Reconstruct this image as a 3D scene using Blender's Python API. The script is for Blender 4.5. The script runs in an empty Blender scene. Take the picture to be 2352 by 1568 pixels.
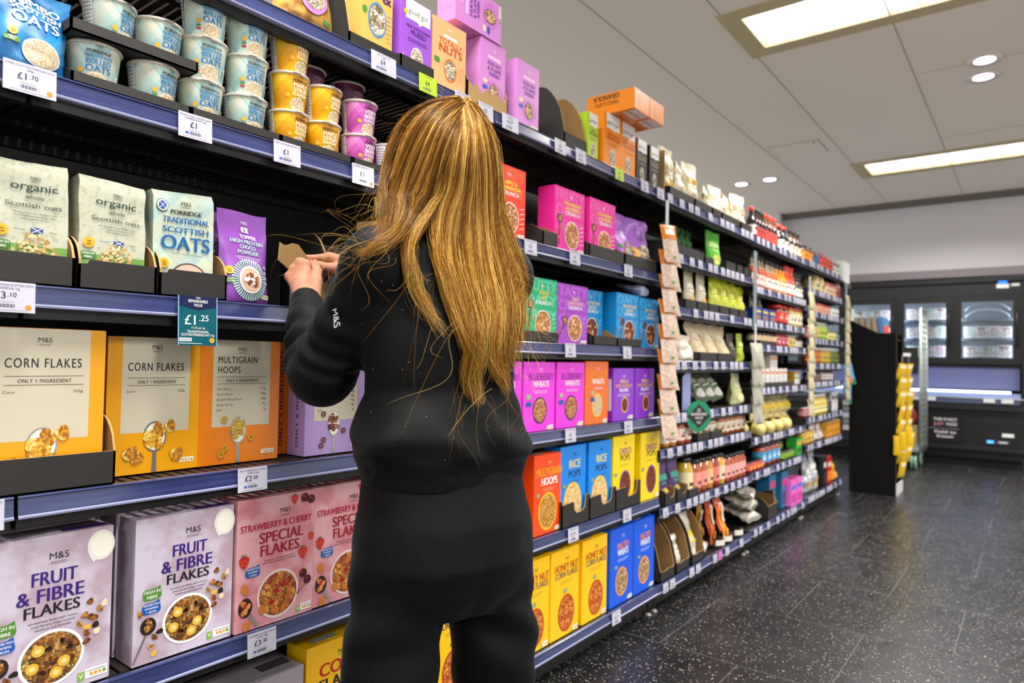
import bpy, math, random
import numpy as np
from mathutils import Vector, Matrix, noise
R = math.radians
rnd = random.Random(11)
scene = bpy.context.scene
col = scene.collection
# ------------------------------------------------------------------ camera
# X runs along the aisle, Y into the shelving (ticket strips at Y = 1.366), Z up
cd = bpy.data.cameras.new('camera'); cam = bpy.data.objects.new('camera', cd); col.objects.link(cam)
cd.sensor_width = 36.0; cd.sensor_fit = 'HORIZONTAL'; cd.lens = 23.931
cd.clip_start = 0.05; cd.clip_end = 60
cd.dof.use_dof = True; cd.dof.focus_distance = 1.45; cd.dof.aperture_fstop = 3.2
cam.matrix_world = Matrix(((0.60907854, -0.0316616, -0.79247768, 0.0),
                           (-0.79288852, -0.00070047, -0.60936632, 0.0),
                           (0.01873837, 0.9994984, -0.02553072, 1.157),
                           (0, 0, 0, 1)))
scene.camera = cam
# ------------------------------------------------------------------ world, exposure
wd = bpy.data.worlds.new('store_air'); scene.world = wd; wd.use_nodes = True
bg = wd.node_tree.nodes['Background']; bg.inputs[0].default_value = (1.0, 0.97, 0.93, 1); bg.inputs[1].default_value = 0.85
vs = scene.view_settings
vs.view_transform = 'Standard'; vs.look = 'None'; vs.gamma = 1.0; vs.use_curve_mapping = False; vs.exposure = 0.35
CEIL = 3.26
def ceiling_area(x, y, sx, sy, power, color=(1, .97, .93)):
    l = bpy.data.lights.new('troffer_light', 'AREA'); l.shape = 'RECTANGLE'; l.size = sx; l.size_y = sy
    l.energy = power; l.color = color; l.spread = R(150)
    o = bpy.data.objects.new('troffer_light', l); o.location = (x, y, CEIL - .035); col.objects.link(o)
    return o
TROFFERS = [(-3.3, .75), (.55, .75), (4.32, .75), (8.08, .75), (-3.3, -2.6), (.55, -2.6), (4.32, -2.6), (8.08, -2.6)]
for tx, ty in TROFFERS:
    ceiling_area(tx, ty, .46, 1.3, 58 if ty > 0 else 140)  # second row, out of view, turned up as frontal fill on the shelves
# ------------------------------------------------------------------ materials
_M = {}
def lin(h):
    if isinstance(h, str):
        h = h.lstrip('#'); c = [int(h[i:i+2], 16)/255 for i in (0, 2, 4)]
    else: c = list(h)
    return tuple(x/12.92 if x <= .04045 else ((x+.055)/1.055)**2.4 for x in c) + (1,)
def newmat(name):
    m = bpy.data.materials.new(name); m.use_nodes = True
    return m, m.node_tree, m.node_tree.nodes['Principled BSDF']
def mat(hexc, rough=.5, metal=0., spec=.5, emit=0, name=None, coat=0., trans=0., bump=0., bscale=200.):
    key = (hexc, rough, metal, spec, emit, coat, trans, bump)
    if key in _M: return _M[key]
    m, nt, b = newmat(name or 'paint_' + str(hexc).strip('#'))
    b.inputs['Base Color'].default_value = lin(hexc); b.inputs['Roughness'].default_value = rough
    b.inputs['Metallic'].default_value = metal; b.inputs['Specular IOR Level'].default_value = spec
    b.inputs['Coat Weight'].default_value = coat; b.inputs['Transmission Weight'].default_value = trans
    if emit:
        b.inputs['Emission Color'].default_value = lin(hexc); b.inputs['Emission Strength'].default_value = emit
    if bump:
        n = nt.nodes.new('ShaderNodeTexNoise'); n.inputs['Scale'].default_value = bscale; n.inputs['Detail'].default_value = 4
        tc = nt.nodes.new('ShaderNodeTexCoord'); nt.links.new(tc.outputs['Object'], n.inputs['Vector'])
        bp = nt.nodes.new('ShaderNodeBump'); bp.inputs['Strength'].default_value = bump; bp.inputs['Distance'].default_value = .002
        nt.links.new(n.outputs['Fac'], bp.inputs['Height']); nt.links.new(bp.outputs['Normal'], b.inputs['Normal'])
    _M[key] = m
    return m
def nodes_mat(name, build):
    if name in _M: return _M[name]
    m, nt, b = newmat(name)
    N = lambda t, **k: _node(nt, t, k)
    build(nt, b, N); _M[name] = m
    return m
def _node(nt, t, k):
    n = nt.nodes.new('ShaderNode' + t)
    for a, v in k.items(): setattr(n, a, v)
    return n
def ramp(nt, fac, stops, interp='LINEAR'):
    r = nt.nodes.new('ShaderNodeValToRGB'); r.color_ramp.interpolation = interp
    e = r.color_ramp.elements
    e[0].position, e[0].color = stops[0][0], lin(stops[0][1])
    e[1].position, e[1].color = stops[-1][0], lin(stops[-1][1])
    for p, c in stops[1:-1]:
        x = e.new(p); x.color = lin(c)
    nt.links.new(fac, r.inputs['Fac']); return r.outputs['Color']
def cereal(name, cols, scale=90., gap='#2a1208', rough=.6):
    """irregular flakes or hoops: voronoi cells, each its own tone, dark gaps between"""
    def f(nt, b, N):
        tc = N('TexCoord'); v = N('TexVoronoi'); v.inputs['Scale'].default_value = scale
        nz = N('TexNoise'); nz.inputs['Scale'].default_value = scale*1.3; nz.inputs['Detail'].default_value = 3
        mx = N('MixRGB'); mx.inputs[0].default_value = .012
        nt.links.new(tc.outputs['Object'], nz.inputs['Vector'])
        nt.links.new(tc.outputs['Object'], mx.inputs[1]); nt.links.new(nz.outputs['Color'], mx.inputs[2])
        nt.links.new(mx.outputs[0], v.inputs['Vector'])
        v2 = N('TexVoronoi', feature='DISTANCE_TO_EDGE'); v2.inputs['Scale'].default_value = scale
        nt.links.new(mx.outputs[0], v2.inputs['Vector'])
        c = ramp(nt, v.outputs['Color'], [(i/max(1, len(cols)-1), x) for i, x in enumerate(cols)])
        e = N('MapRange'); e.inputs['From Max'].default_value = .12; nt.links.new(v2.outputs['Distance'], e.inputs['Value'])
        m2 = N('MixRGB'); nt.links.new(e.outputs[0], m2.inputs[0]); m2.inputs[1].default_value = lin(gap)
        nt.links.new(c, m2.inputs[2]); nt.links.new(m2.outputs[0], b.inputs['Base Color']); b.inputs['Roughness'].default_value = rough
    return nodes_mat(name, f)
def mottle(name, a, c, scale=14., rough=.4, lo=.42, hi=.6):
    def f(nt, b, N):
        tc = N('TexCoord'); nz = N('TexNoise'); nz.inputs['Scale'].default_value = scale; nz.inputs['Detail'].default_value = 3
        nt.links.new(tc.outputs['Object'], nz.inputs['Vector'])
        nt.links.new(ramp(nt, nz.outputs['Fac'], [(lo, a), (hi, c)]), b.inputs['Base Color']); b.inputs['Roughness'].default_value = rough
    return nodes_mat(name, f)
def tartan(name, cols, k=16., rough=.35, cyl=True, vs=1.):
    """crossed diagonal bands of soft colour round a tub or across a bag"""
    def f(nt, b, N):
        tc = N('TexCoord'); sp = N('SeparateXYZ'); nt.links.new(tc.outputs['Object'], sp.inputs[0])
        if cyl:
            ny = N('Math', operation='MULTIPLY'); ny.inputs[1].default_value = -1; nt.links.new(sp.outputs[1], ny.inputs[0])
            at = N('Math', operation='ARCTAN2'); nt.links.new(sp.outputs[0], at.inputs[0]); nt.links.new(ny.outputs[0], at.inputs[1])
            u = N('Math', operation='MULTIPLY'); u.inputs[1].default_value = .047; nt.links.new(at.outputs[0], u.inputs[0]); uo = u.outputs[0]
        else: uo = sp.outputs[0]
        fr = []
        for sgn in (1, -1):
            s = N('Math', operation='MULTIPLY_ADD'); nt.links.new(sp.outputs[2], s.inputs[0]); s.inputs[1].default_value = sgn*vs; nt.links.new(uo, s.inputs[2])
            q = N('Math', operation='MULTIPLY'); q.inputs[1].default_value = k; nt.links.new(s.outputs[0], q.inputs[0])
            g = N('Math', operation='FRACT'); nt.links.new(q.outputs[0], g.inputs[0]); fr.append(g.outputs[0])
        c1 = ramp(nt, fr[0], [(0, cols[0]), (.30, cols[1]), (.55, cols[2]), (.62, cols[0])], 'CONSTANT')
        c2 = ramp(nt, fr[1], [(0, cols[0]), (.25, cols[2]), (.5, cols[1]), (.68, cols[3])], 'CONSTANT')
        mx = N('MixRGB'); mx.inputs[0].default_value = .5; nt.links.new(c1, mx.inputs[1]); nt.links.new(c2, mx.inputs[2])
        nt.links.new(mx.outputs[0], b.inputs['Base Color']); b.inputs['Roughness'].default_value = rough
    return nodes_mat(name, f)
# ------------------------------------------------------------------ lettering: one mesh per glyph of the built-in font
_fc = bpy.data.curves.new('glyph', 'FONT'); _fo = bpy.data.objects.new('glyph', _fc); col.objects.link(_fo)
_fc.size = 1.; _fc.resolution_u = 4
def _gm(s):
    _fc.body = s; bpy.context.view_layer.update()
    dg = bpy.context.evaluated_depsgraph_get(); e = _fo.evaluated_get(dg); me = e.to_mesh()
    v = [(p.co.x, p.co.y) for p in me.vertices]; f = [tuple(p.vertices) for p in me.polygons]; e.to_mesh_clear()
    return v, f
def _wid(s):
    v, f = _gm(s); return max(p[0] for p in v) - min(p[0] for p in v)
_G = {}
_fc.offset = 0; _HH = _wid('HH'); _CAP = max(p[1] for p in _gm('H')[0])
def glyph(ch, bold):
    k = ch
    if k not in _G:
        _fc.offset = 0; adv = _wid('H' + ch + 'H') - _HH
        v, f = ([], []) if ch == ' ' else _gm(ch)
        _G[k] = (v, f, adv)
    return _G[k]
# ------------------------------------------------------------------ mesh builder
class MB:
    def __init__(s): s.v = []; s.f = []; s.m = []; s.mi = []; s.sm = []
    def mid(s, m):
        if m not in s.m: s.m.append(m)
        return s.m.index(m)
    def add(s, vs, fs, m, smooth=False):
        o = len(s.v); s.v.extend([tuple(p) for p in vs]); i = s.mid(m)
        for f in fs: s.f.append(tuple(o + k for k in f)); s.mi.append(i); s.sm.append(smooth)
    def box(s, x0, x1, y0, y1, z0, z1, m, T=None):
        vs = [(x, y, z) for z in (z0, z1) for y in (y0, y1) for x in (x0, x1)]
        if T: vs = [T @ Vector(p) for p in vs]
        s.add(vs, [(0, 2, 3, 1), (4, 5, 7, 6), (0, 1, 5, 4), (2, 6, 7, 3), (0, 4, 6, 2), (1, 3, 7, 5)], m)
    def lathe(s, prof, m, n=32, c=(0, 0), smooth=True, capb=True, capt=True, a0=0., a1=2*math.pi):
        full = abs(a1 - a0 - 2*math.pi) < 1e-6; k = n if full else n + 1
        vs = [(c[0] + r*math.sin(a0 + (a1-a0)*i/n), c[1] - r*math.cos(a0 + (a1-a0)*i/n), z) for r, z in prof for i in range(k)]
        fs = []
        for j in range(len(prof) - 1):
            for i in range(n): fs.append((j*k + i, j*k + (i+1) % k, (j+1)*k + (i+1) % k, (j+1)*k + i))
        s.add(vs, fs, m, smooth)
        if full and capb and prof[0][0] > 1e-5: s.add(vs[:k], [tuple(range(k))[::-1]], m)
        if full and capt and prof[-1][0] > 1e-5: s.add(vs[-k:], [tuple(range(k))], m)
    def tube(s, pts, r, m, n=6, caps=True):
        pts = [Vector(p) for p in pts]; rr = r if isinstance(r, (list, tuple)) else [r]*len(pts)
        vs = []; up = Vector((0, 0, 1)); L = len(pts); prev = None
        for i, p in enumerate(pts):
            t = (pts[min(i+1, L-1)] - pts[max(i-1, 0)]).normalized()
            if prev is None:
                a = t.cross(up); a = a.normalized() if a.length > .05 else t.cross(Vector((0, 1, 0))).normalized()
            else: a = (prev - t*prev.dot(t)).normalized()
            prev = a; b = t.cross(a)
            for k in range(n):
                q = 2*math.pi*k/n; vs.append(p + (a*math.cos(q) + b*math.sin(q))*rr[i])
        fs = [(i*n + k, i*n + (k+1) % n, (i+1)*n + (k+1) % n, (i+1)*n + k) for i in range(L-1) for k in range(n)]
        if caps: fs += [tuple(range(n))[::-1], tuple((L-1)*n + k for k in range(n))]
        s.add(vs, fs, m, True)
    def grid(s, fn, nu, nv, m, smooth=True, closed=False):
        k = nu if closed else nu + 1
        vs = [fn(i/nu, j/nv) for j in range(nv+1) for i in range(k)]
        s.add(vs, [(j*k + i, j*k + (i+1) % k, (j+1)*k + (i+1) % k, (j+1)*k + i) for j in range(nv) for i in range(nu)], m, smooth)
    def plate(s, pts, th, m, mb=None, me=None, T=None):
        """a flat outline (x, z) given thickness along +y; front, back and cut edge may differ"""
        n = len(pts); F = [Vector((x, 0, z)) for x, z in pts]; B = [Vector((x, th, z)) for x, z in pts]
        if T: F = [T @ p for p in F]; B = [T @ p for p in B]
        s.add(F, [tuple(range(n))], m); s.add(B, [tuple(range(n))[::-1]], mb or m)
        s.add(F + B, [(i, (i+1) % n, n + (i+1) % n, n + i) for i in range(n)], me or m)
    # printing: P maps face metres (x, y, layer) to 3D
    def poly(s, P, pts, m, l=1): s.add([P(x, y, l) for x, y in pts], [tuple(range(len(pts)))], m)
    def rect(s, P, x0, y0, x1, y1, m, l=1, nx=1, ny=1):
        vs = [P(x0 + (x1-x0)*i/nx, y0 + (y1-y0)*j/ny, l) for j in range(ny+1) for i in range(nx+1)]
        s.add(vs, [(j*(nx+1) + i, j*(nx+1) + i+1, (j+1)*(nx+1) + i+1, (j+1)*(nx+1) + i) for j in range(ny) for i in range(nx)], m)
    def ell(s, P, cx, cy, rx, ry, m, l=1, n=28, a0=0, rings=1, arc=None):
        """filled ellipse, as rings of quads so it can follow a curved face"""
        A = arc or (0, 2*math.pi); full = arc is None; k = n if full else n+1
        vs = [P(cx, cy, l)]; fs = []
        for j in range(1, rings+1):
            for i in range(k):
                a = A[0] + (A[1]-A[0])*i/n; x, y = rx*j/rings*math.cos(a), ry*j/rings*math.sin(a)
                vs.append(P(cx + x*math.cos(a0) - y*math.sin(a0), cy + x*math.sin(a0) + y*math.cos(a0), l))
        for i in range(n): fs.append((0, 1+i, 1+(i+1) % k))
        for j in range(rings-1):
            for i in range(n): fs.append((1+j*k+i, 1+(j+1)*k+i, 1+(j+1)*k+(i+1) % k, 1+j*k+(i+1) % k))
        s.add(vs, fs, m)
    def star(s, P, cx, cy, r, m, l=1, n=14, q=.84): s.poly(P, [(cx + (r if i % 2 == 0 else r*q)*math.cos(math.pi*i/n), cy + (r if i % 2 == 0 else r*q)*math.sin(math.pi*i/n)) for i in range(2*n)], m, l)
    def pill(s, P, x0, y0, x1, y1, m, l=1, tail=False, r=None):
        h = y1-y0; r = r or h*.35; pts = []
        for cx, cy, a in ((x1-r, y0+r, -90), (x1-r, y1-r, 0), (x0+r, y1-r, 90), (x0+r, y0+r, 180)):
            if tail and a == 0: pts += [(x1-r*.4, y1+h*.2), (x1-r*1.6, y1)]; continue
            for k in range(4): t = R(a + 30*k); pts.append((cx + r*math.cos(t), cy + r*math.sin(t)))
        s.poly(P, pts, m, l)
    def blob(s, P, cx, cy, r, m, l=1, n=11, sq=.78):
        a0 = rnd.random()*6; ph = rnd.random()*6; n = max(n, 11)
        pts = []
        for i in range(n):
            a = 2*math.pi*i/n; q = r*(.84 + .1*math.sin(2*a+a0) + .08*math.sin(3*a+2*a0) + .1*(rnd.random()-.5)); x, y = q*math.cos(a), q*sq*math.sin(a)
            pts.append((cx + x*math.cos(ph) - y*math.sin(ph), cy + x*math.sin(ph) + y*math.cos(ph)))
        s.poly(P, pts, m, l)
    def text(s, P, t, x, y, h, m, al='c', w=None, b=1, l=2, rot=0., sp=0., sx=1., maxw=None):
        k = h/_CAP; adv = []; X = 0
        for ch in t: adv.append(X); X += glyph(ch, b)[2]*sx + sp
        X -= sp; W = X*k; kx = k*sx
        f = 1.
        if w: f = w/W
        elif maxw and W > maxw: f = maxw/W
        W *= f; ox = {'c': -W/2, 'l': 0, 'r': -W}[al]; c, sn = math.cos(rot), math.sin(rot)
        for ch, a in zip(t, adv):
            v, fc, _ = glyph(ch, b)
            if not v: continue
            for q_, e in enumerate(((0,), (-.011, .011), (-.026, 0, .026))[b]):            # heavier weights: strokes widened sideways
                pp = [((a*k + (p[0]+e)*kx)*f + ox, p[1]*k) for p in v]
                s.add([P(x + p[0]*c - p[1]*sn, y + p[0]*sn + p[1]*c, l + .3*q_) for p in pp], fc, m)
    def build(s, name, parent=None, loc=None, rz=0., sharp=None):
        me = bpy.data.meshes.new(name); me.from_pydata(s.v, [], s.f)
        for m in s.m: me.materials.append(m)
        me.polygons.foreach_set('material_index', s.mi); me.polygons.foreach_set('use_smooth', s.sm); me.update()
        if sharp: me.set_sharp_from_angle(angle=R(sharp))
        o = bpy.data.objects.new(name, me); col.objects.link(o)
        if parent: o.parent = parent
        if loc is not None: o.location = loc
        o.rotation_euler.z = rz
        return o
def tag(o, label=None, cat=None, group=None, kind=None):
    if label: o['label'] = label
    if cat: o['category'] = cat
    if group: o['group'] = group
    if kind: o['kind'] = kind
    return o
def empty(name, label, cat, loc=(0, 0, 0), rz=0., group=None):
    o = bpy.data.objects.new(name, None); col.objects.link(o); o.empty_display_size = .05
    o.location = loc; o.rotation_euler.z = rz
    return tag(o, label, cat, group)
def copy_tree(o, parent=None):
    c = o.copy(); col.objects.link(c)
    if parent: c.parent = parent
    for ch in [x for x in o.children]: copy_tree(ch, c)
    return c
ORD = 'first second third fourth fifth sixth seventh eighth ninth tenth eleventh twelfth thirteenth fourteenth fifteenth sixteenth seventeenth eighteenth nineteenth twentieth'.split()
def frame(o, x, z):
    """axes for plate(): columns are where the outline's x, thickness and z go"""
    y = Vector(z).cross(Vector(x)); return Matrix(((x[0], y[0], z[0], o[0]), (x[1], y[1], z[1], o[1]), (x[2], y[2], z[2], o[2]), (0, 0, 0, 1)))
WHITE, BLACK = '#f2f0ee', '#0d0c0d'
# ================================================================== the setting
def floor_nodes(nt, b, N):
    L = nt.links.new
    tc = N('TexCoord'); sp = N('SeparateXYZ'); L(tc.outputs['Object'], sp.inputs[0])
    def M(op, a, c=None, d=None):
        n = N('Math', operation=op)
        for i, x in enumerate((a, c, d)):
            if x is None: continue
            if isinstance(x, (int, float)): n.inputs[i].default_value = x
            else: L(x, n.inputs[i])
        return n.outputs[0]
    cx = M('DIVIDE', M('SUBTRACT', sp.outputs[0], 2.635), .644)
    row = M('FLOOR', cx); fx = M('FRACT', cx)
    off = M('MULTIPLY', M('MODULO', M('ADD', row, 40), 2), .5)
    cy = M('ADD', M('DIVIDE', M('SUBTRACT', sp.outputs[1], .585), .644), off)
    fy = M('FRACT', cy); tile = M('ADD', M('MULTIPLY', row, 7.13), M('FLOOR', cy))
    ex = M('MULTIPLY', M('MINIMUM', fx, M('SUBTRACT', 1, fx)), .644)
    ey = M('MULTIPLY', M('MINIMUM', fy, M('SUBTRACT', 1, fy)), .644)
    seam = M('LESS_THAN', M('MINIMUM', ex, ey), .0014)
    wn = N('TexWhiteNoise', noise_dimensions='1D'); L(tile, wn.inputs['W'])
    n1 = N('TexNoise'); n1.inputs['Scale'].default_value = 3.; n1.inputs['Detail'].default_value = 6; L(tc.outputs['Object'], n1.inputs['Vector'])
    base = ramp(nt, n1.outputs['Fac'], [(.3, '#101012'), (.7, '#232325')])
    tint = N('MixRGB', blend_type='MULTIPLY'); tint.inputs[0].default_value = .5
    L(base, tint.inputs[1]); L(ramp(nt, wn.outputs['Value'], [(0, '#a8a8a8'), (1, '#ffffff')]), tint.inputs[2])
    v = N('TexVoronoi'); v.inputs['Scale'].default_value = 118; v.inputs['Randomness'].default_value = 1; L(tc.outputs['Object'], v.inputs['Vector'])
    cr = N('SeparateXYZ'); L(v.outputs['Color'], cr.inputs[0])
    fl = M('LESS_THAN', v.outputs['Distance'], M('MULTIPLY', M('SUBTRACT', cr.outputs[0], .3), .5))
    fc = ramp(nt, cr.outputs[1], [(0, '#5a554c'), (.5, '#a59d8c'), (1, '#d8d0bd')])
    m1 = N('MixRGB'); L(fl, m1.inputs[0]); L(tint.outputs[0], m1.inputs[1]); L(fc, m1.inputs[2])
    m2 = N('MixRGB'); L(seam, m2.inputs[0]); L(m1.outputs[0], m2.inputs[1]); m2.inputs[2].default_value = lin('#6a675f')
    L(m2.outputs[0], b.inputs['Base Color'])
    n2 = N('TexNoise'); n2.inputs['Scale'].default_value = 9; n2.inputs['Detail'].default_value = 5; L(tc.outputs['Object'], n2.inputs['Vector'])
    mr = N('MapRange'); mr.inputs['To Min'].default_value = .2; mr.inputs['To Max'].default_value = .42; L(n2.outputs['Fac'], mr.inputs['Value'])
    L(mr.outputs[0], b.inputs['Roughness'])
    bp = N('Bump'); bp.inputs['Strength'].default_value = .25; bp.inputs['Distance'].default_value = .002; L(n2.outputs['Fac'], bp.inputs['Height']); L(bp.outputs['Normal'], b.inputs['Normal'])
FLOOR = nodes_mat('speckled_vinyl', floor_nodes)
mb = MB(); mb.box(-4.5, 11, -4.5, 4.5, -.1, 0, FLOOR); tag(mb.build('floor'), 'black speckled vinyl tile floor', kind='structure')
CEILM = mat('#efe6da', .8, bump=.15, bscale=120, name='ceiling_board')
GROOVE = mat('#a49f96', .9)
mb = MB(); ow, ol, of = .35, .79, .115
hx = sorted({-4.5, 11} | {t[0]+s*(ow-of) for t in TROFFERS for s in (-1, 1)}); hy = sorted({-4.5, 4.5} | {t[1]+s*(ol-of) for t in TROFFERS for s in (-1, 1)})
for i in range(len(hx)-1):
    for j in range(len(hy)-1):
        a, b = (hx[i]+hx[i+1])/2, (hy[j]+hy[j+1])/2
        if not any(abs(a-t[0]) < ow-of and abs(b-t[1]) < ol-of for t in TROFFERS): mb.box(hx[i], hx[i+1], hy[j], hy[j+1], CEIL, CEIL+.1, CEILM)
for yy in (-2.55, -1.15, .69, 1.51, 2.11, 3.5): mb.box(-4.5, 9.95, yy-.003, yy+.003, CEIL-.0015, CEIL+.01, GROOVE)
for xx in (-2.4, .0, 2.3, 5.6, 7.3): mb.box(xx-.002, xx+.002, -4.5, .69, CEIL-.001, CEIL+.01, GROOVE)
tag(mb.build('ceiling'), 'pale plasterboard ceiling with fine joints', kind='structure')
WALLM = mat('#d9d6da', .8, bump=.1, bscale=150, name='wall_paint')
mb = MB(); mb.box(10.62, 10.75, -4.5, 4.5, 0, CEIL, WALLM); mb.box(9.95, 10.62, -4.5, 4.5, 2.3, CEIL, WALLM)
mb.box(9.75, 9.95, 2.83, 4.5, 0, CEIL, WALLM)
tag(mb.build('wall_far'), 'plain pale wall above the freezer', kind='structure')
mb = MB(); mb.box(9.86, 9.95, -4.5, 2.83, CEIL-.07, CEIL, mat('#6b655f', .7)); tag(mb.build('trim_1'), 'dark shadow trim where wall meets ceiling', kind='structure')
mb = MB(); mb.box(9.9, 9.95, -4.5, 2.83, 2.26, 2.36, mat('#8d8589', .6)); tag(mb.build('trim_2'), 'grey trim above the freezer', kind='structure')
# ------------------------------------------------------------------ ceiling fittings
LIT = mat('#f6fbff', .5, emit=6.5, name='lit_diffuser'); BEIGE = mat('#c4b48a', .6, name='troffer_frame'); LOUV = mat('#e8e4da', .35)
def troffer(x, y, label):
    t = empty('ceiling_light', label, 'ceiling light', (x, y, CEIL), group='recessed fluorescent troffers')
    w, l, f = .35, .79, .115
    m = MB()
    m.box(-w, w, -l, -l+f, -.006, 0, BEIGE); m.box(-w, w, l-f, l, -.006, 0, BEIGE); m.box(-w, -w+f, -l+f, l-f, -.006, 0, BEIGE); m.box(w-f, w, -l+f, l-f, -.006, 0, BEIGE)
    m.build('frame', t)
    m = MB(); m.box(-w+f, w-f, -l+f, l-f, .056, .06, LIT); m.build('diffuser', t)
    m = MB(); a, b = w-f, l-f
    for x0, x1, y0, y1 in ((-a, -a+.003, -b, b), (a-.003, a, -b, b), (-a, a, -b, -b+.003), (-a, a, b-.003, b)): m.box(x0, x1, y0, y1, -.004, .056, BEIGE)
    m.build('reflector', t)
    m = MB()
    for i in range(1, 4): xx = -w+f + (2*w-2*f)*i/4; m.box(xx-.002, xx+.002, -l+f, l-f, .01, .054, LOUV)
    for i in range(1, 9): yy = -l+f + (2*l-2*f)*i/9; m.box(-w+f, w-f, yy-.002, yy+.002, .01, .054, LOUV)
    m.build('louvre', t)
troffer(4.32, .75, 'large bright ceiling light panel with beige frame, the nearer of two in view')
troffer(8.08, .75, 'narrow looking ceiling light with beige frame nearest the freezer wall')
for tx, ty in TROFFERS:
    if (tx, ty) not in ((4.32, .75), (8.08, .75)): troffer(tx, ty, 'recessed fluorescent ceiling light outside the photograph')
SPOT = mat('#fff2f2', .4, emit=14, name='lit_lens')
for i, (x, y, l) in enumerate([(5.6, .272, 'upper of the two round downlights beside the large ceiling light'), (5.92, .297, 'lower of the two round downlights beside the large ceiling light'),
                               (7.93, 2.738, 'left one of the small round downlights above the cream flour bags'), (7.9, 2.403, 'right one of the small round downlights near the bulkhead')]):
    t = empty('downlight', l, 'downlight', (x, y, CEIL), group='round ceiling downlights')
    m = MB(); m.lathe([(.062, -.002), (.095, -.012), (.1, -.004), (.1, 0)], mat('#e9dfe0', .3), 32, capb=False, capt=False); m.build('bezel', t)
    m = MB(); m.lathe([(.0, -.006), (.062, -.003)], SPOT, 32, capb=False, capt=False); m.build('lens', t)
    l = bpy.data.lights.new('downlight_lamp', 'SPOT'); l.energy = 26; l.spot_size = R(95); l.spot_blend = .6; l.shadow_soft_size = .05
    o = bpy.data.objects.new('downlight_lamp', l); o.location = (x, y, CEIL-.03); col.objects.link(o)
t = empty('access_hatch', 'square flush access hatch in the ceiling', 'hatch', (6.93, 1.84, CEIL))
m = MB(); m.box(-.205, .205, -.225, .225, -.004, 0, CEILM); m.build('panel', t)
m = MB(); m.box(-.212, .212, -.232, .232, -.002, 0, mat('#8f8a82', .9)); m.build('frame', t)
m = MB(); m.lathe([(.012, -.007), (.012, -.004)], mat('#77736d'), 12, c=(-.15, -.18)); m.build('lock', t)
# ------------------------------------------------------------------ shelving
Y0 = 1.366
BLK = mat('#131213', .45, name='black_steel'); BLK2 = mat('#2a2119', .55, name='brown_black_steel')
def strip_nodes(nt, b, N):
    tc = N('TexCoord'); nz = N('TexNoise'); nz.inputs['Scale'].default_value = 9; nz.inputs['Detail'].default_value = 6
    mp = N('Mapping'); mp.inputs['Scale'].default_value = (.6, 4, 14); nt.links.new(tc.outputs['Object'], mp.inputs[0]); nt.links.new(mp.outputs[0], nz.inputs['Vector'])
    nt.links.new(ramp(nt, nz.outputs['Fac'], [(.3, '#2a315a'), (.7, '#3d4674')]), b.inputs['Base Color']); b.inputs['Roughness'].default_value = .22
    b.inputs['Coat Weight'].default_value = .5; b.inputs['Coat Roughness'].default_value = .12
STRIP = nodes_mat('blue_ticket_strip', strip_nodes); LIP = mat('#8f92b4', .25, spec=.6)
JX = [-.84, .41, 1.66, 2.908, 4.18, 5.42, 6.66]
SH = {'A': [1.949, 1.641, 1.269, .908, .544, .133], 'B': [1.949, 1.641, 1.269, .908, .544, .133], 'C': [1.949, 1.561, 1.217, .904, .535, .134],
      'D': [1.945, 1.678, 1.425, 1.163, .909, .75, .479, .131], 'E': [1.942, 1.635, 1.427, 1.276, 1.004, .702, .487, .14],
      'F': [1.948, 1.742, 1.57, 1.363, 1.165, 1.021, .753, .545, .15]}
BAYL = {'A': 'black shelving bay at the left edge of the photo, mostly outside it', 'B': 'black shelving bay holding porridge pots and the large cereal boxes left of the person',
        'C': 'black shelving bay of bright crunch, wheats and pops cereals right of the person', 'D': 'black shelving bay with flour bags, jars and curry bottles beyond the cereals',
        'E': 'black shelving bay with sauce bottles and yellow pasta bags', 'F': 'last black shelving bay with small jars, beside the black display stand'}
def shelf(bay, x0, x1, z, base=False):
    w = x1-x0; dep = .47 if not base else .5
    m = MB(); a, b = .004, w-.004
    m.box(a, b, Y0+.012, Y0+.03, z-.058, z-.004, BLK); m.box(a, b, Y0+dep-.02, Y0+dep, z-.03, z-.004, BLK)
    for xx in (a, b-.012): m.box(xx, xx+.012, Y0+.03, Y0+dep, z-.05, z-.004, BLK)
    if base: m.box(a, b, Y0+.03, Y0+dep, z-.02, z-.003, BLK)
    else:
        n = int(w/.0245)
        for i in range(n):
            xx = .02 + (w-.04)*(i+.5)/n; m.box(xx-.0085, xx+.0085, Y0+.03, Y0+dep-.02, z-.012, z-.003, BLK2)
        for yy in (.13, .3): m.box(a, b, Y0+yy, Y0+yy+.02, z-.022, z-.012, BLK)
    s = m.build('shelf', bay, (0, 0, 0))
    m = MB(); zt = z
    pr = [(Y0+.012, zt), (Y0+.002, zt), (Y0, zt-.0025), (Y0+.0025, zt-.005), (Y0-.001, zt-.033), (Y0-.004, zt-.035), (Y0-.0035, zt-.0385), (Y0+.002, zt-.0395), (Y0+.012, zt-.0395)]
    vs = [(x, y, zz) for x in (.003, w-.003) for y, zz in pr]; n = len(pr)
    for i in range(n-1): m.add([vs[i], vs[i+n], vs[i+n+1], vs[i+1]], [(0, 1, 2, 3)], STRIP if i < 4 else LIP)
    m.build('price_strip', s)
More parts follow.
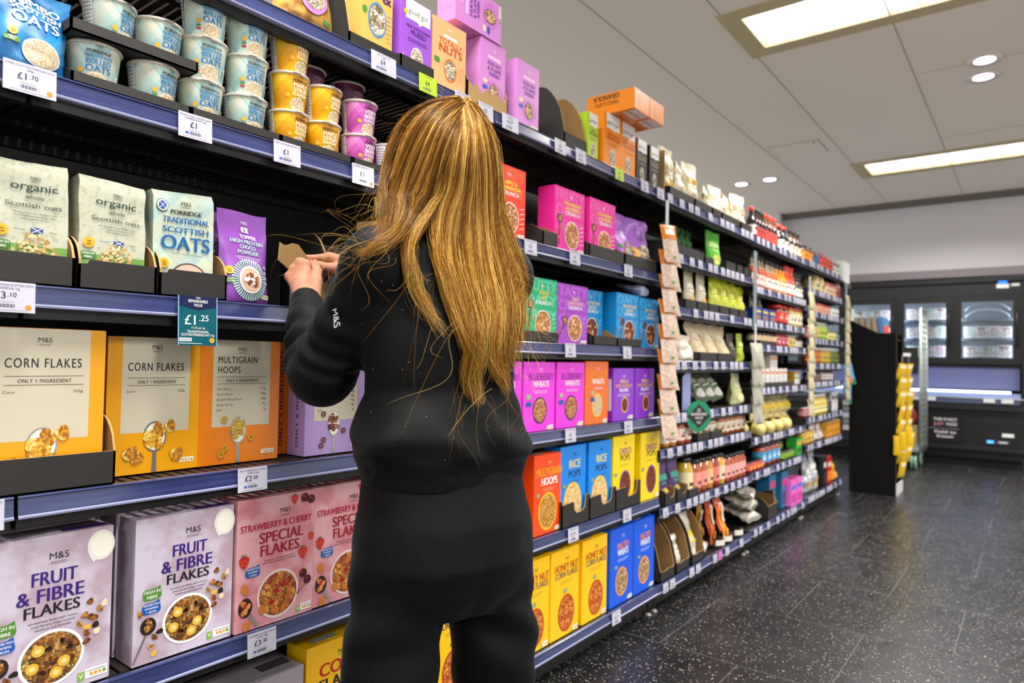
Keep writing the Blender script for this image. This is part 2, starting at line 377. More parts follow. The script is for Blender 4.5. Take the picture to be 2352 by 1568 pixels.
def bay_build(k, x0, x1):
    w = x1-x0
    t = empty('shelving_bay', BAYL[k], 'shelving', (x0, 0, 0), group='black steel shelving bays along the aisle')
    m = MB(); m.box(.002, w-.002, Y0+.505, Y0+.52, .05, 1.95, mat('#0b0b0b', .7)); 
    m.build('back_panel', t)
    for s in (0, 1):
        m = MB(); xx = .0 if s == 0 else w-.02
        m.box(xx, xx+.02, Y0+.475, Y0+.505, 0, 1.955, BLK)
        for zz in np.arange(.2, 1.9, .05): m.box(xx+.006, xx+.014, Y0+.473, Y0+.476, zz, zz+.025, mat('#050505', .8))
        m.build('upright', t)
    m = MB(); m.box(.002, w-.002, Y0+.055, Y0+.07, .012, .1, mat('#0a0a0a', .5)); m.build('plinth', t)
    for xx in (.03, w-.03):
        m = MB(); m.lathe([(.014, .0), (.016, .005), (.011, .01), (.005, .014)], mat('#a9a6a0', .35, .3), 14, c=(xx, Y0+.035)); m.lathe([(.005, .012), (.005, .1)], BLK, 10, c=(xx, Y0+.035)); m.build('foot', t)
    for i, z in enumerate(SH[k]): shelf(t, x0, x1, z, base=i == len(SH[k])-1)
    return t
for i, k in enumerate('ABCDEF'): bay_build(k, JX[i], JX[i+1])
# ================================================================== freezer on the far wall
FX = 9.6
def _glass(nt, b, N):
    tr = N('BsdfTransparent'); tr.inputs[0].default_value = (.93, .96, .97, 1)
    gl = N('BsdfGlossy'); gl.inputs['Roughness'].default_value = .02
    fr = N('Fresnel'); fr.inputs['IOR'].default_value = 1.5
    mx = N('MixShader'); nt.links.new(fr.outputs[0], mx.inputs[0]); nt.links.new(tr.outputs[0], mx.inputs[1]); nt.links.new(gl.outputs[0], mx.inputs[2])
    nt.links.new(mx.outputs[0], nt.nodes['Material Output'].inputs['Surface'])
GLASS = nodes_mat('door_glass', lambda nt, b, N: _glass(nt, b, N))

FB = mat('#0b0c0e', .45, name='freezer_black'); FG = mat('#191a1d', .4); FSL = mat('#55587a', .45, name='freezer_slate'); CHR = mat('#9aa0a6', .25, .8)
fz = empty('freezer_cabinet', 'black combination freezer with lit glass doors along the far wall', 'freezer', (9.75, 0, 0))
m = MB(); m.box(.55, .6, .1, 2.9, .2, 2.2, FB); m.box(.02, .6, .1, 2.9, 2.02, 2.2, FG); m.box(.0, .6, .06, .12, .1, 2.22, FB); m.box(.02, .6, 2.88, 2.9, .1, 2.2, FB)
m.box(.1, .6, .1, 2.9, 1.14, 1.2, FB)
m.build('cabinet', fz)
m = MB(); m.box(-.02, .04, .1, 2.9, 2.17, 2.22, mat('#050506', .5)); m.build('canopy', fz)
m = MB(); m.box(-.004, .0, 0, .12, 0, .05, mat('#e8e8e6', .4)); m.box(-.005, .0, -.1, -.02, .02, .05, mat('#dcdcda', .4)); m.build('label_plate', fz, (0.02, .24, 2.09))
m = MB(); m.box(-.006, 0, 0, .08, 0, .03, mat('#1560ff', .4, emit=4, name='blue_readout')); m.build('temperature_display', fz, (.02, .26, 2.15))
DRS = [(.13, .77), (.79, 1.37), (1.39, 1.97), (1.99, 2.57)]
for y0, y1 in DRS:
    f = .07; m = MB(); z0, z1 = 1.2, 2.01
    m.box(0, .03, y0, y0+f, z0, z1, FB); m.box(0, .03, y1-f, y1, z0, z1, FB); m.box(0, .03, y0+f, y1-f, z0, z0+f, FB); m.box(0, .03, y0+f, y1-f, z1-f, z1, FB)
    d = m.build('door', fz)
    m = MB(); m.box(.012, .018, y0+f, y1-f, z0+f, z1-f, GLASS); m.build('glass', d)
    m = MB(); m.tube([(-.005, y0+.035, 1.4), (-.03, y0+.035, 1.42), (-.03, y0+.035, 1.8), (-.005, y0+.035, 1.82)], .008, mat('#0c0c0d', .3), 8); m.build('handle', d)
    m = MB()
    for zz in (1.27, 1.5, 1.73): m.box(.1, .5, y0+.02, y1-.02, zz-.012, zz, mat('#3a4044', .4)); m.box(.095, .1, y0+.02, y1-.02, zz-.02, zz+.012, mat('#55606a', .35))
    m.build('rack', fz)
    for ya in (y0+.045, y1-.06):
        m = MB(); m.box(.035, .05, ya, ya+.015, 1.25, 1.95, mat('#dfeaff', .5, emit=22, name='freezer_tube')); m.build('light_tube', fz)
for ya in (.1, .78, 1.38, 1.98):
    m = MB(); m.box(.005, .06, ya-.045, ya+.045, 1.2, 2.02, FB); m.build('mullion', fz)
m = MB(); m.box(.52, .548, .12, 2.88, 1.2, 2.02, mat('#aab6c2', .6)); m.build('inner_back', fz)
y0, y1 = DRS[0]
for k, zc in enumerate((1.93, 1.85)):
    m = MB(); m.tube([(.085, y0+.1 + (y1-y0-.2)*i/16, zc - .09*abs(2*i/16-1)**3) for i in range(17)], .007, mat('#c4d0d2', .3), 6); m.build('highlight_arc', fz)  # arc highlights on the door glass, built as pale tubes
m = MB(); m.box(-.15, .1, .1, 2.9, .2, .76, FB); m.box(-.1, .1, .1, 2.9, .1, .2, FB); m.box(0., .1, .1, 2.9, .0, .1, mat('#050505', .6)); m.build('chest', fz)
m = MB(); m.box(.05, .1, .14, 2.9, .9, 1.16, FSL); m.build('chest_back', fz)
m = MB(); m.box(-.13, .05, .13, 2.9, .76, .86, mat('#7f88ad', .35)); m.build('glass_lid', fz)
m = MB(); m.box(-.145, -.12, .22, 2.9, .865, .885, mat('#cfe0ff', .4, emit=7, name='led_rail')); m.build('led_rail', fz)
m = MB(); m.box(-.17, -.12, .1, 2.9, .795, .81, mat('#b9c4cc', .2, .7)); m.box(-.16, -.12, .14, 2.9, .74, .795, mat('#4a5068', .35)); m.build('front_rail', fz)
for zz in (.69, .225):
    m = MB(); m.box(-.2, -.15, .06, 2.9, zz-.022, zz+.022, mat('#1c1d20', .35)); m.build('bumper', fz)
m = MB(); m.box(-.153, -.15, .12, .56, .25, .36, mat('#050506', .5))
for i in range(10): m.box(-.158, -.153, .14+.042*i, .15+.042*i, .26, .35, FB)
m.build('grille', fz)
m = MB(); m.box(-.16, -.155, .23, .45, .285, .33, mat('#3a3d44', .3)); m.box(-.162, -.16, .38, .44, .295, .32, mat('#2b7bff', .4, emit=4, name='blue_readout2')); m.box(-.162, -.16, .25, .33, .3, .315, mat('#d6d6d6')); m.build('control_panel', fz)
m = MB(); m.box(-.153, -.15, .19, .3, .37, .41, mat('#dededc')); m.build('label_plate', fz)
for y in (.42, 1.0, 1.15, .25):
    m = MB(); m.box(-.173, -.17, y-.055, y+.055, .755, .8, mat('#cfcfd4')); m.build('ticket', fz)
sg = MB(); sg.box(-.155, -.15, .68, 1.3, .27, .62, mat('#0b080a', .4)); PS = lambda x, y, l: (-.1555-.0004*l, 1.3-x, .27+y)
PK, WH_ = mat('#d890a0'), mat('#e9e4e6')
sg.text(PS, 'THIS IS NOT', .45, .25, .032, WH_, w=.24); sg.text(PS, 'JUST', .385, .195, .032, PK, w=.1); sg.text(PS, 'FOOD', .515, .195, .032, WH_, w=.11)
sg.rect(PS, .28, .155, .6, .161, mat('#8a858a')); sg.text(PS, 'Field to', .45, .1, .034, WH_, w=.22); sg.text(PS, 'frozen', .45, .05, .034, WH_, w=.17)
tag(sg.build('sign', None, (9.742, 0, 0)), 'black printed sign on the freezer front reading Field to frozen', 'sign')
# frozen packs behind the glass
FPC = [('#c98a4a', '#e9e4e0', '#7a4a2c'), ('#e0cfa4', '#e4e8e2', '#8fae8c'), ('#b5663f', '#ece6e4', '#5a3524'), ('#d0a06a', '#e8e2e6', '#c08a8a')]
k = 0
for di, (y0, y1) in enumerate(DRS[:3]):
    for si, zz in enumerate((1.27, 1.5, 1.73)):
        if di == 0 and si == 2: continue
        n = 3 if si == 0 else 4
        for i in range(n):
            c = FPC[(si + di + i) % 4]; w = (y1-y0-.16)/n*.92; h = (.15, .16, .15)[si] * (.85 + .15*rnd.random()); yc = y1-.08-(y1-y0-.16)*(i+.5)/n
            m = MB(); m.box(-.02, .02, -w/2, w/2, 0, h, mat(c[1])); P = lambda x, y, l: (-.0205-.0004*l, w/2-x, y)
            m.ell(P, w*.5, h*.46, w*.46, h*.38, cereal('frozen_food_' + c[0].strip('#'), [c[0], c[1], c[2]], 60), 1); m.rect(P, w*.1, h*.8, w*.9, h*.93, mat(c[2]), 2); m.rect(P, w*.2, h*.08, w*.6, h*.16, mat('#ffffff'), 2)
            tag(m.build('frozen_food_pack', None, (9.75+.13, yc, zz+.001)), f'frozen food pack, {ORD[i]} from left, {("lower", "middle", "upper")[si]} rack, {("right", "middle", "left")[di]} freezer door', 'frozen food', 'frozen packs behind the freezer glass')
# ================================================================== black display stand at the end of the run
st = empty('display_stand', 'tall black display stand standing in the aisle at the end of the shelving', 'display stand', (6.9, .98, 0))
CBK = mat('#060505', .8, spec=.2, name='black_card'); CED = mat('#7a6748', .8)
T = Matrix(((0, 1, 0, 0), (-1, 0, 0, .38), (0, 0, 1, 0), (0, 0, 0, 1)))
m = MB(); m.plate([(0, .0), (.38, 0), (.38, 1.452), (.235, 1.452), (0, 1.575)], .012, CBK, CBK, CED, T); m.build('side_panel', st)
m = MB(); m.plate([(0, .0), (.38, 0), (.38, 1.452), (.235, 1.452), (0, 1.575)], .012, CBK, CBK, CED, Matrix.Translation((.37, 0, 0)) @ T); m.build('side_panel', st)
m = MB(); m.box(0.012, .37, .365, .378, 0, 1.57, CBK); m.build('back_panel', st)
for zz in (.06, .38, .7, 1.02, 1.386): m = MB(); m.box(.012, .37, .01, .37, zz, zz+.012, CBK); m.build('shelf', st)
m = MB(); m.box(.012, .37, -.004, .008, 0, .1, mat('#c9c9cc')); m.build('base_board', st)
BLU, ORG, GRN = mat('#4a86bd', .4), mat('#ec4a1c', .4), mat('#117a3f', .4)
for i in range(5):
    m = MB(); w, h, d = .3, .2, .04; m.box(-w/2, w/2, -d/2, d/2, 0, h, mat('#a8957d', .6) if i < 4 else BLU)
    P = lambda x, y, l: (-w/2-.0003*l, d/2-x, y)
    P2 = lambda x, y, l: (x-w/2, -d/2-.0004*l, y)
    m.rect(P2, 0, 0, w, h, BLU); m.rect(P2, 0, .02, w, h*.62, ORG, 2); m.rect(P2, 0, 0, w, .03, GRN, 3)
    o = m.build('snack_carton', None, (7.09, 1.3-.05*i, 1.40)); o.rotation_euler.x = R(-6)
    tag(o, f'slim card snack carton, {ORD[i]} from the back in the top tray of the black stand', 'carton', 'cartons in the top of the black stand')
YB, YW = mat('#e3b70f', .35), mat('#f3ead0', .4)
def hung_bag(m, w, h, d, body, win=None):
    def f(u, v, s=1): return ((u-.5)*w*(1-.08*math.sin(math.pi*v)), s*-d*math.sin(math.pi*min(1, max(0, u)))**.7*math.sin(math.pi*v)**.6, -h*v)
    m.grid(lambda u, v: f(u, v), 8, 10, body); m.grid(lambda u, v: f(u, v, -1), 8, 10, body)
    return lambda x, y, l: Vector(f(x/w, 1-y/h)) + Vector((0, -.0012*l, 0))
kk = 0
for c, (xx, yy, ztop, n) in enumerate([(7.0, .93, 1.2, 8), (7.18, .9, 1.2, 7)]):
    m = MB(); m.box(-.004, .004, -.001, .001, -.13*n, .05, mat('#d8d8d0', .3)); tag(m.build('clip_strip', None, (xx, yy+.02, ztop)), f'plastic clip strip holding yellow bags, {"nearer" if c == 0 else "farther"} one on the black stand', 'clip strip', 'clip strips on the black stand')
    for i in range(n):
        m = MB(); P = hung_bag(m, .1, .15, .014, YB); m.rect(P, .02, .11, .08, .135, YW, 1, 4, 2)
        o = m.build('yellow_snack_bag', None, (xx + .01*math.sin(i*1.7), yy+.008 - .003*(i % 2), ztop-.02-.125*i)); o.rotation_euler = (R(14), R(rnd.uniform(-8, 8)), R(-35+rnd.uniform(-15, 15)))
        tag(o, f'yellow bag on the {"nearer" if c == 0 else "farther"} strip of the black stand, {ORD[i]} from top', 'snack bag', 'yellow bags on the black stand')
m = MB(); P = hung_bag(m, .055, .17, .01, YB)
for i, (xx, zz) in enumerate([(6.875, .46), (6.88, .5), (6.89, .55)]):
    o = m.build('yellow_snack_bag', None, (xx, .985-.05*i-.03, zz+.1)) if i == 0 else copy_tree(o); o.location = (xx, 1.0-.045*i-.03, zz+.08); o.rotation_euler.z = R(-75)
    tag(o, f'narrow yellow bag low on the front edge of the black stand, {ORD[i]} from left', 'snack bag', 'yellow bags on the black stand')
# packs on the clip strip at the end of the run
for i, zz in enumerate((1.165, 1.0)):
    m = MB(); P = hung_bag(m, .085, .19, .012, mat('#5b9bd0', .35)); m.rect(P, .0, .0, .085, .045, GRN, 1, 6, 2); m.rect(P, .015, .02, .05, .1, mat('#f0805a', .4), 2, 4, 4)
    o = m.build('blue_green_pack', None, (6.715, 1.345, zz)); o.rotation_euler = (0, R(-14 if i == 0 else 0), R(-50))
    tag(o, f'blue and green snack pack hanging at the end of the last bay, the {("upper", "lower")[i]} one', 'snack pack', 'blue and green packs by the black stand')
m = MB()
for i in range(6): m.box(-.028, .028, -.001, .001, -.055*i-.045, -.055*i, mat('#8d9197' if i % 2 else '#55585e'))
tag(m.build('sachet_strip', None, (6.665, 1.343, .9), R(-50)), 'strip of grey sachets hanging below the blue and green packs', 'sachets')
# ================================================================== roll cage
cg = empty('roll_cage', 'silver roll cage trolley behind the black display stand', 'trolley', (9.1, 1.02, 0))
ST = mat('#aab2ae', .35, .5)
m = MB(); m.box(-.25, .28, .0, .7, .2, .235, ST); m.box(-.25, .28, -.01, .0, .19, .25, CHR); m.build('base', cg)
for yy in (.0, .7):
    m = MB()
    for xx in (-.25, .28): m.tube([(xx, yy, .2), (xx, yy, 1.82)], .014, ST, 8)
    m.tube([(-.25, yy, 1.81), (.28, yy, 1.81)], .014, ST, 8)
    for i in range(24): m.tube([(-.25, yy, .3+.063*i), (.28, yy, .3+.063*i)], .004, ST, 4)
    for i in range(1, 8): m.tube([(-.25+.066*i, yy, .25), (-.25+.066*i, yy, 1.8)], .004, ST, 4)
    m.build('side_frame', cg)
GW = mat('#86a890', .4)
for xx in (-.2, .23):
    for yy in (.06, .64):
        m = MB()
        for q in (-.022, .012):
            pr = [(.03, q), (.075, q), (.08, q+.01), (.08, q+.018), (.03, q+.018)]
            vs = [(r*math.cos(2*math.pi*i/24), z, .08 + r*math.sin(2*math.pi*i/24)) for r, z in pr for i in range(24)]
            m.add(vs, [(j*24+i, j*24+(i+1) % 24, (j+1)*24+(i+1) % 24, (j+1)*24+i) for j in range(4) for i in range(24)], GW, True)
            m.add([(.03*math.cos(2*math.pi*i/24), q+.002, .08+.03*math.sin(2*math.pi*i/24)) for i in range(24)], [tuple(range(24))], CHR)
        w = m.build('castor', cg, (xx, yy, 0))
        m = MB(); m.box(-.03, .03, -.034, -.028, .07, .2, CHR); m.box(-.03, .03, .034, .04, .07, .2, CHR); m.box(-.03, .03, -.034, .04, .185, .2, CHR); m.build('fork', w)
m = MB(); m.box(-.2, .2, -.15, .15, 0, .23, mat('#a89468', .6)); m.box(-.203, -.2, -.1, .1, .04, .19, mat('#6d5a36')); m.box(-.205, -.203, -.03, .03, .06, .16, mat('#211c14'))
tag(m.build('delivery_crate', None, (9.1, 1.25, .236)), 'tan delivery crate in the bottom of the roll cage', 'crate')
m = MB(); m.grid(lambda u, v: (.16*math.cos(2*math.pi*u)*math.sin(math.pi*v)**.5, .17*math.sin(2*math.pi*u)*math.sin(math.pi*v)**.5, .11-.11*math.cos(math.pi*v)), 20, 10, mat('#8d1a1e', .5), closed=True)
tag(m.build('red_sack', None, (9.1, 1.25, .467)), 'dark red sack on top of the crate in the roll cage', 'sack')
m = MB(); m.box(-.01, .01, -.12, .12, 0, .3, mat('#0c0c0d')); m.box(-.013, -.01, -.05, .03, .2, .235, mat('#dadada')); m.box(-.013, -.01, -.06, .04, .08, .11, mat('#dadada'))
tag(m.build('notice_board', None, (8.82, 1.16, 1.07)), 'black notice board hung on the roll cage', 'board')
# ================================================================== packaging: print pieces shared by several designs
INK, NAVY, CREAM = mat('#17131a', .5), mat('#1c2350', .5), mat('#d3cab2', .45)
WH = mat('#f6f4f2', .45); GREY = mat('#8a8680', .5)
TAN, CARD = mat('#8f6a3c', .8, name='brown_card', bump=.1), mat('#b5935c', .8, name='card_edge')
BOARD = mat('#24211f', .62, name='black_tray_board', bump=.12, bscale=60)
CORNF = cereal('corn_flakes', ['#b06a10', '#e3a01c', '#f4c646', '#c07a14'], 95, '#5a2c06')
BRANF = cereal('bran_flakes_and_fruit', ['#4a230c', '#93551c', '#c28a3a', '#2a120c', '#d9b868', '#7a3f14'], 120, '#1d0c05')
REDF = cereal('flakes_with_strawberry', ['#8a3f12', '#c9742a', '#e0a048', '#a3281c', '#b8602a'], 105, '#4a1508')
HONF = cereal('honey_flakes', ['#a5380c', '#d9641a', '#ef9a3c', '#c04a10'], 85, '#4a1204')
HOOPF = cereal('hoops', ['#a86a1c', '#d99a3a', '#efc06a'], 110, '#3a1c06')
RICEF = cereal('puffed_rice', ['#cf9a48', '#edc67c', '#f8e0a8', '#e0b060'], 130, '#9a6420')
CHOCF = cereal('choco_puffs', ['#3a1208', '#7a2c14', '#a3482a'], 130, '#1d0804')
GRANF = cereal('granola', ['#8a5a2a', '#cf9a5a', '#efd0a0', '#6b3a1a', '#d8b070'], 120, '#3a1e0a')
CLUSF = cereal('clusters', ['#a3502a', '#d98a4a', '#f0bc80', '#8a3a1a', '#e8a060'], 130, '#4a1c0a')
OATF = cereal('oat_flakes', ['#c9a878', '#e0c8a0', '#ecdcc0', '#b89464'], 230, '#7a5a30')
NUTF = cereal('oats_and_nuts', ['#7a6248', '#d0bfa4', '#f0e6d2', '#8f7452', '#4a3622'], 110, '#2c1e12')
STEEL = mat('#b8b4ae', .25, .7, name='spoon_steel'); MILK = mat('#f4efe0', .3)
GOLDF = [mottle('golden_flake_'+str(i), a, c, 160, .5) for i, (a, c) in enumerate((('#b06a0c', '#e8b030'), ('#c98a18', '#f0c850'), ('#d89c20', '#f6dc7c'), ('#a05c0a', '#dca02c')))]
BRNF = [mottle('brown_flake_'+str(i), a, c, 170, .5) for i, (a, c) in enumerate((('#5a2c0c', '#a8682a'), ('#7a4416', '#c08a44'), ('#431f0a', '#8a5220'), ('#8a5a24', '#d0a868')))]
GREEN_B, BLUE_B, VEG = mat('#4f8a2c', .4), mat('#1d57b0', .4), mat('#7fb52a', .4)
SUN = mat('#f2b21c', .45)
def logo(m, P, x, y, h, c, l=2):
    m.text(P, 'M&S', x, y, h, c, b=0, l=l); m.text(P, 'FOOD', x, y-h*.75, h*.42, c, b=0, l=l, sp=.12)
    w = h*1.35
    for s in (-1, 1): m.rect(P, x+s*w*.95-h*.1, y-h*.6, x+s*w*.95+h*.1, y-h*.55, c, l)
def small(m, P, lines, x, y, h, c, w=None, l=2, gap=1.6):
    for i, t in enumerate(lines): m.text(P, t, x, y-i*h*gap, h, c, b=0, l=l, maxw=w)
def nutri(m, P, x, y, w, h, veg=True):
    m.rect(P, x, y, x+w, y+h, WH, 3)
    for i, c in enumerate(('#d9a41c', '#e0902a', '#e3b040', '#5fa53a')): m.rect(P, x+w*(.2+.2*i), y+h*.2, x+w*(.34+.2*i), y+h*.55, mat(c), 4)
    m.rect(P, x+w*.06, y+h*.7, x+w*.94, y+h*.78, GREY, 4)
    if veg: m.rect(P, x-w*.36, y-h*.1, x-w*.05, y+h*.8, VEG, 3); m.text(P, 'V', x-w*.2, y+h*.12, h*.5, WH, l=4)
def bowl(m, P, cx, cy, rx, ry, food, rim=WH, t=.9, n=0, fl=BRNF, l=2, tilt=0.):
    m.ell(P, cx, cy, rx, ry, rim, l, 36, tilt); m.ell(P, cx, cy, rx*t, ry*t, food, l+1, 36, tilt)
    for i in range(n):
        a, r = rnd.random()*6.28, rnd.random()**.5*.8
        m.blob(P, cx+rx*r*math.cos(a), cy+ry*r*math.sin(a), rx*.16, fl[i % len(fl)], l+2+.15*i)
def spoon(m, P, cx, cy, rx, ry, y1, food, kind='flake', l=2, fl=GOLDF, x1=None):
    x1 = cx if x1 is None else x1
    m.poly(P, [(cx-rx*.16, cy-ry*.9), (cx+rx*.16, cy-ry*.9), (x1+rx*.22, y1), (x1-rx*.22, y1)], STEEL, l)
    m.ell(P, cx, cy, rx, ry, STEEL, l+1, 24); m.ell(P, cx, cy, rx*.86, ry*.88, MILK, l+2, 24)
    for i in range(20):
        a, r = rnd.random()*6.28, rnd.random()**.5*.9; x, y = cx+rx*r*math.cos(a)*.85, cy+ry*r*math.sin(a)*.85
        if kind == 'hoop': hoop(m, P, x, y, rx*.3, fl[i % len(fl)], l+3+.2*i)
        else: m.blob(P, x, y, rx*.46, fl[i % len(fl)], l+3+.2*i, 11)
def hoop(m, P, x, y, r, c, l):
    n = 12; vs = [P(x+q*r*math.cos(2*math.pi*i/n), y+q*r*math.sin(2*math.pi*i/n), l) for q in (1, .45) for i in range(n)]
    m.add(vs, [(i, (i+1) % n, n+(i+1) % n, n+i) for i in range(n)], c)
def eatwell(m, P, x, y, r, l=3):
    m.star(P, x, y, r, SUN, l); m.text(P, 'eat', x, y+r*.08, r*.32, INK, l=l+1); m.text(P, 'well', x, y-r*.42, r*.32, INK, l=l+1)
def badge(m, P, x, y, w, h, t, c, l=3, tail=True):
    m.pill(P, x-w/2, y-h/2, x+w/2, y+h/2, c, l, tail); n = len(t)
    for i, s in enumerate(t): m.text(P, s, x, y+h*(.5-(i+.85)/(n+.15)), h*.55/n, WH, l=l+1, maxw=w*.85)
# ------------------------------------------------------------------ cartons
def carton(design, w, h, d, base, name='cereal_box', **k):
    """a closed carton: side-glued body, tucked top flap with its tab, print on the faces the photo shows"""
    m = MB(); base = mat(base, .38, coat=.15) if isinstance(base, str) else base
    m.box(-w/2, w/2, -d/2, d/2, 0, h, base)
    m.box(-w/2+.002, w/2-.002, -d/2+.0015, d/2-.012, h, h+.0007, base)
    m.box(-w*.16, w*.16, -d/2+.012, d/2-.016, h+.0007, h+.0013, base)
    Fr = lambda x, y, l: (x-w/2, -d/2-.00025*(l+1), y)
    Le = lambda x, y, l: (-w/2-.00025*(l+1), d/2-x, y)
    To = lambda x, y, l: (x-w/2, -d/2+y, h+.0014+.0002*l)
    design(m, Fr, Le, To, w, h, d, **k)
    return m.build(name)
def d_plain(kind):
    def f(m, P, S, U, w, h, d):
        m.rect(P, .145*w, .3*h, .87*w, h, CREAM, 0); m.rect(U, .145*w, 0, .87*w, d*.8, CREAM, 0)
        logo(m, P, .5*w, .915*h, .030*h, INK)
        if kind == 'corn':
            m.text(P, 'CORN FLAKES', .2*w, .755*h, .058*h, INK, 'l', w=.6*w, b=1, sp=.1)
            t, L = 'ONLY 1 INGREDIENT', [('Corn', '325g')]
        elif kind == 'hoops':
            m.text(P, 'MULTIGRAIN', .2*w, .815*h, .052*h, INK, 'l', w=.5*w, sp=.08); m.text(P, 'HOOPS', .2*w, .735*h, .052*h, INK, 'l', w=.28*w, sp=.08)
            t, L = 'ONLY 5 INGREDIENTS', [('Oat Flour', '115g'), ('Corn Flour', '109g'), ('Brown Rice Flour', '56g'), ('Date Syrup', '19g'), ('Salt', '1g')]
        else:
            m.text(P, 'COCOA', .2*w, .815*h, .044*h, INK, 'l', w=.28*w, sp=.05); m.text(P, 'HOOPS', .2*w, .745*h, .044*h, INK, 'l', w=.28*w, sp=.05)
            t, L = 'ONLY 6 INGREDIENTS', [('Oat Flour', '104g'), ('Corn Flour', '98g'), ('Brown Rice Flour', '50g'), ('Date Syrup', '37g'), ('Cocoa Powder', '10g'), ('Salt', '1g')]
        for v in (.70, .645): m.rect(P, .2*w, v*h, .82*w, (v+.003)*h, INK, 2)
        m.text(P, t, .51*w, .66*h, .024*h, INK, w=.42*w, sp=.05)
        for i, (a, b) in enumerate(L):
            y = (.595-.042*i)*h; m.text(P, a, .195*w, y, .018*h, INK, 'l', b=0, sp=.08); m.text(P, b, .815*w, y, .018*h, INK, 'r', b=0, sp=.06)
        m.text(S, t, d*.62, .5*h, .14*d, INK, rot=R(90), w=.86*h, sp=.06)
        if kind == 'corn':
            spoon(m, P, .5*w, .265*h, .125*w, .115*h, .0, CORNF)
            for x, y, s in ((.66, .33, .07), (.25, .15, .09), (.31, .12, .075), (.74, .12, .085)):
                for i in range(4): m.blob(P, x*w+rnd.uniform(-.02, .02)*w, y*h+rnd.uniform(-.015, .015)*h, s*w, GOLDF[i], 9+.3*i, 12)
        else:
            c = [mat(x, .5) for x in (('#c9a02c', '#e0c040', '#b5861c') if kind == 'hoops' else ('#6b2c14', '#8a4422', '#4a1c0c'))]
            spoon(m, P, .47*w, .27*h, .1*w, .115*h, .0, HOOPF, 'hoop', fl=c)
            for x, y in ((.63, .2), (.3, .13), (.26, .08), (.29, .36)): hoop(m, P, x*w, y*h, .04*w, c[0], 9)
        nutri(m, P, .77*w, .055*h, .17*w, .035*h, False)
    return f
PURP, CRIM, DRED = mat('#3c1c78', .4), mat('#b5123c', .4), mat('#9c1420', .4)
def berry(m, P, x, y, r, l=5):
    m.poly(P, [(x-r*.8, y+r*.5), (x-r*.3, y+r*.8), (x+r*.3, y+r*.8), (x+r*.8, y+r*.5), (x+r*.7, y-r*.1), (x+r*.1, y-r), (x-r*.5, y-r*.5)], mat('#c8261c', .4), l)
    for i in range(5): a = R(50+20*i); m.poly(P, [(x, y+r*.65), (x+r*.75*math.cos(a)-r*.08, y+r*.55+r*.5*math.sin(a)), (x+r*.75*math.cos(a)+r*.1, y+r*.6+r*.5*math.sin(a))], mat('#3c6b1c'), l+1)
    for i in range(5): m.ell(P, x+r*.4*math.cos(i*1.3), y-.05*r+r*.35*math.sin(i*1.3), r*.07, r*.09, mat('#f0b060'), l+1, 6)
def cherry(m, P, x, y, r, l=5):
    m.ell(P, x, y, r, r, mat('#4a0814', .25), l, 20); m.ell(P, x-r*.3, y+r*.35, r*.22, r*.2, mat('#c0506a'), l+1, 10)
def d_fruit(m, P, S, U, w, h, d):
    logo(m, P, .56*w, .85*h, .042*h, INK)
    m.text(P, 'FRUIT', .53*w, .70*h, .082*h, PURP, w=.36*w, b=2); m.text(P, '& FIBRE', .51*w, .595*h, .082*h, PURP, w=.52*w, b=2); m.text(P, 'FLAKES', .52*w, .51*h, .068*h, INK, w=.44*w, b=2)
    small(m, P, ['wholewheat flakes with raisins,', 'dried banana chips, roasted', 'hazelnuts and almonds'], .53*w, .468*h, .015*h, INK)
    badge(m, P, .17*w, .47*h, .18*w, .078*h, ['HIGH IN', 'FIBRE'], GREEN_B); badge(m, P, .165*w, .375*h, .18*w, .078*h, ['FORTIFIED WITH', 'VITAMINS', '+ IRON'], BLUE_B)
    m.ell(P, .9*w, .885*h, .115*w, .098*h, mat('#e9e3dd', .3), 1, 30); m.ell(P, .905*w, .885*h, .09*w, .078*h, MILK, 2, 30)
    m.poly(P, [(.8*w, .83*h), (.84*w, .78*h), (.88*w, .81*h)], mat('#e9e3dd', .3), 1)
    bowl(m, P, .53*w, .235*h, .255*w, .175*h, BRANF, n=34, fl=BRNF)
    for x, y in ((.42, .3), (.62, .2), (.56, .14), (.38, .2)):
        m.ell(P, x*w, y*h, .05*w, .035*h, mat('#e0b43c', .5), 12, 14); m.ell(P, x*w, y*h, .025*w, .016*h, mat('#f0d890'), 13, 10)
    for x, y in ((.5, .3), (.66, .28), (.46, .16), (.6, .33)): m.blob(P, x*w, y*h, .032*w, mat('#22100e', .4), 13.5)
    m.poly(P, [(.11*w, .2*h), (.14*w, .21*h), (.015*w, .015*h), (-.0*w, .02*h)], STEEL, 2); m.ell(P, .14*w, .255*h, .075*w, .06*h, mat('#2c2420', .3), 3, 20)
    for i in range(8): m.blob(P, .14*w+rnd.uniform(-.04, .04)*w, .255*h+rnd.uniform(-.035, .035)*h, .035*w, BRNF[i % 4], 4+.2*i)
    for i, (x, y) in enumerate([(.82, .53), (.9, .47), (.83, .43), (.74, .40), (.8, .37), (.87, .37), (.88, .33), (.8, .33), (.06, .35), (.2, .17), (.17, .11), (.2, .06), (.25, .2), (.94, .5), (.86, .42), (.78, .45), (.8, .28)]):
        m.blob(P, x*w, y*h, .04*w, (BRNF + [mat('#e0b43c'), mat('#22100e'), mat('#ead9b4')])[i % 7], 5+.1*i)
    nutri(m, P, .8*w, .035*h, .18*w, .06*h)
    m.rect(U, .6*w, d*.15, .98*w, d*.4, PURP, 1); m.text(U, 'FULLY RECYCLABLE BOX', .3*w, d*.2, d*.12, INK, w=.36*w, b=0)
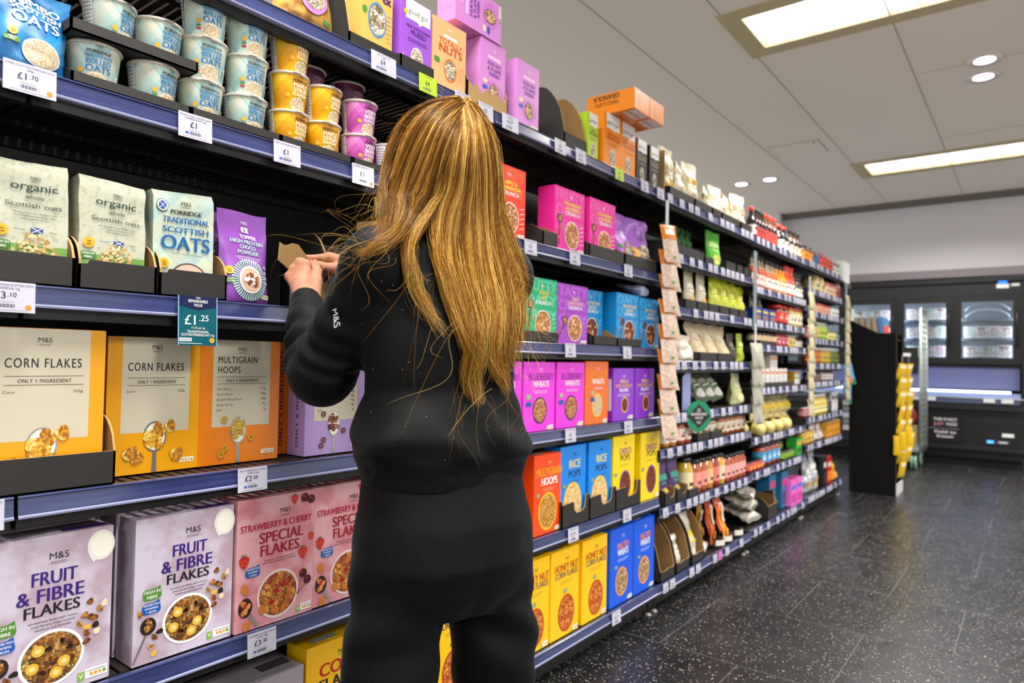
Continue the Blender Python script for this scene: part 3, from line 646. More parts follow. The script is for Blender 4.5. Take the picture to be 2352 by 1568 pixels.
def d_straw(m, P, S, U, w, h, d):
    logo(m, P, .6*w, .86*h, .036*h, INK)
    m.text(P, 'STRAWBERRY & CHERRY', .5*w, .755*h, .052*h, CRIM, w=.92*w, b=2); m.text(P, 'SPECIAL', .56*w, .645*h, .082*h, DRED, w=.58*w, b=2); m.text(P, 'FLAKES', .54*w, .545*h, .082*h, DRED, w=.52*w, b=2)
    small(m, P, ['toasted rice and wheat flakes with', 'freeze-dried strawberries and cherries'], .53*w, .5*h, .013*h, INK)
    badge(m, P, .2*w, .44*h, .18*w, .075*h, ['FORTIFIED WITH', 'VITAMINS', '+ IRON'], BLUE_B)
    bowl(m, P, .53*w, .225*h, .27*w, .19*h, REDF, rim=mat('#efd9d6', .3), n=26, fl=[mat(c, .6) for c in ('#c9782a', '#b3621e', '#dd9a48')])
    for x, y, r in ((.09, .53, .08), (.85, .5, .08), (.72, .95, .06), (.96, .62, .05)): berry(m, P, x*w, y*h, r*w)
    for x, y in ((.86, .95), (.95, .93), (.86, .33), (.92, .27)): cherry(m, P, x*w, y*h, .052*w)
    m.tube([P(.84*w, .3*h, 4), P(.78*w, .17*h, 4)], .0006, INK, 4); m.tube([P(.9*w, .24*h, 4), P(.78*w, .17*h, 4)], .0006, INK, 4)
    for x, y in ((.5, .25), (.6, .29), (.44, .17)): m.blob(P, x*w, y*h, .045*w, mat('#a81c1c', .4), 12)
    m.ell(P, .12*w, .18*h, .085*w, .075*h, mat('#3a1c1c', .3), 3, 20); m.poly(P, [(.14*w, .12*h), (.19*w, .13*h), (.3*w, .005*h), (.26*w, .005*h)], STEEL, 2)
    for i in range(8): m.blob(P, .12*w+rnd.uniform(-.05, .05)*w, .18*h+rnd.uniform(-.04, .04)*h, .04*w, mat(('#c9782a', '#dd9a48', '#a81c1c')[i % 3], .6), 4+.2*i)
    for x, y in ((.11, .32), (.33, .13), (.14, .04)): m.blob(P, x*w, y*h, .07*w, mat('#c9782a', .6), 5, 12)
    nutri(m, P, .83*w, .03*h, .15*w, .055*h)
def d_crunch(back, bc, title, tcol='#f6e24a', strokes='#ffffff', spoon_at=None, food=CLUSF):
    def f(m, P, S, U, w, h, d):
        B = mat(bc, .4); T = mat(tcol, .4)
        for i, t in enumerate(back): m.text(P, t, .5*w, (.8-.235*i)*h, .165*h, B, w=.94*w, b=2, l=0)
        logo(m, P, .53*w, .87*h, .03*h, WH, 3)
        n = len(title)
        for i, t in enumerate(title): m.text(P, t, .58*w, (.735-.075*i)*h, .055*h, T, maxw=.66*w, b=2, l=3)
        m.text(P, 'CRUNCH', .58*w, (.735-.075*n)*h, .055*h, WH, w=.46*w, b=2, l=3)
        if spoon_at:
            x, y = spoon_at; m.poly(P, [(x*w-.01*w, y*h), (x*w+.02*w, y*h), (.05*w+(.1*w if y > .4 else 0), .08*h), (.02*w+(.1*w if y > .4 else 0), .08*h)], mat('#4a2a28', .3), 2)
            m.ell(P, x*w, y*h+.03*h, .085*w, .075*h, mat('#4a2a28', .3), 3, 20); m.ell(P, x*w, y*h+.03*h, .06*w, .055*h, food, 4, 20)
        for i, (x, y) in enumerate([(.12, .3), (.2, .52), (.15, .2), (.24, .36)]): m.blob(P, x*w, y*h, .04*w, mat('#b8703a', .6), 3, 9)
        bowl(m, P, .57*w, .27*h, .24*w, .225*h, food, rim=mat('#f3e6da', .3), t=.93, l=4, n=14, fl=[mat(c, .6) for c in ('#e8a860', '#b5602a', '#f0c890')])
        for i in range(5):
            y = (.42-.07*i)*h; m.poly(P, [(.84*w, y), (.97*w, y+.025*h), (.97*w, y+.032*h), (.84*w, y+.007*h)], mat(strokes, .4), 3)
        nutri(m, P, .8*w, .02*h, .18*w, .045*h)
    return f
def d_pop(t1, c1, t2, c2, ring, food, cx=.5, cy=.27, rx=.3, ry=.22, w1=.8, w2=.6, y1=.74, y2=.645, h1=.085, h2=.075, lc='#3a2a20', rt=.88, fib=(.15, .5), tiltcol=None, lines=True, b2=1):
    def f(m, P, S, U, w, h, d):
        logo(m, P, .56*w, .88*h, .03*h, mat(lc), 2)
        m.text(P, t1, .55*w, y1*h, h1*h, mat(c1, .4), w=w1*w, b=2); m.text(P, t2, .55*w, y2*h, h2*h, mat(c2, .4), w=w2*w, b=b2)
        if lines:
            for i in range(2): m.rect(P, .32*w, (y2-.05-.022*i)*h, (.8-.08*i)*w, (y2-.045-.022*i)*h, mat(lc), 2)
        bowl(m, P, cx*w, cy*h, rx*w, ry*h, food, rim=mat(ring, .4), t=rt, l=2)
        if fib: badge(m, P, fib[0]*w, fib[1]*h, .13*w, .05*h, ['HIGH IN', 'FIBRE'], mat('#5a7f2a', .4), 3, False)
        nutri(m, P, .8*w, .015*h, .17*w, .05*h, True)
        m.rect(U, .15*w, d*.2, .55*w, d*.5, mat('#9a988a', .5), 1)
    return f
def d_muesli(t1, t2, c1, food, ring='#3f86c4', wy=.4):
    def f(m, P, S, U, w, h, d):
        C1 = mat(c1, .4)
        m.rect(P, .25*w, .86*h, .93*w, .9*h, mat('#8fc3e0', .4), 1); m.text(P, 'ADDED SUGAR', .6*w, .866*h, .025*h, INK, w=.6*w)
        m.text(P, t1, .38*w, .76*h, .085*h, C1, w=.6*w, b=2); m.text(P, t2, .32*w, .66*h, .085*h, C1, w=.5*w, b=2)
        if '&' not in t1: m.text(P, '&', .8*w, .63*h, .14*h, C1, b=2)
        bowl(m, P, .5*w, wy*h, .3*w, .2*h, food, rim=mat(ring, .4), t=.88)
        m.pill(P, .02*w, .42*h, .17*w, .5*h, GREEN_B, 2); m.star(P, .1*w, .6*h, .07*w, SUN, 2)
        for i in range(7): m.rect(P, .78*w, (.5-.05*i)*h, (.97-.03*(i % 2))*w, (.507-.05*i)*h, GREY, 2)
    return f
def d_goodgut(body, title, tc, win=True, sidet=None):
    def f(m, P, S, U, w, h, d):
        m.poly(P, [(.13*w, h), (.95*w, h), (.95*w, .72*h), (.68*w, .72*h), (.6*w, .68*h), (.52*w, .72*h), (.13*w, .72*h)], WH, 1)
        m.text(P, 'good gut', .54*w, .8*h, .075*h, INK, w=.66*w, b=0)
        m.star(P, .12*w, .8*h, .07*w, SUN, 3)
        for i, t in enumerate(title): m.text(P, t, .55*w, (.6-.085*i)*h, (.04, .065)[min(1, i)]*h, mat(tc, .4), maxw=.8*w, b=1)
        for i in range(2): m.rect(P, .2*w, (.45-.03*i)*h, .85*w, (.457-.03*i)*h, mat(tc, .4), 2)
        if win: m.ell(P, .52*w, .2*h, .2*w, .16*h, WH, 2, 26); m.ell(P, .52*w, .2*h, .185*w, .148*h, NUTF, 3, 26)
        if sidet:
            m.text(S, sidet[0], d*.4, .42*h, d*.2, mat('#5a2408'), rot=R(-90), w=.5*h, b=0); m.text(S, sidet[1], d*.08, .42*h, d*.24, INK, rot=R(-90), w=.55*h, b=2)
    return f
def d_totally(m, P, S, U, w, h, d):
    logo(m, P, .5*w, .88*h, .03*h, WH); m.pill(P, .3*w, .76*h, .72*w, .8*h, WH, 1)
    m.text(P, 'TOTALLY', .52*w, .66*h, .075*h, mat('#c4501c', .4), w=.7*w, b=1); m.text(P, 'NUTS', .52*w, .53*h, .115*h, mat('#c4501c', .4), w=.72*w, b=2)
    bowl(m, P, .52*w, .3*h, .2*w, .17*h, NUTF, rim=mat('#e07a2a', .4), t=.86)
    m.pill(P, .03*w, .34*h, .2*w, .42*h, GREEN_B, 2)
    for i in range(7): m.rect(P, .77*w, (.4-.035*i)*h, .95*w, (.404-.035*i)*h, mat('#c4501c'), 2)
def d_flame(m, P, S, U, w, h, d):
    logo(m, P, .55*w, .87*h, .028*h, WH); m.pill(P, .28*w, .74*h, .8*w, .79*h, mat('#f0c8ee'), 1)
    for i, t in enumerate(('FOUR NUT', '& FLAME', 'RAISIN')): m.text(P, t, .55*w, (.65-.075*i)*h, .055*h, mat('#7a3fa0', .4), maxw=.55*w, b=2)
    for q in range(2):
        for i in range(26):
            a = 2*math.pi*i/26 + q*.12; r0, r1 = .2+.09*q, .27+.09*q
            m.poly(P, [(.55*w + r0*w*math.cos(a-.05), .27*h + r0*.75*h*math.sin(a-.05)*.62), (.55*w + r0*w*math.cos(a+.05), .27*h + r0*.75*h*math.sin(a+.05)*.62), (.55*w + r1*w*math.cos(a), .27*h + r1*.75*h*math.sin(a)*.62)], mat('#b04ab0' if i % 3 else '#8a2f96', .4), 1)
    m.ell(P, .55*w, .27*h, .175*w, .13*h, mat('#6a3a78'), 2, 26); m.ell(P, .55*w, .27*h, .16*w, .12*h, GRANF, 3, 26)
    m.pill(P, .1*w, .36*h, .27*w, .42*h, mat('#e8dcae'), 2); m.pill(P, .1*w, .27*h, .29*w, .33*h, BLUE_B, 2); nutri(m, P, .66*w, .02*h, .3*w, .05*h)
def d_wheat(t1, c1, ring, food, fx=.16, bx=.52):
    def f(m, P, S, U, w, h, d):
        logo(m, P, .54*w, .88*h, .035*h, mat('#f3c8ee'), 2)
        m.text(P, t1, .55*w, .74*h, .1*h, mat(c1, .4), w=.8*w, b=1); m.text(P, 'WHEATS', .55*w, .64*h, .085*h, WH, w=.52*w, b=2)
        for i in range(2): m.rect(P, .34*w, (.58-.025*i)*h, .76*w, (.587-.025*i)*h, mat('#f6d0f0'), 2)
        bowl(m, P, bx*w, .3*h, .225*w, .195*h, food, rim=mat(ring, .4), t=.88)
        badge(m, P, fx*w, .5*h, .16*w, .065*h, ['HIGH IN', 'FIBRE'], mat('#93a56a', .4), 3, False); m.pill(P, (fx-.09)*w, .36*h, (fx+.09)*w, .43*h, BLUE_B, 3)
        nutri(m, P, .8*w, .01*h, .17*w, .06*h)
    return f
def d_pillow(m, P, S, U, w, h, d):
    logo(m, P, .5*w, .84*h, .035*h, WH)
    for i, (t, c, ww) in enumerate((('MILK &', '#f4dc4a', .36), ('CHOCO HAZELNUT', '#f0b84a', .8), ('PILLOWS', '#ffffff', .42))): m.text(P, t, .5*w, (.72-.085*i)*h, .065*h, mat(c, .4), w=ww*w, b=2)
    for i in range(2): m.rect(P, .2*w, (.5-.03*i)*h, .8*w, (.507-.03*i)*h, WH, 2)
    bowl(m, P, .55*w, .3*h, .17*w, .155*h, CHOCF, rim=mat('#ecc84a', .4), t=.84); nutri(m, P, .75*w, .02*h, .2*w, .07*h)
    m.rect(S, d*.1, .2*h, d*.9, .8*h, mat('#e8e0ee'), 1)
# ------------------------------------------------------------------ pots
def pot(kind):
    """paper porridge pot: tapered body, rolled rim, foil lid; print follows the curve"""
    r0, r1, h = .0375, .0475, .088
    body = {'oats': tartan('pale_teal_tartan', ['#c4e2dc', '#ecf0e2', '#92ccd2', '#e6e3c4'], 11), 'maple': tartan('amber_tartan', ['#f6b000', '#fcc800', '#f09c00', '#fede48'], 10),
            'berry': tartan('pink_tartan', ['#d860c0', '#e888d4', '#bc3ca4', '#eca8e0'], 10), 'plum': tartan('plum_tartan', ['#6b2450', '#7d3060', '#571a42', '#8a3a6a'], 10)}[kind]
    m = MB(); m.lathe([(r0-.002, 0), (r0, .002), (r1-.002, h-.004)], body, 48, capb=True, capt=False)
    P = lambda x, y, l: ((r0+(r1-r0)*y/h+.0004*(l+1))*math.sin(x/.0435), -(r0+(r1-r0)*y/h+.0004*(l+1))*math.cos(x/.0435), y)
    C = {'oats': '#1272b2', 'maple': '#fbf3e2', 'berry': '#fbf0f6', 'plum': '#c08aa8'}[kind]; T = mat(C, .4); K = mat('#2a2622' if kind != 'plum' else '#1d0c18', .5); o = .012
    m.text(P, 'M&S', o, .0775, .0046, K, b=0); m.text(P, 'FOOD', o, .0745, .0018, K, b=0)
    m.text(P, 'PORRIDGE', o, .0665, .006, K, w=.04, b=2)
    if kind == 'oats':
        for t, y, hh, ww in (('TRADITIONAL', .058, .0064, .047), ('ROLLED', .0465, .0092, .042), ('OATS', .033, .0115, .044)): m.text(P, t, o, y, hh, T, w=ww, b=2)
    else:
        for t, y, hh, ww in ((('MAPLE', .0545, .0095, .037), ('SYRUP', .043, .0095, .037), ('FLAVOUR', .0345, .0066, .037)) if kind == 'maple' else (('VERY', .0545, .01, .037), ('BERRY', .0425, .01, .038), ('FLAVOUR', .0335, .0066, .037))): m.text(P, t, o, y, hh, T, w=ww, b=2)
        m.pill(P, o-.011, .026, o+.011, .032, GREEN_B, 2)
    m.ell(P, o-.003, .014, .021, .0175, mat('#efe2d2', .4), 1, 24, rings=2); m.ell(P, o-.003, .014, .0195, .016, OATF, 2.2, 24, rings=2)
    eat = (o-.031, .034); m.star(P, eat[0], eat[1], .0055, SUN, 2)
    if kind == 'oats': m.pill(P, eat[0]-.005, .022, eat[0]+.005, .0265, GREEN_B, 2); m.pill(P, eat[0]-.005, .015, eat[0]+.005, .0195, mat('#b8263a', .4), 2)
    m.rect(P, o+.034, .006, o+.042, .036, mat('#e8ecea', .4), 2, 3, 1)
    for i in range(4): m.rect(P, o+.036, .01+.006*i, o+.04, .013+.006*i, mat(('#6aa53a', '#e0902a', '#6aa53a', '#d9c41c')[i]), 3, 2, 1)
    m.rect(P, -.085, .004, -.058, .082, mat('#dfe0e6', .4), 1, 6, 1)
    for i in range(9): m.rect(P, -.083, .074-.007*i, -.062+.002*(i % 3), .0755-.007*i, GREY, 2, 4, 1)
    t = m.build('porridge_pot')
    m = MB(); m.lathe([(r1-.003, h-.005), (r1+.0005, h-.005), (r1+.0015, h-.003), (r1+.0005, h-.0008), (r1-.002, h)], mat('#ece4d2', .4), 48, capb=False, capt=False); m.build('rim', t)
    m = MB(); m.lathe([(0, h+.0012), (r1-.004, h+.0012), (r1+.0012, h+.0004), (r1+.002, h-.002)], mat('#dcd9d2', .3, .2), 48, capb=False, capt=False)
    m.poly(lambda x, y, l: (x, -r1-.001-y*.8, h-.0015-y*.25), [(-.012, 0), (.012, 0), (.005, .008), (-.005, .008)], mat('#dcd9d2', .3, .2)); m.build('lid', t)
    return t
# ------------------------------------------------------------------ bags
def soft(x, y, s, k=1.):
    return noise.noise(Vector((x*k, y*k, s)))
def pouch(w, h, d, body, design, name='pouch', seed=0., top=.07, taper=.06, back=None, wr=.004, k=1.):
    """stand-up pouch: sealed top band, swelling belly, gusset foot, slightly crumpled film"""
    def S(u, v, s):
        vv = min(1, max(0, v)); uu = min(1, max(0, u))
        prof = (math.sin(math.pi*uu)**.55) * (min(1, vv/.12)**.4*.35+.65 if vv < .12 else 1.) * max(0., 1-max(0, (vv-.25)/(1-top-.25)))**.75 if vv < 1-top else 0.
        x = (u-.5)*w*(1-taper*math.sin(math.pi*min(1, vv*1.15))) ; wn = wr*soft(u*3+seed, vv*4, seed+s, k)*(1 if vv < 1-top else .5)
        return (x + wr*.6*soft(vv*5, seed, 2.+s), s*(prof*d/2 + .0008) + wn, vv*h + .006*soft(u*2, seed, 5.)*vv)
    m = MB(); m.grid(lambda u, v: S(u, v, -1), 16, 24, body); m.grid(lambda u, v: S(1-u, v, 1), 16, 24, back or body)
    m.grid(lambda u, v: tuple(np.array(S(u, 0, -1))*(1-v) + np.array(S(u, 0, 1))*v), 8, 2, body)
    P = lambda x, y, l: Vector(S(x/w, y/h, -1)) + Vector((0, -.00055*(l+1)-.001, 0))
    design(m, P, w, h)
    return m.build(name)
def paperbag(w, h, d, body, design, name='oat_bag', seed=0., fold=.06):
    """block-bottomed paper bag, top folded back"""
    def Fr(u, v): return (-w/2+w*u + .003*soft(v*3, seed, 1.), -d/2 + .003*soft(u*3+seed, v*4, 3.) + (0 if v < 1-fold else (v-1+fold)/fold*d*.1), h*v*(1-.02*math.sin(2.2*u+seed)*v))
    def Si(u, v): a = np.array(Fr(0, v)); b = np.array((-w/2+.004*soft(v*4, seed, 7.), d/2, a[2]-.004)); c = a*(1-u)+b*u; c[0] += .004*soft(u*3, v*4, seed+9)*math.sin(math.pi*u); return tuple(c)
    def Sr(u, v): a = np.array(Fr(1, v)); b = np.array((w/2, d/2, a[2]-.004)); return tuple(a*(1-u)+b*u)
    def Bk(u, v): a = np.array(Si(1, v)); b = np.array(Sr(1, v)); return tuple(a*(1-u)+b*u)
    def Tp(u, v): a = np.array(Fr(u, 1)); b = np.array(Bk(u, 1)); c = a*(1-v)+b*v; c[2] += .012*math.sin(math.pi*v)*(.6+.4*soft(u*4, seed, 0)); return tuple(c)
    m = MB()
    for f in (Fr, Si, Sr, Bk, Tp): m.grid(f, 14, 14, body)
    P = lambda x, y, l: Vector(Fr(x/w, y/h)) + Vector((0, -.0005*(l+1)-.0012, 0))
    Q = lambda x, y, l: Vector(Si(1-x/d, y/h)) + Vector((-.0006*(l+1), 0, 0))
    design(m, P, Q, w, h, d)
    return m.build(name, sharp=50)
DG = mat('#1f3f33', .5)
def d_organic(m, P, Q, w, h, d):
    gr = mat('#6fa04a', .5)
    m.rect(P, 0, 0, w, .3*h, gr, 0, 8, 4); m.rect(Q, 0, 0, d, .3*h, gr, 0, 4, 4)
    logo(m, P, .56*w, .845*h, .028*h, DG)
    m.text(P, 'organic', .55*w, .755*h, .062*h, DG, w=.62*w, b=1); m.text(P, 'whole', .55*w, .68*h, .038*h, DG, maxw=.4*w, b=0); m.text(P, 'Scottish oats', .54*w, .61*h, .038*h, DG, w=.74*w, b=0)
    small(m, P, ['Whole jumbo rolled oat flakes ideal', 'for a traditional hearty porridge', 'with a medium texture'], .55*w, .555*h, .015*h, DG, .86*w)
    m.rect(P, .5*w, .4*h, .66*w, .445*h, mat('#2c3f8a'), 2, 2, 1)
    for a in ((.5, .4, .66, .445), (.5, .445, .66, .4)):
        m.poly(P, [(a[0]*w, a[1]*h), (a[0]*w+.02*w, a[1]*h), (a[2]*w, a[3]*h), (a[2]*w-.02*w, a[3]*h)], WH, 3)
    m.text(P, 'Scottish', .36*w, .415*h, .016*h, DG, b=0); m.text(P, 'Milled', .79*w, .41*h, .016*h, DG, b=0)
    eatwell(m, P, .14*w, .4*h, .09*w); badge(m, P, .14*w, .285*h, .24*w, .07*h, ['HIGH IN', 'FIBRE'], mat('#3f7a2c', .4), 3, False)
    fl = [mat(c, .6) for c in ('#d9bd84', '#c9a468', '#e8d4a4', '#b08a4c')]
    for i in range(100):
        y = rnd.random()**1.3; x = .56 + (rnd.random()-.5)*.7*(1-.7*y); m.blob(P, x*w, (.2+.19*y)*h, .03*w, fl[i % 4], 3.5+.04*i, 8)
def d_scottish(m, P, Q, w, h, d):
    B = mat('#1c62a0', .45)
    m.ell(P, .13*w, .845*h, .095*w, .062*h, INK, 2, 26); m.ell(P, .13*w, .845*h, .088*w, .057*h, mat('#cfdcd2'), 3, 26); m.ell(P, .13*w, .845*h, .062*w, .041*h, mat('#2c4a9c'), 4, 22)
    for s in (-1, 1): m.poly(P, [(.13*w-.045*w, .845*h-s*.03*h-.004*h), (.13*w-.045*w, .845*h-s*.03*h+.004*h), (.13*w+.045*w, .845*h+s*.03*h+.004*h), (.13*w+.045*w, .845*h+s*.03*h-.004*h)], WH, 5)
    logo(m, P, .52*w, .865*h, .036*h, INK)
    for t, y, hh, ww, c, b in (('PORRIDGE', .775, .04, .52, INK, 2), ('TRADITIONAL', .69, .053, .78, B, 2), ('SCOTTISH', .595, .053, .78, B, 2), ('OATS', .43, .13, .82, B, 2)): m.text(P, t, .52*w, y*h, hh*h, c, w=ww*w, b=b)
    small(m, P, ['milled for a soft and creamy texture'], .54*w, .385*h, .014*h, INK, .6*w)
    eatwell(m, P, .17*w, .29*h, .085*w)
    m.ell(P, .58*w, .16*h, .3*w, .15*h, mat('#5a4438', .4), 2, 30, arc=(0, math.pi)); m.ell(P, .58*w, .15*h, .28*w, .145*h, mat('#cbb4a0', .6), 3, 30, arc=(0, math.pi))
def d_jumbo(m, P, w, h):
    logo(m, P, .52*w, .9*h, .02*h, NAVY); m.text(P, 'PORRIDGE', .56*w, .83*h, .04*h, mat('#12446b'), w=.46*w)
    for t, y, hh, ww in (('JUMBO', .735, .085, .6), ('SCOTTISH', .655, .06, .66), ('OATS', .52, .115, .62)): m.text(P, t, .56*w, y*h, hh*h, WH, w=ww*w, b=2)
    small(m, P, ['traditional whole rolled oats', 'a hearty porridge with texture'], .54*w, .47*h, .016*h, NAVY, .7*w)
    eatwell(m, P, .27*w, .36*h, .07*w); badge(m, P, .27*w, .265*h, .2*w, .06*h, ['HIGH IN', 'FIBRE'], GREEN_B, 3, False)
    m.ell(P, .64*w, .2*h, .25*w, .17*h, mat('#d8d4cc', .3), 3, 28, rings=4); m.ell(P, .64*w, .2*h, .22*w, .15*h, OATF, 4, 28, rings=4)
def d_topper(m, P, w, h):
    L = mat('#b9a4dc', .4); G = mat('#a9dcc0', .4)
    m.text(P, 'M&S', .52*w, .865*h, .03*h, WH, b=0); m.rect(P, .45*w, .77*h, .59*w, .83*h, WH, 2, 2, 2); m.text(P, '&', .52*w, .783*h, .032*h, INK, l=3)
    m.text(P, 'TOPPER', .55*w, .7*h, .042*h, WH, w=.34*w, b=2)
    for t, y, ww in (('HIGH PROTEIN', .64, .68), ('CHOCO', .58, .35), ('POWDER', .52, .44)): m.text(P, t, .52*w, y*h, .042*h, G, w=ww*w, b=2)
    small(m, P, ['a healthy mix of finely milled chia and', 'linseeds, dates, cocoa and cocoa', 'powders, high in protein'], .52*w, .48*h, .014*h, WH, .56*w)
    for i in range(44):
        a = 2*math.pi*i/44; r0, r1 = .24, .36
        m.poly(P, [(.52*w+r0*w*math.cos(a-.03), .24*h+r0*w*1.05*math.sin(a-.03)), (.52*w+r1*w*math.cos(a-.045), .24*h+r1*w*1.05*math.sin(a-.045)), (.52*w+r1*w*math.cos(a+.045), .24*h+r1*w*1.05*math.sin(a+.045)), (.52*w+r0*w*math.cos(a+.03), .24*h+r0*w*1.05*math.sin(a+.03))], G, 2)
    m.ell(P, .52*w, .24*h, .235*w, .25*w, mat('#efe8e0', .3), 3, 30, rings=4); m.ell(P, .52*w, .24*h, .2*w, .21*w, mat('#c9a58c', .6), 4, 26, rings=3)
    for i in range(14): m.blob(P, .52*w+rnd.uniform(-.1, .1)*w, .24*h+rnd.uniform(-.055, .055)*h, .07*w, mat(('#f3e9e0', '#7a3a1e', '#8f4a28', '#f0e2d4')[i % 4], .6), 5+.1*i)
    eatwell(m, P, .13*w, .33*h, .08*w); badge(m, P, .14*w, .22*h, .19*w, .055*h, ['HIGH IN', 'PROTEIN'], GREEN_B, 3, False)
    for i in range(4): m.ell(P, .88*w, (.4-.06*i)*h, .045*w, .024*h, L, 2, 16)
    nutri(m, P, .8*w, .04*h, .16*w, .05*h)
def d_gold(m, P, w, h):
    m.ell(P, .52*w, .36*h, .27*w, .26*h, mat('#b87ac0', .4), 2, 30, rings=5); m.ell(P, .52*w, .37*h, .23*w, .22*h, NUTF, 3, 28, rings=5)
    m.pill(P, .7*w, .05*h, .85*w, .1*h, GREEN_B, 2)
def d_almond(m, P, w, h):
    for i, t in enumerate(('HONEY', 'ALMOND', 'CRUNCH')): m.text(P, t, .52*w, (.72-.08*i)*h, .06*h, mat('#3a2068', .4), maxw=.6*w, b=0, l=3)
    for i in range(12): m.blob(P, (.3+rnd.uniform(-.14, .2))*w, (.25+rnd.uniform(-.12, .15))*h, .1*w, mat('#e8a83c', .5), 2+.05*i)
    m.ell(P, .6*w, .28*h, .26*w, .2*h, NUTF, 4, 26, rings=4); m.pill(P, .05*w, .3*h, .22*w, .36*h, GREEN_B, 3)
# ------------------------------------------------------------------ shelf-ready trays (black board outside, brown inside)
def tray(w, d, hf, hb, front=None, slope=.45, name='shelf_tray', back=True, label=False, fm=None):
    m = MB(); t = .004
    m.box(-w/2, w/2, -d/2, d/2, 0, .003, BOARD)
    fp = front(w, hf) if front else [(0, 0), (w, 0), (w, hf), (0, hf)]
    m.plate(fp, t, fm or BOARD, TAN, CARD, frame((-w/2, -d/2, 0), (1, 0, 0), (0, 0, 1)))
    for s in (-1, 1):
        x = -w/2 if s < 0 else w/2-t
        pts = [(0, 0), (d, 0), (d, hb), (d*slope, hb)]
        n = 5
        for i in range(1, n): a = i/n; pts.append((d*slope*(1-a), hb + (hf-hb)*(a if hb < .1 else 1-(1-a**1.6)**.62)))
        pts.append((0, hf))
        T = Matrix(((0, 1, 0, x), (1, 0, 0, -d/2), (0, 0, 1, 0), (0, 0, 0, 1)))
        m.plate(pts, t, BOARD if s < 0 else TAN, TAN if s < 0 else BOARD, CARD, T)
    if back: m.box(-w/2, w/2, d/2-t, d/2, 0, hb, BOARD)
    if label:
        Lp = lambda x, y, l: (-w/2-.0006*(l+1), d*.28-x, .02+y); m.rect(Lp, 0, 0, .055, .1, mat('#dfe6ea', .5), 0)
        for i in range(6): m.rect(Lp, .006, .01+.009*i, .045-.004*(i % 3), .013+.009*i, GREY, 1)
        for i in range(12): m.rect(Lp, .006+.0035*i, .068, .0078+.0035*i, .09, INK, 1)
    o = m.build(name)
    return o
def f_torn(w, h):
    pts = [(0, 0), (w, 0), (w, h)]
    for i in range(1, 9): pts.append((w*(1-i/9), h*(.55+.45*abs(math.cos(i*1.3)))))
    return pts + [(0, h)]
def f_scoop(w, h):
    return [(0, 0), (w, 0), (w, h*1.05), (w*.88, h*1.05), (w*.84, h*.62), (w*.78, h*.5), (w*.52, h*.44), (w*.44, h*.6), (w*.42, h*.9), (0, h*.86)]
def put(o, x, y, z, label=None, cat=None, group=None, rz=0., rx=0., ry=0.):
    o.location = (x, y, z); o.rotation_euler = (R(rx), R(ry), R(rz))
    if (rx or ry) and o.type == 'MESH' and abs(rx) < 60 and abs(ry) < 60 and o.data.vertices:      # a tilted pack still rests on its lowest corner
        M = o.rotation_euler.to_matrix(); lo = min((M @ Vector(c)).z for c in o.bound_box); l0 = min(c[2] for c in o.bound_box)
        if l0 > -.02: o.location.z = z - lo + l0
    return tag(o, label, cat, group)
def again(o, x, y, z, label, group=None, rz=0., rx=0., ry=0.):
    c = copy_tree(o); put(c, x, y, z, label, None, group, rz, rx, ry); return c
def sc(o, sx=1., sy=1., sz=1.): o.scale = (sx, sy, sz); return o
# ================================================================== bay B, left of the person
FY = 1.386                               # plane of the pack fronts, just behind the ticket strips
zt, zp, zo, zc, zf, zb = [z + .001 for z in SH['B']]
def cbox(design, x0, x1, h, base, z, label, d=.07, y=FY, name='cereal_box', cat='cereal box', group=None, rz=0., **k):
    o = carton(design, x1-x0, h, d, base, name, **k); return put(o, (x0+x1)/2, y+d/2, z, label, cat, group, rz)
# --- row of plain yellow and orange boxes
cf = cbox(d_plain('corn'), .37-.195+.18, .555, .282, '#f0a600', zc+.004, 'yellow corn flakes box standing in the black tray at the left edge', y=1.4, group='plain ingredient cereal boxes')
o = again(cf, .673, 1.482, zc, 'yellow corn flakes box between the tray and the orange multigrain hoops box', 'plain ingredient cereal boxes'); sc(o, .95, 1, .985)
mg = cbox(d_plain('hoops'), .766, .962, .278, '#f08208', zc, 'orange multigrain hoops box with cream panel and a spoon of hoops', y=1.445, group='plain ingredient cereal boxes')
o = again(mg, 1.0, 1.595, zc, 'orange hoops box turned sideways showing its ONLY 5 INGREDIENTS spine', 'plain ingredient cereal boxes', rz=90)
cbox(d_plain('cocoa'), 1.016, 1.2, .281, '#b294d0', zc, 'lilac cocoa hoops box partly hidden behind the raised left elbow', y=1.415, group='plain ingredient cereal boxes')
put(tray(.255, .16, .062, .125, slope=.32), .44, 1.372+.08, zc, 'black card tray with brown inside holding the first corn flakes box', 'tray', 'black shelf trays in the left bay')
# --- row of fruit and strawberry boxes
LM = mottle('lilac_mottle', '#b79fae', '#cfc4d6', 16, .38); PM = mottle('pink_mottle', '#d3848c', '#e0a9ae', 18, .38)
ff = carton(d_fruit, .204, .283, .07, LM); put(ff, .717, FY+.035, zf, 'lilac fruit and fibre flakes box, right one at the front', 'cereal box', 'lilac fruit and fibre boxes')
for i in (1, 2): again(ff, .717-.004*i, FY+.035+.078*i, zf, f'lilac fruit and fibre box, {ORD[i]} in the line behind the right one', 'lilac fruit and fibre boxes')
again(ff, .472, FY+.035, zf, 'lilac fruit and fibre flakes box in the lower left corner', 'lilac fruit and fibre boxes'); again(ff, .472, FY+.117, zf, 'lilac fruit and fibre box standing behind the lower left corner one', 'lilac fruit and fibre boxes')
again(ff, .23, FY+.04, zf, 'lilac fruit and fibre box almost wholly beyond the left edge of the photo', 'lilac fruit and fibre boxes')
sb = carton(d_straw, .2, .288, .07, PM); put(sb, .925, FY+.03, zf, 'pink strawberry and cherry special flakes box beside the lilac ones', 'cereal box', 'pink strawberry and cherry boxes')
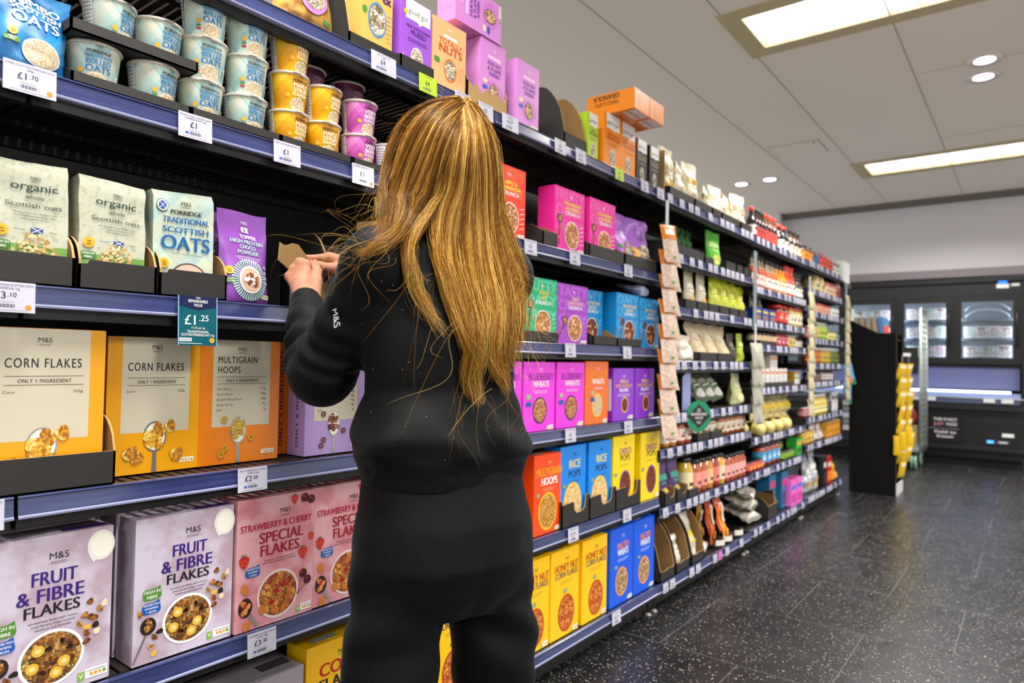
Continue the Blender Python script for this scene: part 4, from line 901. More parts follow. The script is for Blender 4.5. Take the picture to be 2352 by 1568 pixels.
again(sb, 1.129, FY+.035, zf, 'pink strawberry and cherry box partly hidden by the dark trousers', 'pink strawberry and cherry boxes')
again(sb, .915, FY+.115, zf, 'pink strawberry and cherry box behind the fully visible pink one', 'pink strawberry and cherry boxes'); again(sb, 1.129, FY+.118, zf, 'pink strawberry and cherry box behind the half hidden pink one', 'pink strawberry and cherry boxes')
# --- base row
dc = d_pop('CORN', '#c01c1c', 'FLAKES', '#17172c', '#c04a10', CORNF, w1=.7, w2=.72, y1=.74, y2=.63, h1=.1, h2=.085, fib=None, b2=2)
cy = carton(dc, .19, .31, .08, '#f5bd00'); put(cy, 1.12, FY+.05, zb, 'yellow corn flakes box on the bottom shelf left of the trousers', 'cereal box', 'yellow boxes on the bottom shelf')
again(cy, 1.325, FY+.05, zb, 'yellow corn flakes box seen mostly behind the left trouser leg', 'yellow boxes on the bottom shelf')
o = cbox(lambda m, P, S, U, w, h, d: (m.rect(U, .6*w, .3*d, .95*w, .6*d, mat('#4a3f4c'), 1), m.rect(U, .1*w, .1*d, .9*w, .14*d, GREY, 1), logo(m, P, .5*w, .8*h, .03, INK)), .79, 1.01, .285, '#a39aa6', zb, 'dull grey lilac box on the bottom shelf at the lower edge', d=.12)
# --- oats row
OB = mottle('speckled_cream_paper', '#aeb098', '#c3c4ae', 90, .6, .35, .5); TB = tartan('teal_tartan_paper', ['#b7cbbf', '#c7d4bd', '#9cc0c4', '#d2cfae'], 12, .5, False)
og = paperbag(.118, .216, .09, OB, d_organic, seed=1.); put(og, .425, 1.395+.045, zo+.003, 'cream organic whole Scottish oats bag at the left edge, in a black tray', 'oat bag', 'organic oat bags', rx=-2)
o = paperbag(.118, .207, .09, OB, d_organic, seed=4.7); put(o, .56, 1.395+.045, zo+.003, 'cream organic whole Scottish oats bag in the middle black tray', 'oat bag', 'organic oat bags', rx=-2)
o = paperbag(.126, .215, .09, TB, d_scottish, seed=8.1); put(o, .698, 1.395+.045, zo+.003, 'pale tartan bag of traditional Scottish oats with large blue lettering', 'oat bag', rx=-2)
for i, (xa, xb) in enumerate(((.345, .488), (.494, .632), (.638, .779))):
    put(tray(xb-xa, .17, .054, .1, slope=.3, front=lambda w, h: [(0, 0), (w, 0), (w, h), (.13*w, h), (.1*w, h*.86), (0, h*.84)]), (xa+xb)/2, 1.372+.085, zo, f'black card tray under the oat bags, {("left", "middle", "right")[i]} of three', 'tray', 'black shelf trays in the left bay')
VIO = mat('#8e4bb0', .38, name='violet_film')
tp = pouch(.124, .205, .05, VIO, d_topper, 'powder_pouch', 2., top=.2, taper=.04); put(tp, .84, 1.378+.03, zo, 'purple high protein choco powder pouch standing on the shelf edge', 'pouch', 'purple powder pouches', rx=-4, rz=3)
again(tp, .812, 1.46, zo, 'purple powder pouch peeping out behind the front one', 'purple powder pouches', rx=-3)
# --- pots row
JB = tartan('blue_tartan_film', ['#1f78b8', '#2a88c6', '#1668a6', '#4a9cd2'], 12, .3, False)
jp = pouch(.128, .155, .05, JB, d_jumbo, 'oats_pouch', 3., top=.06, taper=.08, wr=.006); put(jp, .412, 1.378+.035, zp, 'bright blue jumbo Scottish oats pouch in the top left corner', 'pouch', rx=-3, ry=3)
pots = {k: pot(k) for k in ('oats', 'maple', 'berry', 'plum')}; _first = {}
def place_pot(kind, x, y, z, label, rz):
    g = {'oats': 'pale blue rolled oats porridge pots', 'maple': 'yellow maple syrup porridge pots', 'berry': 'pink very berry porridge pots', 'plum': 'pink very berry porridge pots'}[kind]
    p = pots[kind]
    if kind in _first: p = copy_tree(p)
    _first[kind] = 1; put(p, x, y, z, label, 'porridge pot', g, rz - (13 if x < .9 else 19))
PH = .0895; zq = zp + .004
place_pot('oats', .529, 1.432, zq, 'pale blue porridge pot, left one under the torn black tray', -12); place_pot('oats', .638, 1.428, zq, 'pale blue porridge pot, right one under the torn black tray', 20+0)
zu = zq + PH + .0045
place_pot('oats', .553, 1.432, zu, 'pale blue porridge pot with its back label showing, on the upper tray', 32); place_pot('oats', .648, 1.436, zu-.004+.004, 'pale blue porridge pot at the right on the upper tray', 14); place_pot('oats', .655, 1.54, zu, 'shadowed porridge pot deep behind the upper tray', 5)
for c, (x, n, kind, dz) in enumerate([(.74, 3, 'oats', (-2, -8, -5)), (.845, 3, 'oats', (6, -2, -2)), (.955, 3, 'maple', (16, 8, 18)), (1.057, 2, 'maple', (-4, 20, 0)), (1.172, 2, 'berry', (14, 8, 0))]):
    for i in range(n):
        st_ = {0: 'stack of three beside the torn tray', 1: 'stack of three beside the yellow pots', 2: 'stack of three beside the blue pots', 3: 'stack of two beside the pink pots', 4: 'front stack of pink pots'}[c]
        place_pot(kind, x + rnd.uniform(-.004, .004), 1.43 + rnd.uniform(-.003, .003), zq + PH*i + .0005*i, f'{("pale blue", "pale blue", "yellow maple syrup", "yellow maple syrup", "pink very berry")[c]} porridge pot, {("bottom", "middle", "top")[i] if n == 3 else ("lower", "upper")[i]} of the {st_}', dz[i])
for i in range(3): place_pot('plum', 1.215, 1.535, zq + PH*i, f'deep pink berry pot, {("bottom", "middle", "top")[i]} of the shaded stack behind the pink ones', 10)
for i in range(3): place_pot('plum', 1.085, 1.54, zq + PH*i, f'deep plum berry pot, {("bottom", "middle", "top")[i]} of the stack behind the yellow stack of two', 10)
place_pot('berry', 1.275, 1.425, zq, 'single pink berry pot half hidden behind the hair', 42)
for i, (xa, xb) in enumerate(((.472, .69), (.692, .9), (.902, 1.105), (1.11, 1.34))):
    put(tray(xb-xa, .2, .02, .035, slope=.2), (xa+xb)/2, 1.373+.1, zp, f'low black card tray under the porridge pots, {ORD[i]} from the left', 'tray', 'low trays under the porridge pots')
put(tray(.235, .21, .022, .022, slope=.2), .585, 1.373+.105, zq+PH+.0005, 'black card tray laid across two pots and carrying more pots', 'tray', 'low trays under the porridge pots')
# --- top row
GD = mottle('gold_film', '#8a5a1c', '#c99a48', 30, .28); 
pouch(.17, .25, .085, GD, d_gold, 'muesli_pouch', 6., wr=.009)
put(bpy.data.objects['muesli_pouch'], .99, FY+.04, zt, 'large gold muesli pouch with an oval window at the top edge of the photo', 'pouch', rx=-6)
put(tray(.19, .2, .03, .2, slope=.5, label=True), 1.185, 1.376+.1, zt, 'tall black card case with white label behind the fruit and nut box', 'tray', 'tall black cases on the top shelf')
bx = cbox(d_muesli('FRUIT', 'NUT', '#4a2a68', NUTF), 1.134, 1.24, .235, '#e8b25a', zt+.004, 'tan fruit and nut muesli box with a round blue window at the top', y=1.384, name='muesli_box', cat='muesli box')
again(bx, 1.222, 1.5, zt+.004, 'tan muesli box set back behind the fruit and nut one')
put(tray(.128, .18, .036, .05, slope=.3), 1.328, 1.373+.09, zt, 'low black tray under the violet good gut box', 'tray', 'tall black cases on the top shelf')
cbox(d_goodgut(None, ('FRUIT & MULTIGRAIN', 'MUESLI'), '#2c1650'), 1.27, 1.386, .2, '#9a55cf', zt+.004, 'violet good gut fruit and multigrain muesli box with white top panel', y=1.38, name='muesli_box', cat='muesli box')
cbox(d_totally, 1.394, 1.536, .2, '#f0b47a', zt, 'peach coloured totally nuts box next to the violet box', name='muesli_box', cat='muesli box', y=1.38)
put(tray(.2, .2, .06, .16, slope=.55, front=f_torn, label=True, fm=CARD), 1.642, 1.376+.1, zt, 'torn black case with white label holding a lilac box', 'tray', 'tall black cases on the top shelf')
fl = carton(d_flame, .128, .222, .075, '#d88ad6', 'muesli_box'); put(fl, 1.676, 1.384+.04, zt+.004, 'lilac four nut muesli box standing in the torn black case', 'muesli box', 'lilac four nut muesli boxes')
again(fl, 1.862, 1.38+.04, zt, 'lilac four nut and flame raisin box standing by itself on the top shelf', 'lilac four nut muesli boxes')
again(fl, 1.71, 1.42, zt+.228+.064, 'lilac muesli box lying on its side across the standing one', 'lilac four nut muesli boxes', rz=0, ry=-90)
# ================================================================== bay C, right of the person
z2, z3, z4, z5 = [z + .001 for z in SH['C'][1:5]]; zb2 = SH['C'][5] + .001
put(tray(.15, .24, .05, .24, slope=.45, label=True), 2.16, 1.376+.12, zt, 'large opened black case with arched sides and bare brown inside', 'tray', 'tall black cases on the top shelf')
m = MB(); m.plate([(0, 0), (.15, 0), (.155, .28), (.135, .3), (.12, .275), (.0, .27)], .004, TAN, BOARD, CARD); put(m.build('card_panel'), 2.088, 1.6, zt, 'torn brown card back panel standing up behind the opened black case', 'card')
cbox(d_goodgut(None, ('SIMPLY', 'RAW SEEDS'), '#2c5a1c'), 2.262, 2.34, .182, '#b7d62a', zt, 'lime green raw food box squeezed beside the orange granola', y=1.385, name='granola_box', cat='granola box')
gr = carton(d_goodgut(None, ('MANGO & APPLE', 'GRANOLA'), '#c04a08', sidet=('MANGO & APPLE', 'GRANOLA')), .134, .222, .085, '#f78e10', 'granola_box')
put(gr, 2.455, 1.384+.043, zt, 'orange granola box, left of the two standing upright', 'granola box', 'orange granola boxes'); again(gr, 2.591, 1.384+.043, zt, 'orange granola box, right of the two standing upright', 'orange granola boxes')
again(gr, 2.5, 1.384+.112, zt+.223+.043, 'orange granola box lying on top, its end panel to the front', 'orange granola boxes', rx=90, rz=0)
again(gr, 2.637, 1.384+.112, zt+.223+.043, 'orange granola box lying on top at the right', 'orange granola boxes', rx=90)
DK = carton(d_goodgut(None, ('DARK CHOCOLATE', 'GRANOLA'), '#c9b89a'), .1, .19, .06, '#2a2522', 'granola_box')
put(DK, 2.725, 1.386+.03, zt, 'black granola box just right of the orange ones', 'granola box', 'black granola boxes'); again(DK, 2.85, 1.386+.03, zt, 'black granola box at the end of the top cereal shelf', 'black granola boxes')
put(tray(.09, .16, .03, .19, slope=.6, label=True), 2.83-.035, 1.386+.15, zt, 'narrow black case with white label between black granola boxes', 'tray', 'tall black cases on the top shelf')
# --- crunch boxes
ap = carton(d_crunch(('CRISPY', 'OATY'), '#e8642c', ('APPLE &', 'CINNAMON')), .195, .236, .07, '#f83c14'); put(ap, 1.765, FY+.035, z2, 'orange red apple and cinnamon crunch box against the hair', 'cereal box', 'apple and cinnamon boxes')
again(ap, 1.885, FY+.13, z2, 'orange red apple and cinnamon box standing behind the front one', 'apple and cinnamon boxes')
fr = carton(d_crunch(('FRUITY', 'OATY', 'CRUNCHY'), '#ee62b8', ('STRAWBERRY', '& ALMOND'), spoon_at=(.17, .47)), .205, .234, .075, '#ec2a9c'); put(fr, 2.146, FY+.038, z2, 'hot pink strawberry and almond crunch box, left one', 'cereal box', 'hot pink crunch boxes')
again(fr, 2.39, FY+.038, z2+.004, 'hot pink strawberry and almond crunch box, right one in the tray', 'hot pink crunch boxes')
gl = carton(d_crunch(('NUTTY', 'OATY', 'CRISPY'), '#5fd0a8', ('TOFFEE', 'NUT'), spoon_at=(.2, .55), strokes='#bff0d8'), .205, .222, .07, '#06ac76'); put(gl, 1.965, FY+.035, z3+.004, 'green toffee nut crunch box beside the hair', 'cereal box')
tr = carton(d_crunch(('TASTY', 'CRISPY', 'OATY'), '#bf62d8', ('TRIPLE', 'CHOCOLATE'), '#f4cf9a', spoon_at=(.25, .36), strokes='#d9a0ea'), .21, .222, .07, '#a03cc0'); put(tr, 2.176, FY+.035, z3, 'purple triple chocolate crunch box next to the green one', 'cereal box')
oa = carton(d_crunch(('OATY', 'CRUNCH', 'OATY'), '#3ab0e6', ('HIGH PROTEIN', 'CHOCO'), '#f6e2b0', spoon_at=(.28, .42), strokes='#7fd0f4', food=CHOCF), .2, .222, .075, '#0888cc')
put(oa, 2.39, FY+.09, z3+.004, 'blue high protein choco crunch box set back beside the purple one', 'cereal box', 'blue high protein crunch boxes')
again(oa, 2.614, FY+.038, z3+.004, 'blue high protein choco crunch box with its left side showing', 'blue high protein crunch boxes'); again(oa, 2.82, FY+.038, z3, 'blue high protein choco crunch box at the right end', 'blue high protein crunch boxes')
TRG = 'black shelf trays among the crunch and pops boxes'
for xa, xb, z, h, l in ((1.84, 2.06, z3, .037, 'low black tray under the green toffee nut box'), (2.31, 2.5, z3, .036, 'low black tray under the set back blue box'), (2.506, 2.716, z3, .034, 'low black tray under the blue box showing its side'),
                        (2.27, 2.55, z2, .05, 'low black tray under the right hot pink box'), (2.56, 2.86, z2, .05, 'low black tray under the purple honey almond bags'), (1.955, 2.043, z2, .05, 'small black tray flap left of the hot pink box')):
    put(tray(xb-xa, .19, h, h+.03, slope=.3), (xa+xb)/2, 1.373+.095, z, l, 'tray', TRG)
LAV = mat('#b06ad2', .4, name='lavender_film')
for i, (x, s, rz) in enumerate(((2.63, 1., 6), (2.79, 5., -8))):
    pouch(.175, .235, .09, LAV, d_almond, 'granola_pouch', s, wr=.014, taper=.1); o = bpy.data.objects['granola_pouch'] if i == 0 else bpy.data.objects['granola_pouch.001']
    put(o, x, 1.385+.055, z2+.005, f'crumpled purple honey almond pouch, {("left", "right")[i]} of the two in the tray', 'pouch', 'purple honey almond pouches', rz=rz, rx=-4)
# --- wheats and pillows
bb = carton(d_wheat('BLUEBERRY', '#8a1a9a', '#2c1450', CLUSF), .19, .242, .075, '#ea36dc'); put(bb, 1.967, FY+.038, z4, 'magenta blueberry wheats box, middle one of three', 'cereal box', 'magenta blueberry wheats boxes')
again(bb, 2.171, FY+.038, z4, 'magenta blueberry wheats box beside the orange apricot one', 'magenta blueberry wheats boxes'); again(bb, 1.765, FY+.038, z4, 'magenta blueberry wheats box mostly hidden by the hair', 'magenta blueberry wheats boxes')
cbox(d_wheat('APRICOT', '#ef9a1c', '#f2c21c', OATF, .3), 2.275, 2.452, .247, '#ee6a14', z4, 'orange apricot wheats box between the magenta and violet boxes')
pl = carton(d_pillow, .185, .22, .07, '#8a2ccc'); put(pl, 2.588, FY+.035, z4, 'violet milk and choco hazelnut pillows box, left one', 'cereal box', 'violet pillows boxes'); again(pl, 2.785, FY+.035, z4, 'violet milk and choco hazelnut pillows box, right one', 'violet pillows boxes')
# --- pops
mh = carton(d_pop('MULTIGRAIN', '#f0a81c', 'HOOPS', '#ffffff', '#efb81c', HOOPF, .5, .28, .34, .24, .94, .6, .73, .615, .1, .09, '#f4b89a', b2=2), .172, .282, .075, '#f84a08'); put(mh, 2.03, FY+.038, z5, 'bright orange multigrain hoops box beside the trousers', 'cereal box', 'bright orange hoops boxes')
again(mh, 1.95, FY+.13, z5, 'bright orange multigrain hoops box behind the front one', 'bright orange hoops boxes')
rc = carton(d_pop('RICE', '#f3dc6a', 'POPS', '#141c58', '#f0ca2a', RICEF, .48, .27, .35, .27, .46, .5, .72, .6, .1, .085, '#10508f'), .178, .292, .075, '#0886e6'); put(rc, 2.199, FY+.038, z5+.004, 'blue rice pops box, left one in its black tray', 'cereal box', 'blue rice pops boxes'); again(rc, 2.4, FY+.038, z5+.004, 'blue rice pops box, right one in its black tray', 'blue rice pops boxes')
ch = carton(d_pop('CHOCO', '#8a2a8a', 'POPS', '#2a1a2a', '#8a3a96', CHOCF, .56, .3, .26, .21, .56, .46, .74, .645, .085, .085, '#8a7a1c', fib=(.12, .47)), .19, .3, .075, '#fad800'); put(ch, 2.6, FY+.038, z5+.004, 'yellow choco pops box standing in the black tray', 'cereal box', 'yellow choco pops boxes'); again(ch, 2.84, FY+.034, z5, 'yellow choco pops box at the right end of the row', 'yellow choco pops boxes')
for xa, xb, l in ((2.106, 2.298, 'black tray with scooped front below the left rice pops box'), (2.302, 2.506, 'black tray with scooped front below the right rice pops box'), (2.51, 2.73, 'black tray with scooped front below the choco pops box')):
    put(tray(xb-xa, .19, .1, .1, slope=.3, front=f_scoop), (xa+xb)/2, 1.373+.095, z5, l, 'tray', TRG)
# --- bottom row
hn = carton(d_pop('HONEY NUT', '#b5381c', 'CORN FLAKES', '#1c1c58', '#b5401c', HONF, .55, .26, .29, .215, .86, .82, .76, .68, .08, .07, '#7a6a1c', fib=(.5, .52)), .19, .318, .085, '#fcc400')
for i, (x, l) in enumerate(((2.155, 'middle one of three'), (2.37, 'right one of three, beside the blue box'), (1.955, 'half hidden behind the right trouser leg'))):
    (put(hn, x, FY+.043, zb2, 'yellow honey nut corn flakes box, ' + l, 'cereal box', 'yellow honey nut boxes') if i == 0 else again(hn, x, FY+.043, zb2, 'yellow honey nut corn flakes box, ' + l, 'yellow honey nut boxes'))
for i, x in enumerate((2.155, 2.37)): again(hn, x-.01, FY+.043+.092, zb2, f'yellow honey nut box in the second rank behind the {("middle", "right")[i]} one', 'yellow honey nut boxes')
again(hn, 1.75, FY+.043, zb2, 'yellow honey nut box seen between the trouser legs', 'yellow honey nut boxes'); again(hn, 1.54, FY+.043, zb2, 'yellow honey nut box hidden behind the left trouser leg', 'yellow honey nut boxes')
ml = carton(d_pop('MALTED', '#ee8a3c', 'WHEATS', '#ffffff', '#ee9a2c', GRANF, .5, .29, .27, .19, .5, .46, .72, .635, .085, .08, '#cfe0f8', fib=(.25, .5), b2=2), .2, .318, .08, '#0a5ae2'); put(ml, 2.595, FY+.042, zb2, 'royal blue malted wheats box beside the yellow boxes', 'cereal box', 'royal blue malted wheats boxes'); again(ml, 2.803, FY+.042, zb2, 'royal blue malted wheats box at the right end', 'royal blue malted wheats boxes')
# ================================================================== bays D, E, F: smaller groceries
def _obj_noise(nt, N, s):
    tc = N("TexCoord"); n = N("TexNoise"); n.inputs["Scale"].default_value = s; n.inputs["Detail"].default_value = 2; nt.links.new(tc.outputs["Object"], n.inputs["Vector"]); return n.outputs["Fac"]
SILV = mat('#c4c6c4', .3, .6, name='tin_lid'); BCAP = mat('#171415', .35, name='black_cap'); RCAP = mat('#e0392a', .35, name='red_cap')
def jar(r, h, food, label, lid=BCAP, mark='#3a2a24', name='jar'):
    m = MB(); m.lathe([(r*.9, 0), (r, .004), (r, h*.78), (r*.86, h*.86), (r*.82, h*.87)], mat(food, .15, coat=.6), 22); t = m.build(name)
    m = MB(); m.lathe([(r*.86, h*.86), (r*.88, h*.87), (r*.88, h*.99), (r*.8, h)], lid, 22, capb=False); m.build('lid', t)
    m = MB(); m.lathe([(r+.0006, h*.16), (r+.0006, h*.66)], mat(label, .5), 22, capb=False, capt=False)
    P = lambda x, y, l: ((r+.0012)*math.sin(x/r), -(r+.0012)*math.cos(x/r), y); m.rect(P, -r*.5, h*.3, r*.5, h*.42, mat(mark, .5), 1, 5, 1); m.rect(P, -r*.35, h*.46, r*.35, h*.52, mat(mark, .5), 1, 4, 1)
    m.build('label', t); return t
def bottle(r, h, food, label, cap=BCAP, neck=.3, mark='#3a2a24', glass=None, name='sauce_bottle'):
    cj = name == 'curry_jar'; m = MB(); m.lathe([(r*.9, 0), (r, .005), (r, h*.68), (r*.93, h*.76), (r*.72, h*.85), (r*.7, h*.9)] if cj else [(r*.9, 0), (r, .005), (r, h*.52), (r*.8, h*.62), (r*neck, h*.74), (r*neck, h*.9)], mat(food, .12, coat=.7), 20); t = m.build(name)
    if glass: m = MB(); m.lathe([(r*.81+.0005, h*.615), (r*neck+.001, h*.74), (r*neck+.001, h*.9)], mat(glass, .15, coat=.6), 20, capb=False, capt=False); m.build('neck', t)
    m = MB(); neck = .7 if cj else neck; m.lathe([(r*neck*1.08, h*.87), (r*neck*1.15, h*.88), (r*neck*1.15, h*.985), (r*neck, h)], cap, 16); m.build('cap', t)
    m = MB(); m.lathe([(r+.0006, h*(.16 if cj else .12)), (r+.0006, h*(.62 if cj else .42))], mat(label, .5), 20, capb=False, capt=False)
    P = lambda x, y, l: ((r+.0012)*math.sin(x/r), -(r+.0012)*math.cos(x/r), y); m.rect(P, -r*.45, h*.26, r*.45, h*.35, mat(mark, .5), 1, 5, 1)
    m.build('label', t); return t
def d_film(stripe, win=None, y=.55):
    def f(m, P, w, h):
        m.rect(P, .12*w, y*h, .88*w, (y+.14)*h, mat(stripe, .4), 1, 6, 2); m.rect(P, .25*w, (y-.1)*h, .75*w, (y-.05)*h, mat(stripe, .4), 1, 4, 1)
        if win: m.ell(P, .5*w, .22*h, .32*w, .14*h, win if not isinstance(win, str) else mat(win, .5), 2, 20, rings=3)
    return f
def d_box(a, b, food=None):
    def f(m, P, S, U, w, h, d):
        m.rect(P, .1*w, .62*h, .9*w, .8*h, mat(a, .4), 1); m.rect(P, .1*w, .1*h, .9*w, .45*h, mat(b, .4), 1)
        if food: m.ell(P, .5*w, .26*h, .3*w, .17*h, food, 2, 20)
    return f
BAYP = {'D': 'flour bay', 'E': 'pasta bay', 'F': 'last bay'}
def row(make, n, bay, r, x0, x1, desc, cat, group, y=.008, dep=0, z=0., jit=.004, rzj=4, rx=0, rz=0, ry=0, hj=0., where=None):
    """n of one kind side by side on shelf r of a bay, each its own object"""
    zz = SH[bay][r-1] + .001 + z; first = None; w = where or f'{ORD[r-1]} shelf, {BAYP[bay]}'
    if r == len(SH[bay]) and not where: w = f'bottom shelf, {BAYP[bay]}'
    for i in range(n):
        x = x0 + (x1-x0)*(i+.5)/n + rnd.uniform(-jit, jit)
        o = make() if first is None else copy_tree(first); first = first or o
        l = f'{desc}, {ORD[i]} from left, {w}' if n > 1 else f'{desc}, {w}'
        put(o, x, Y0 + .012 + y + rnd.uniform(0, .004), zz, l, cat, group, rz + rnd.uniform(-rzj, rzj), rx, ry)
        if hj: o.scale.z = 1 + rnd.uniform(-hj, hj)
FLOUR = mat('#e9dfc2', .55, name='flour_paper', bump=.3, bscale=30)
# ---- D
def mkbag(w, h, d, body, stripe, win, seed, wr=.008, name='flour_bag', taper=.1, top=.12): return lambda: pouch(w, h, d, body if not isinstance(body, str) else mat(body, .45), d_film(stripe, win), name, seed, top=top, taper=taper, wr=wr)
m = MB(); m.plate([(0, 0), (.19, 0), (.19, .21), (0, .21)], .004, CARD, BOARD, CARD, Matrix(((0, 1, 0, 0), (1, 0, 0, -.09), (0, 0, 1, 0), (0, 0, 0, 1)))); put(m.build('card_panel'), 2.955, 1.375+.1, 1.947, 'brown card tray side at the start of the flour bag shelf', 'card')
for i, (x, w, h, s, rz, st, l, ry) in enumerate([(3.06, .12, .25, 2., -10, '#d8c89a', 'tall cream pouch with clear top beside the brown card', 3), (3.2, .12, .2, 7., 10, '#e0c9b0', 'slumped cream pouch leaning right after the tall pouch', 16), (3.36, .15, .245, 11., -6, '#d8a43c', 'upright cream flour bag with an orange patch', 0),
        (3.58, .11, .16, 13., 12, '#d8d08a', 'short cream bag at the middle of the flour shelf', 8), (3.72, .15, .2, 17., -8, '#b8a890', 'plump cream flour bag right of the short one', 0), (3.87, .13, .18, 21., 5, '#c9a43c', 'cream flour bag with yellow foot', 4), (4.08, .15, .225, 25., -12, '#e08a6a', 'cream flour bag with red patch at the end of the top shelf', 0)]):
    put(mkbag(w, h, .09, FLOUR, st, '#d9a832' if i in (0, 5) else '#c9b49a', s, .016)(), x, 1.44, 1.947+.003, l, 'flour bag', 'cream bags on the top shelf', rz, 0, ry)
m = MB(); m.plate([(0, 0), (.17, 0), (.17, .2), (0, .22)], .004, TAN, TAN, CARD); put(m.build('card_panel'), 3.14, 1.55, 1.947, 'brown card panel behind the slumped pouch', 'card')
for i, (a, b) in enumerate(((2.99, 3.28), (3.3, 3.52), (3.54, 3.66), (3.68, 3.95), (3.99, 4.17))): put(tray(b-a, .19, .045, .05, slope=.3), (a+b)/2, 1.373+.095, 1.947, f'low black tray under the cream bags, {ORD[i]} from the left', 'tray', 'low black trays of the flour bay')
GRN2 = mat('#4fb51c', .35, name='green_film'); DGR = mat('#1d5a1e', .4, name='dark_green_film')
put(mkbag(.16, .2, .06, GRN2, '#b8e08a', '#c9d86a', 3.)(), 3.65, 1.42, 1.68, 'bright green pouch at the front of the second flour bay shelf', 'pouch', None, -6)
row(mkbag(.07, .19, .05, DGR, '#2f7a2a', None, 6.), 5, 'D', 2, 3.18, 3.55, 'dark green pouch', 'pouch', 'dark green pouches', y=.12)
for i, (a, b) in enumerate(((2.98, 3.42), (3.44, 3.56), (3.74, 3.9), (3.92, 4.02), (4.04, 4.17))): put(tray(b-a, .2, .05 if i != 1 else .035, .06, slope=.3), (a+b)/2, 1.373+.1, 1.68, f'low black tray on the second shelf of the flour bay, {ORD[i]} from left', 'tray', 'low black trays of the flour bay')
BEI = mat('#c9bfa2', .4, name='beige_film'); LIM = mat('#bfc41c', .35, name='lime_film'); LIMG = mat('#aebf2a', .35)
row(mkbag(.135, .2, .06, BEI, '#efe9d6', '#d9b070', 9.), 2, 'D', 3, 3.26, 3.58, 'beige pouch', 'pouch', 'beige pouches', y=.045, z=.004)
row(mkbag(.13, .195, .06, LIM, '#dfe06a', '#c9cf4a', 14., .012), 4, 'D', 3, 3.62, 4.16, 'yellow green pouch', 'pouch', 'yellow green pouches', y=.045, z=.004, hj=.04)
put(mkbag(.09, .17, .04, '#a8aed8', '#dfe0f0', None, 4.)(), 3.13, 1.43, 1.427, 'pale lilac pouch at the left of the beige ones', 'pouch')
for i in range(6): put(tray(.145, .19, .045, .05, slope=.3), 3.26+.155*i, 1.373+.095, 1.427, f'low black tray under the pouches, {ORD[i]} from left, third shelf, flour bay', 'tray', 'low black trays of the flour bay')
put(mkbag(.17, .13, .1, '#ece2cc', '#efe9dc', None, 5., .014)(), 3.28, 1.43, 1.165, 'white cloth like bag slumped at the left of the cream bags', 'bag')
row(mkbag(.2, .2, .12, '#d6c19c', '#e9dcc0', None, 8., .022, 'cream_bag', .25, .2), 3, 'D', 4, 3.36, 3.9, 'big creased cream bag', 'bag', 'creased cream bags', y=.07, z=.004)
for i, x in enumerate((3.5, 3.75)): put(sc(tray(.24, .2, .045, .05, slope=.3)), x, 1.373+.1, 1.165, f'dark tray under the creased cream bags, {("left", "right")[i]} one', 'tray', 'low black trays of the flour bay')
put(mkbag(.11, .165, .07, '#3b3632', '#8a7a6a', None, 12.)(), 3.96, 1.43, 1.165, 'dark grey bag beside the lime pouch', 'bag'); put(mkbag(.09, .17, .06, LIMG, '#dfe88a', None, 15.)(), 4.09, 1.42, 1.165, 'lime green pouch at the right of the dark bag', 'pouch')
m = MB(); m.plate([(0, 0), (.1, 0), (.1, .19), (.05, .2), (0, .17)], .003, mat('#8f97cc', .4), None, None); put(m.build('lilac_card'), 3.23, 1.4, .911, 'lilac blue card standing on the fifth shelf of the flour bay', 'card')
OLV = mat('#2e3126', .4, name='olive_film')
put(mkbag(.13, .19, .09, OLV, '#3b4030', None, 2., .012)(), 3.44, 1.46, .915, 'dark olive bag slumped behind the round green sign', 'bag', None, -20, -35, 12)
row(mkbag(.13, .195, .08, '#5b6a52', '#e8e6d4', '#e9e6d8', 18., .012), 3, 'D', 5, 3.58, 3.96, 'green and white rice bag leaning back', 'bag', 'green and white rice bags', y=.1, rx=-24, ry=-8)
row(mkbag(.15, .185, .1, '#c3c68a', '#dcdcae', '#efe6b0', 23., .007), 1, 'D', 5, 4.0, 4.16, 'pale yellow green bag', 'bag', 'pale green bags', y=.06)
JG = [('#c98a2a', '#f0e2d4'), ('#b0481c', '#f3d9c8'), ('#8f4a1c', '#f0d8c4')]
for k, (x0, x1, n, c) in enumerate(((2.99, 3.16, 2, 0), (3.17, 3.34, 2, 1))): row(lambda: jar(.038, .115, JG[c][0], JG[c][1], BCAP, '#7a3a24'), n, 'D', 6, x0, x1, ('amber jar' if k == 0 else 'rust red jar') + ' with pale label', 'jar', 'jars at the left of the sixth flour bay shelf', y=.042)
row(lambda: jar(.036, .1, '#a88a52', '#ece0cc', BCAP), 4, 'D', 6, 3.38, 3.7, 'tan jar in a black tray', 'jar', 'tan jars in black trays', y=.05, z=.004); row(lambda: jar(.036, .11, '#a8521c', '#eedcc6', BCAP, '#8a4a2a'), 5, 'D', 6, 3.73, 4.16, 'orange jar with dark lid', 'jar', 'orange jars on the sixth flour bay shelf', y=.045)
for i, (a, b) in enumerate(((3.36, 3.53), (3.54, 3.71))): put(tray(b-a, .16, .04, .045, slope=.3), (a+b)/2, 1.373+.08, .751, f'black tray holding tan jars, {("left", "right")[i]} one', 'tray', 'low black trays of the flour bay')
VP_ = mat('#4a1f66', .35, name='purple_teal_film')
row(mkbag(.12, .195, .06, VP_, '#2f9a8a', '#c9b04a', 10.), 2, 'D', 7, 2.98, 3.24, 'purple and teal pouch in a card sleeve', 'pouch', 'purple and teal pouches', y=.05, z=.004)
for i, x in enumerate((3.045, 3.18)): put(tray(.125, .19, .07, .08, slope=.3, front=f_scoop), x, 1.373+.095, .48, f'card sleeve tray under the purple and teal pouches, {("left", "right")[i]} one', 'tray', 'low black trays of the flour bay')
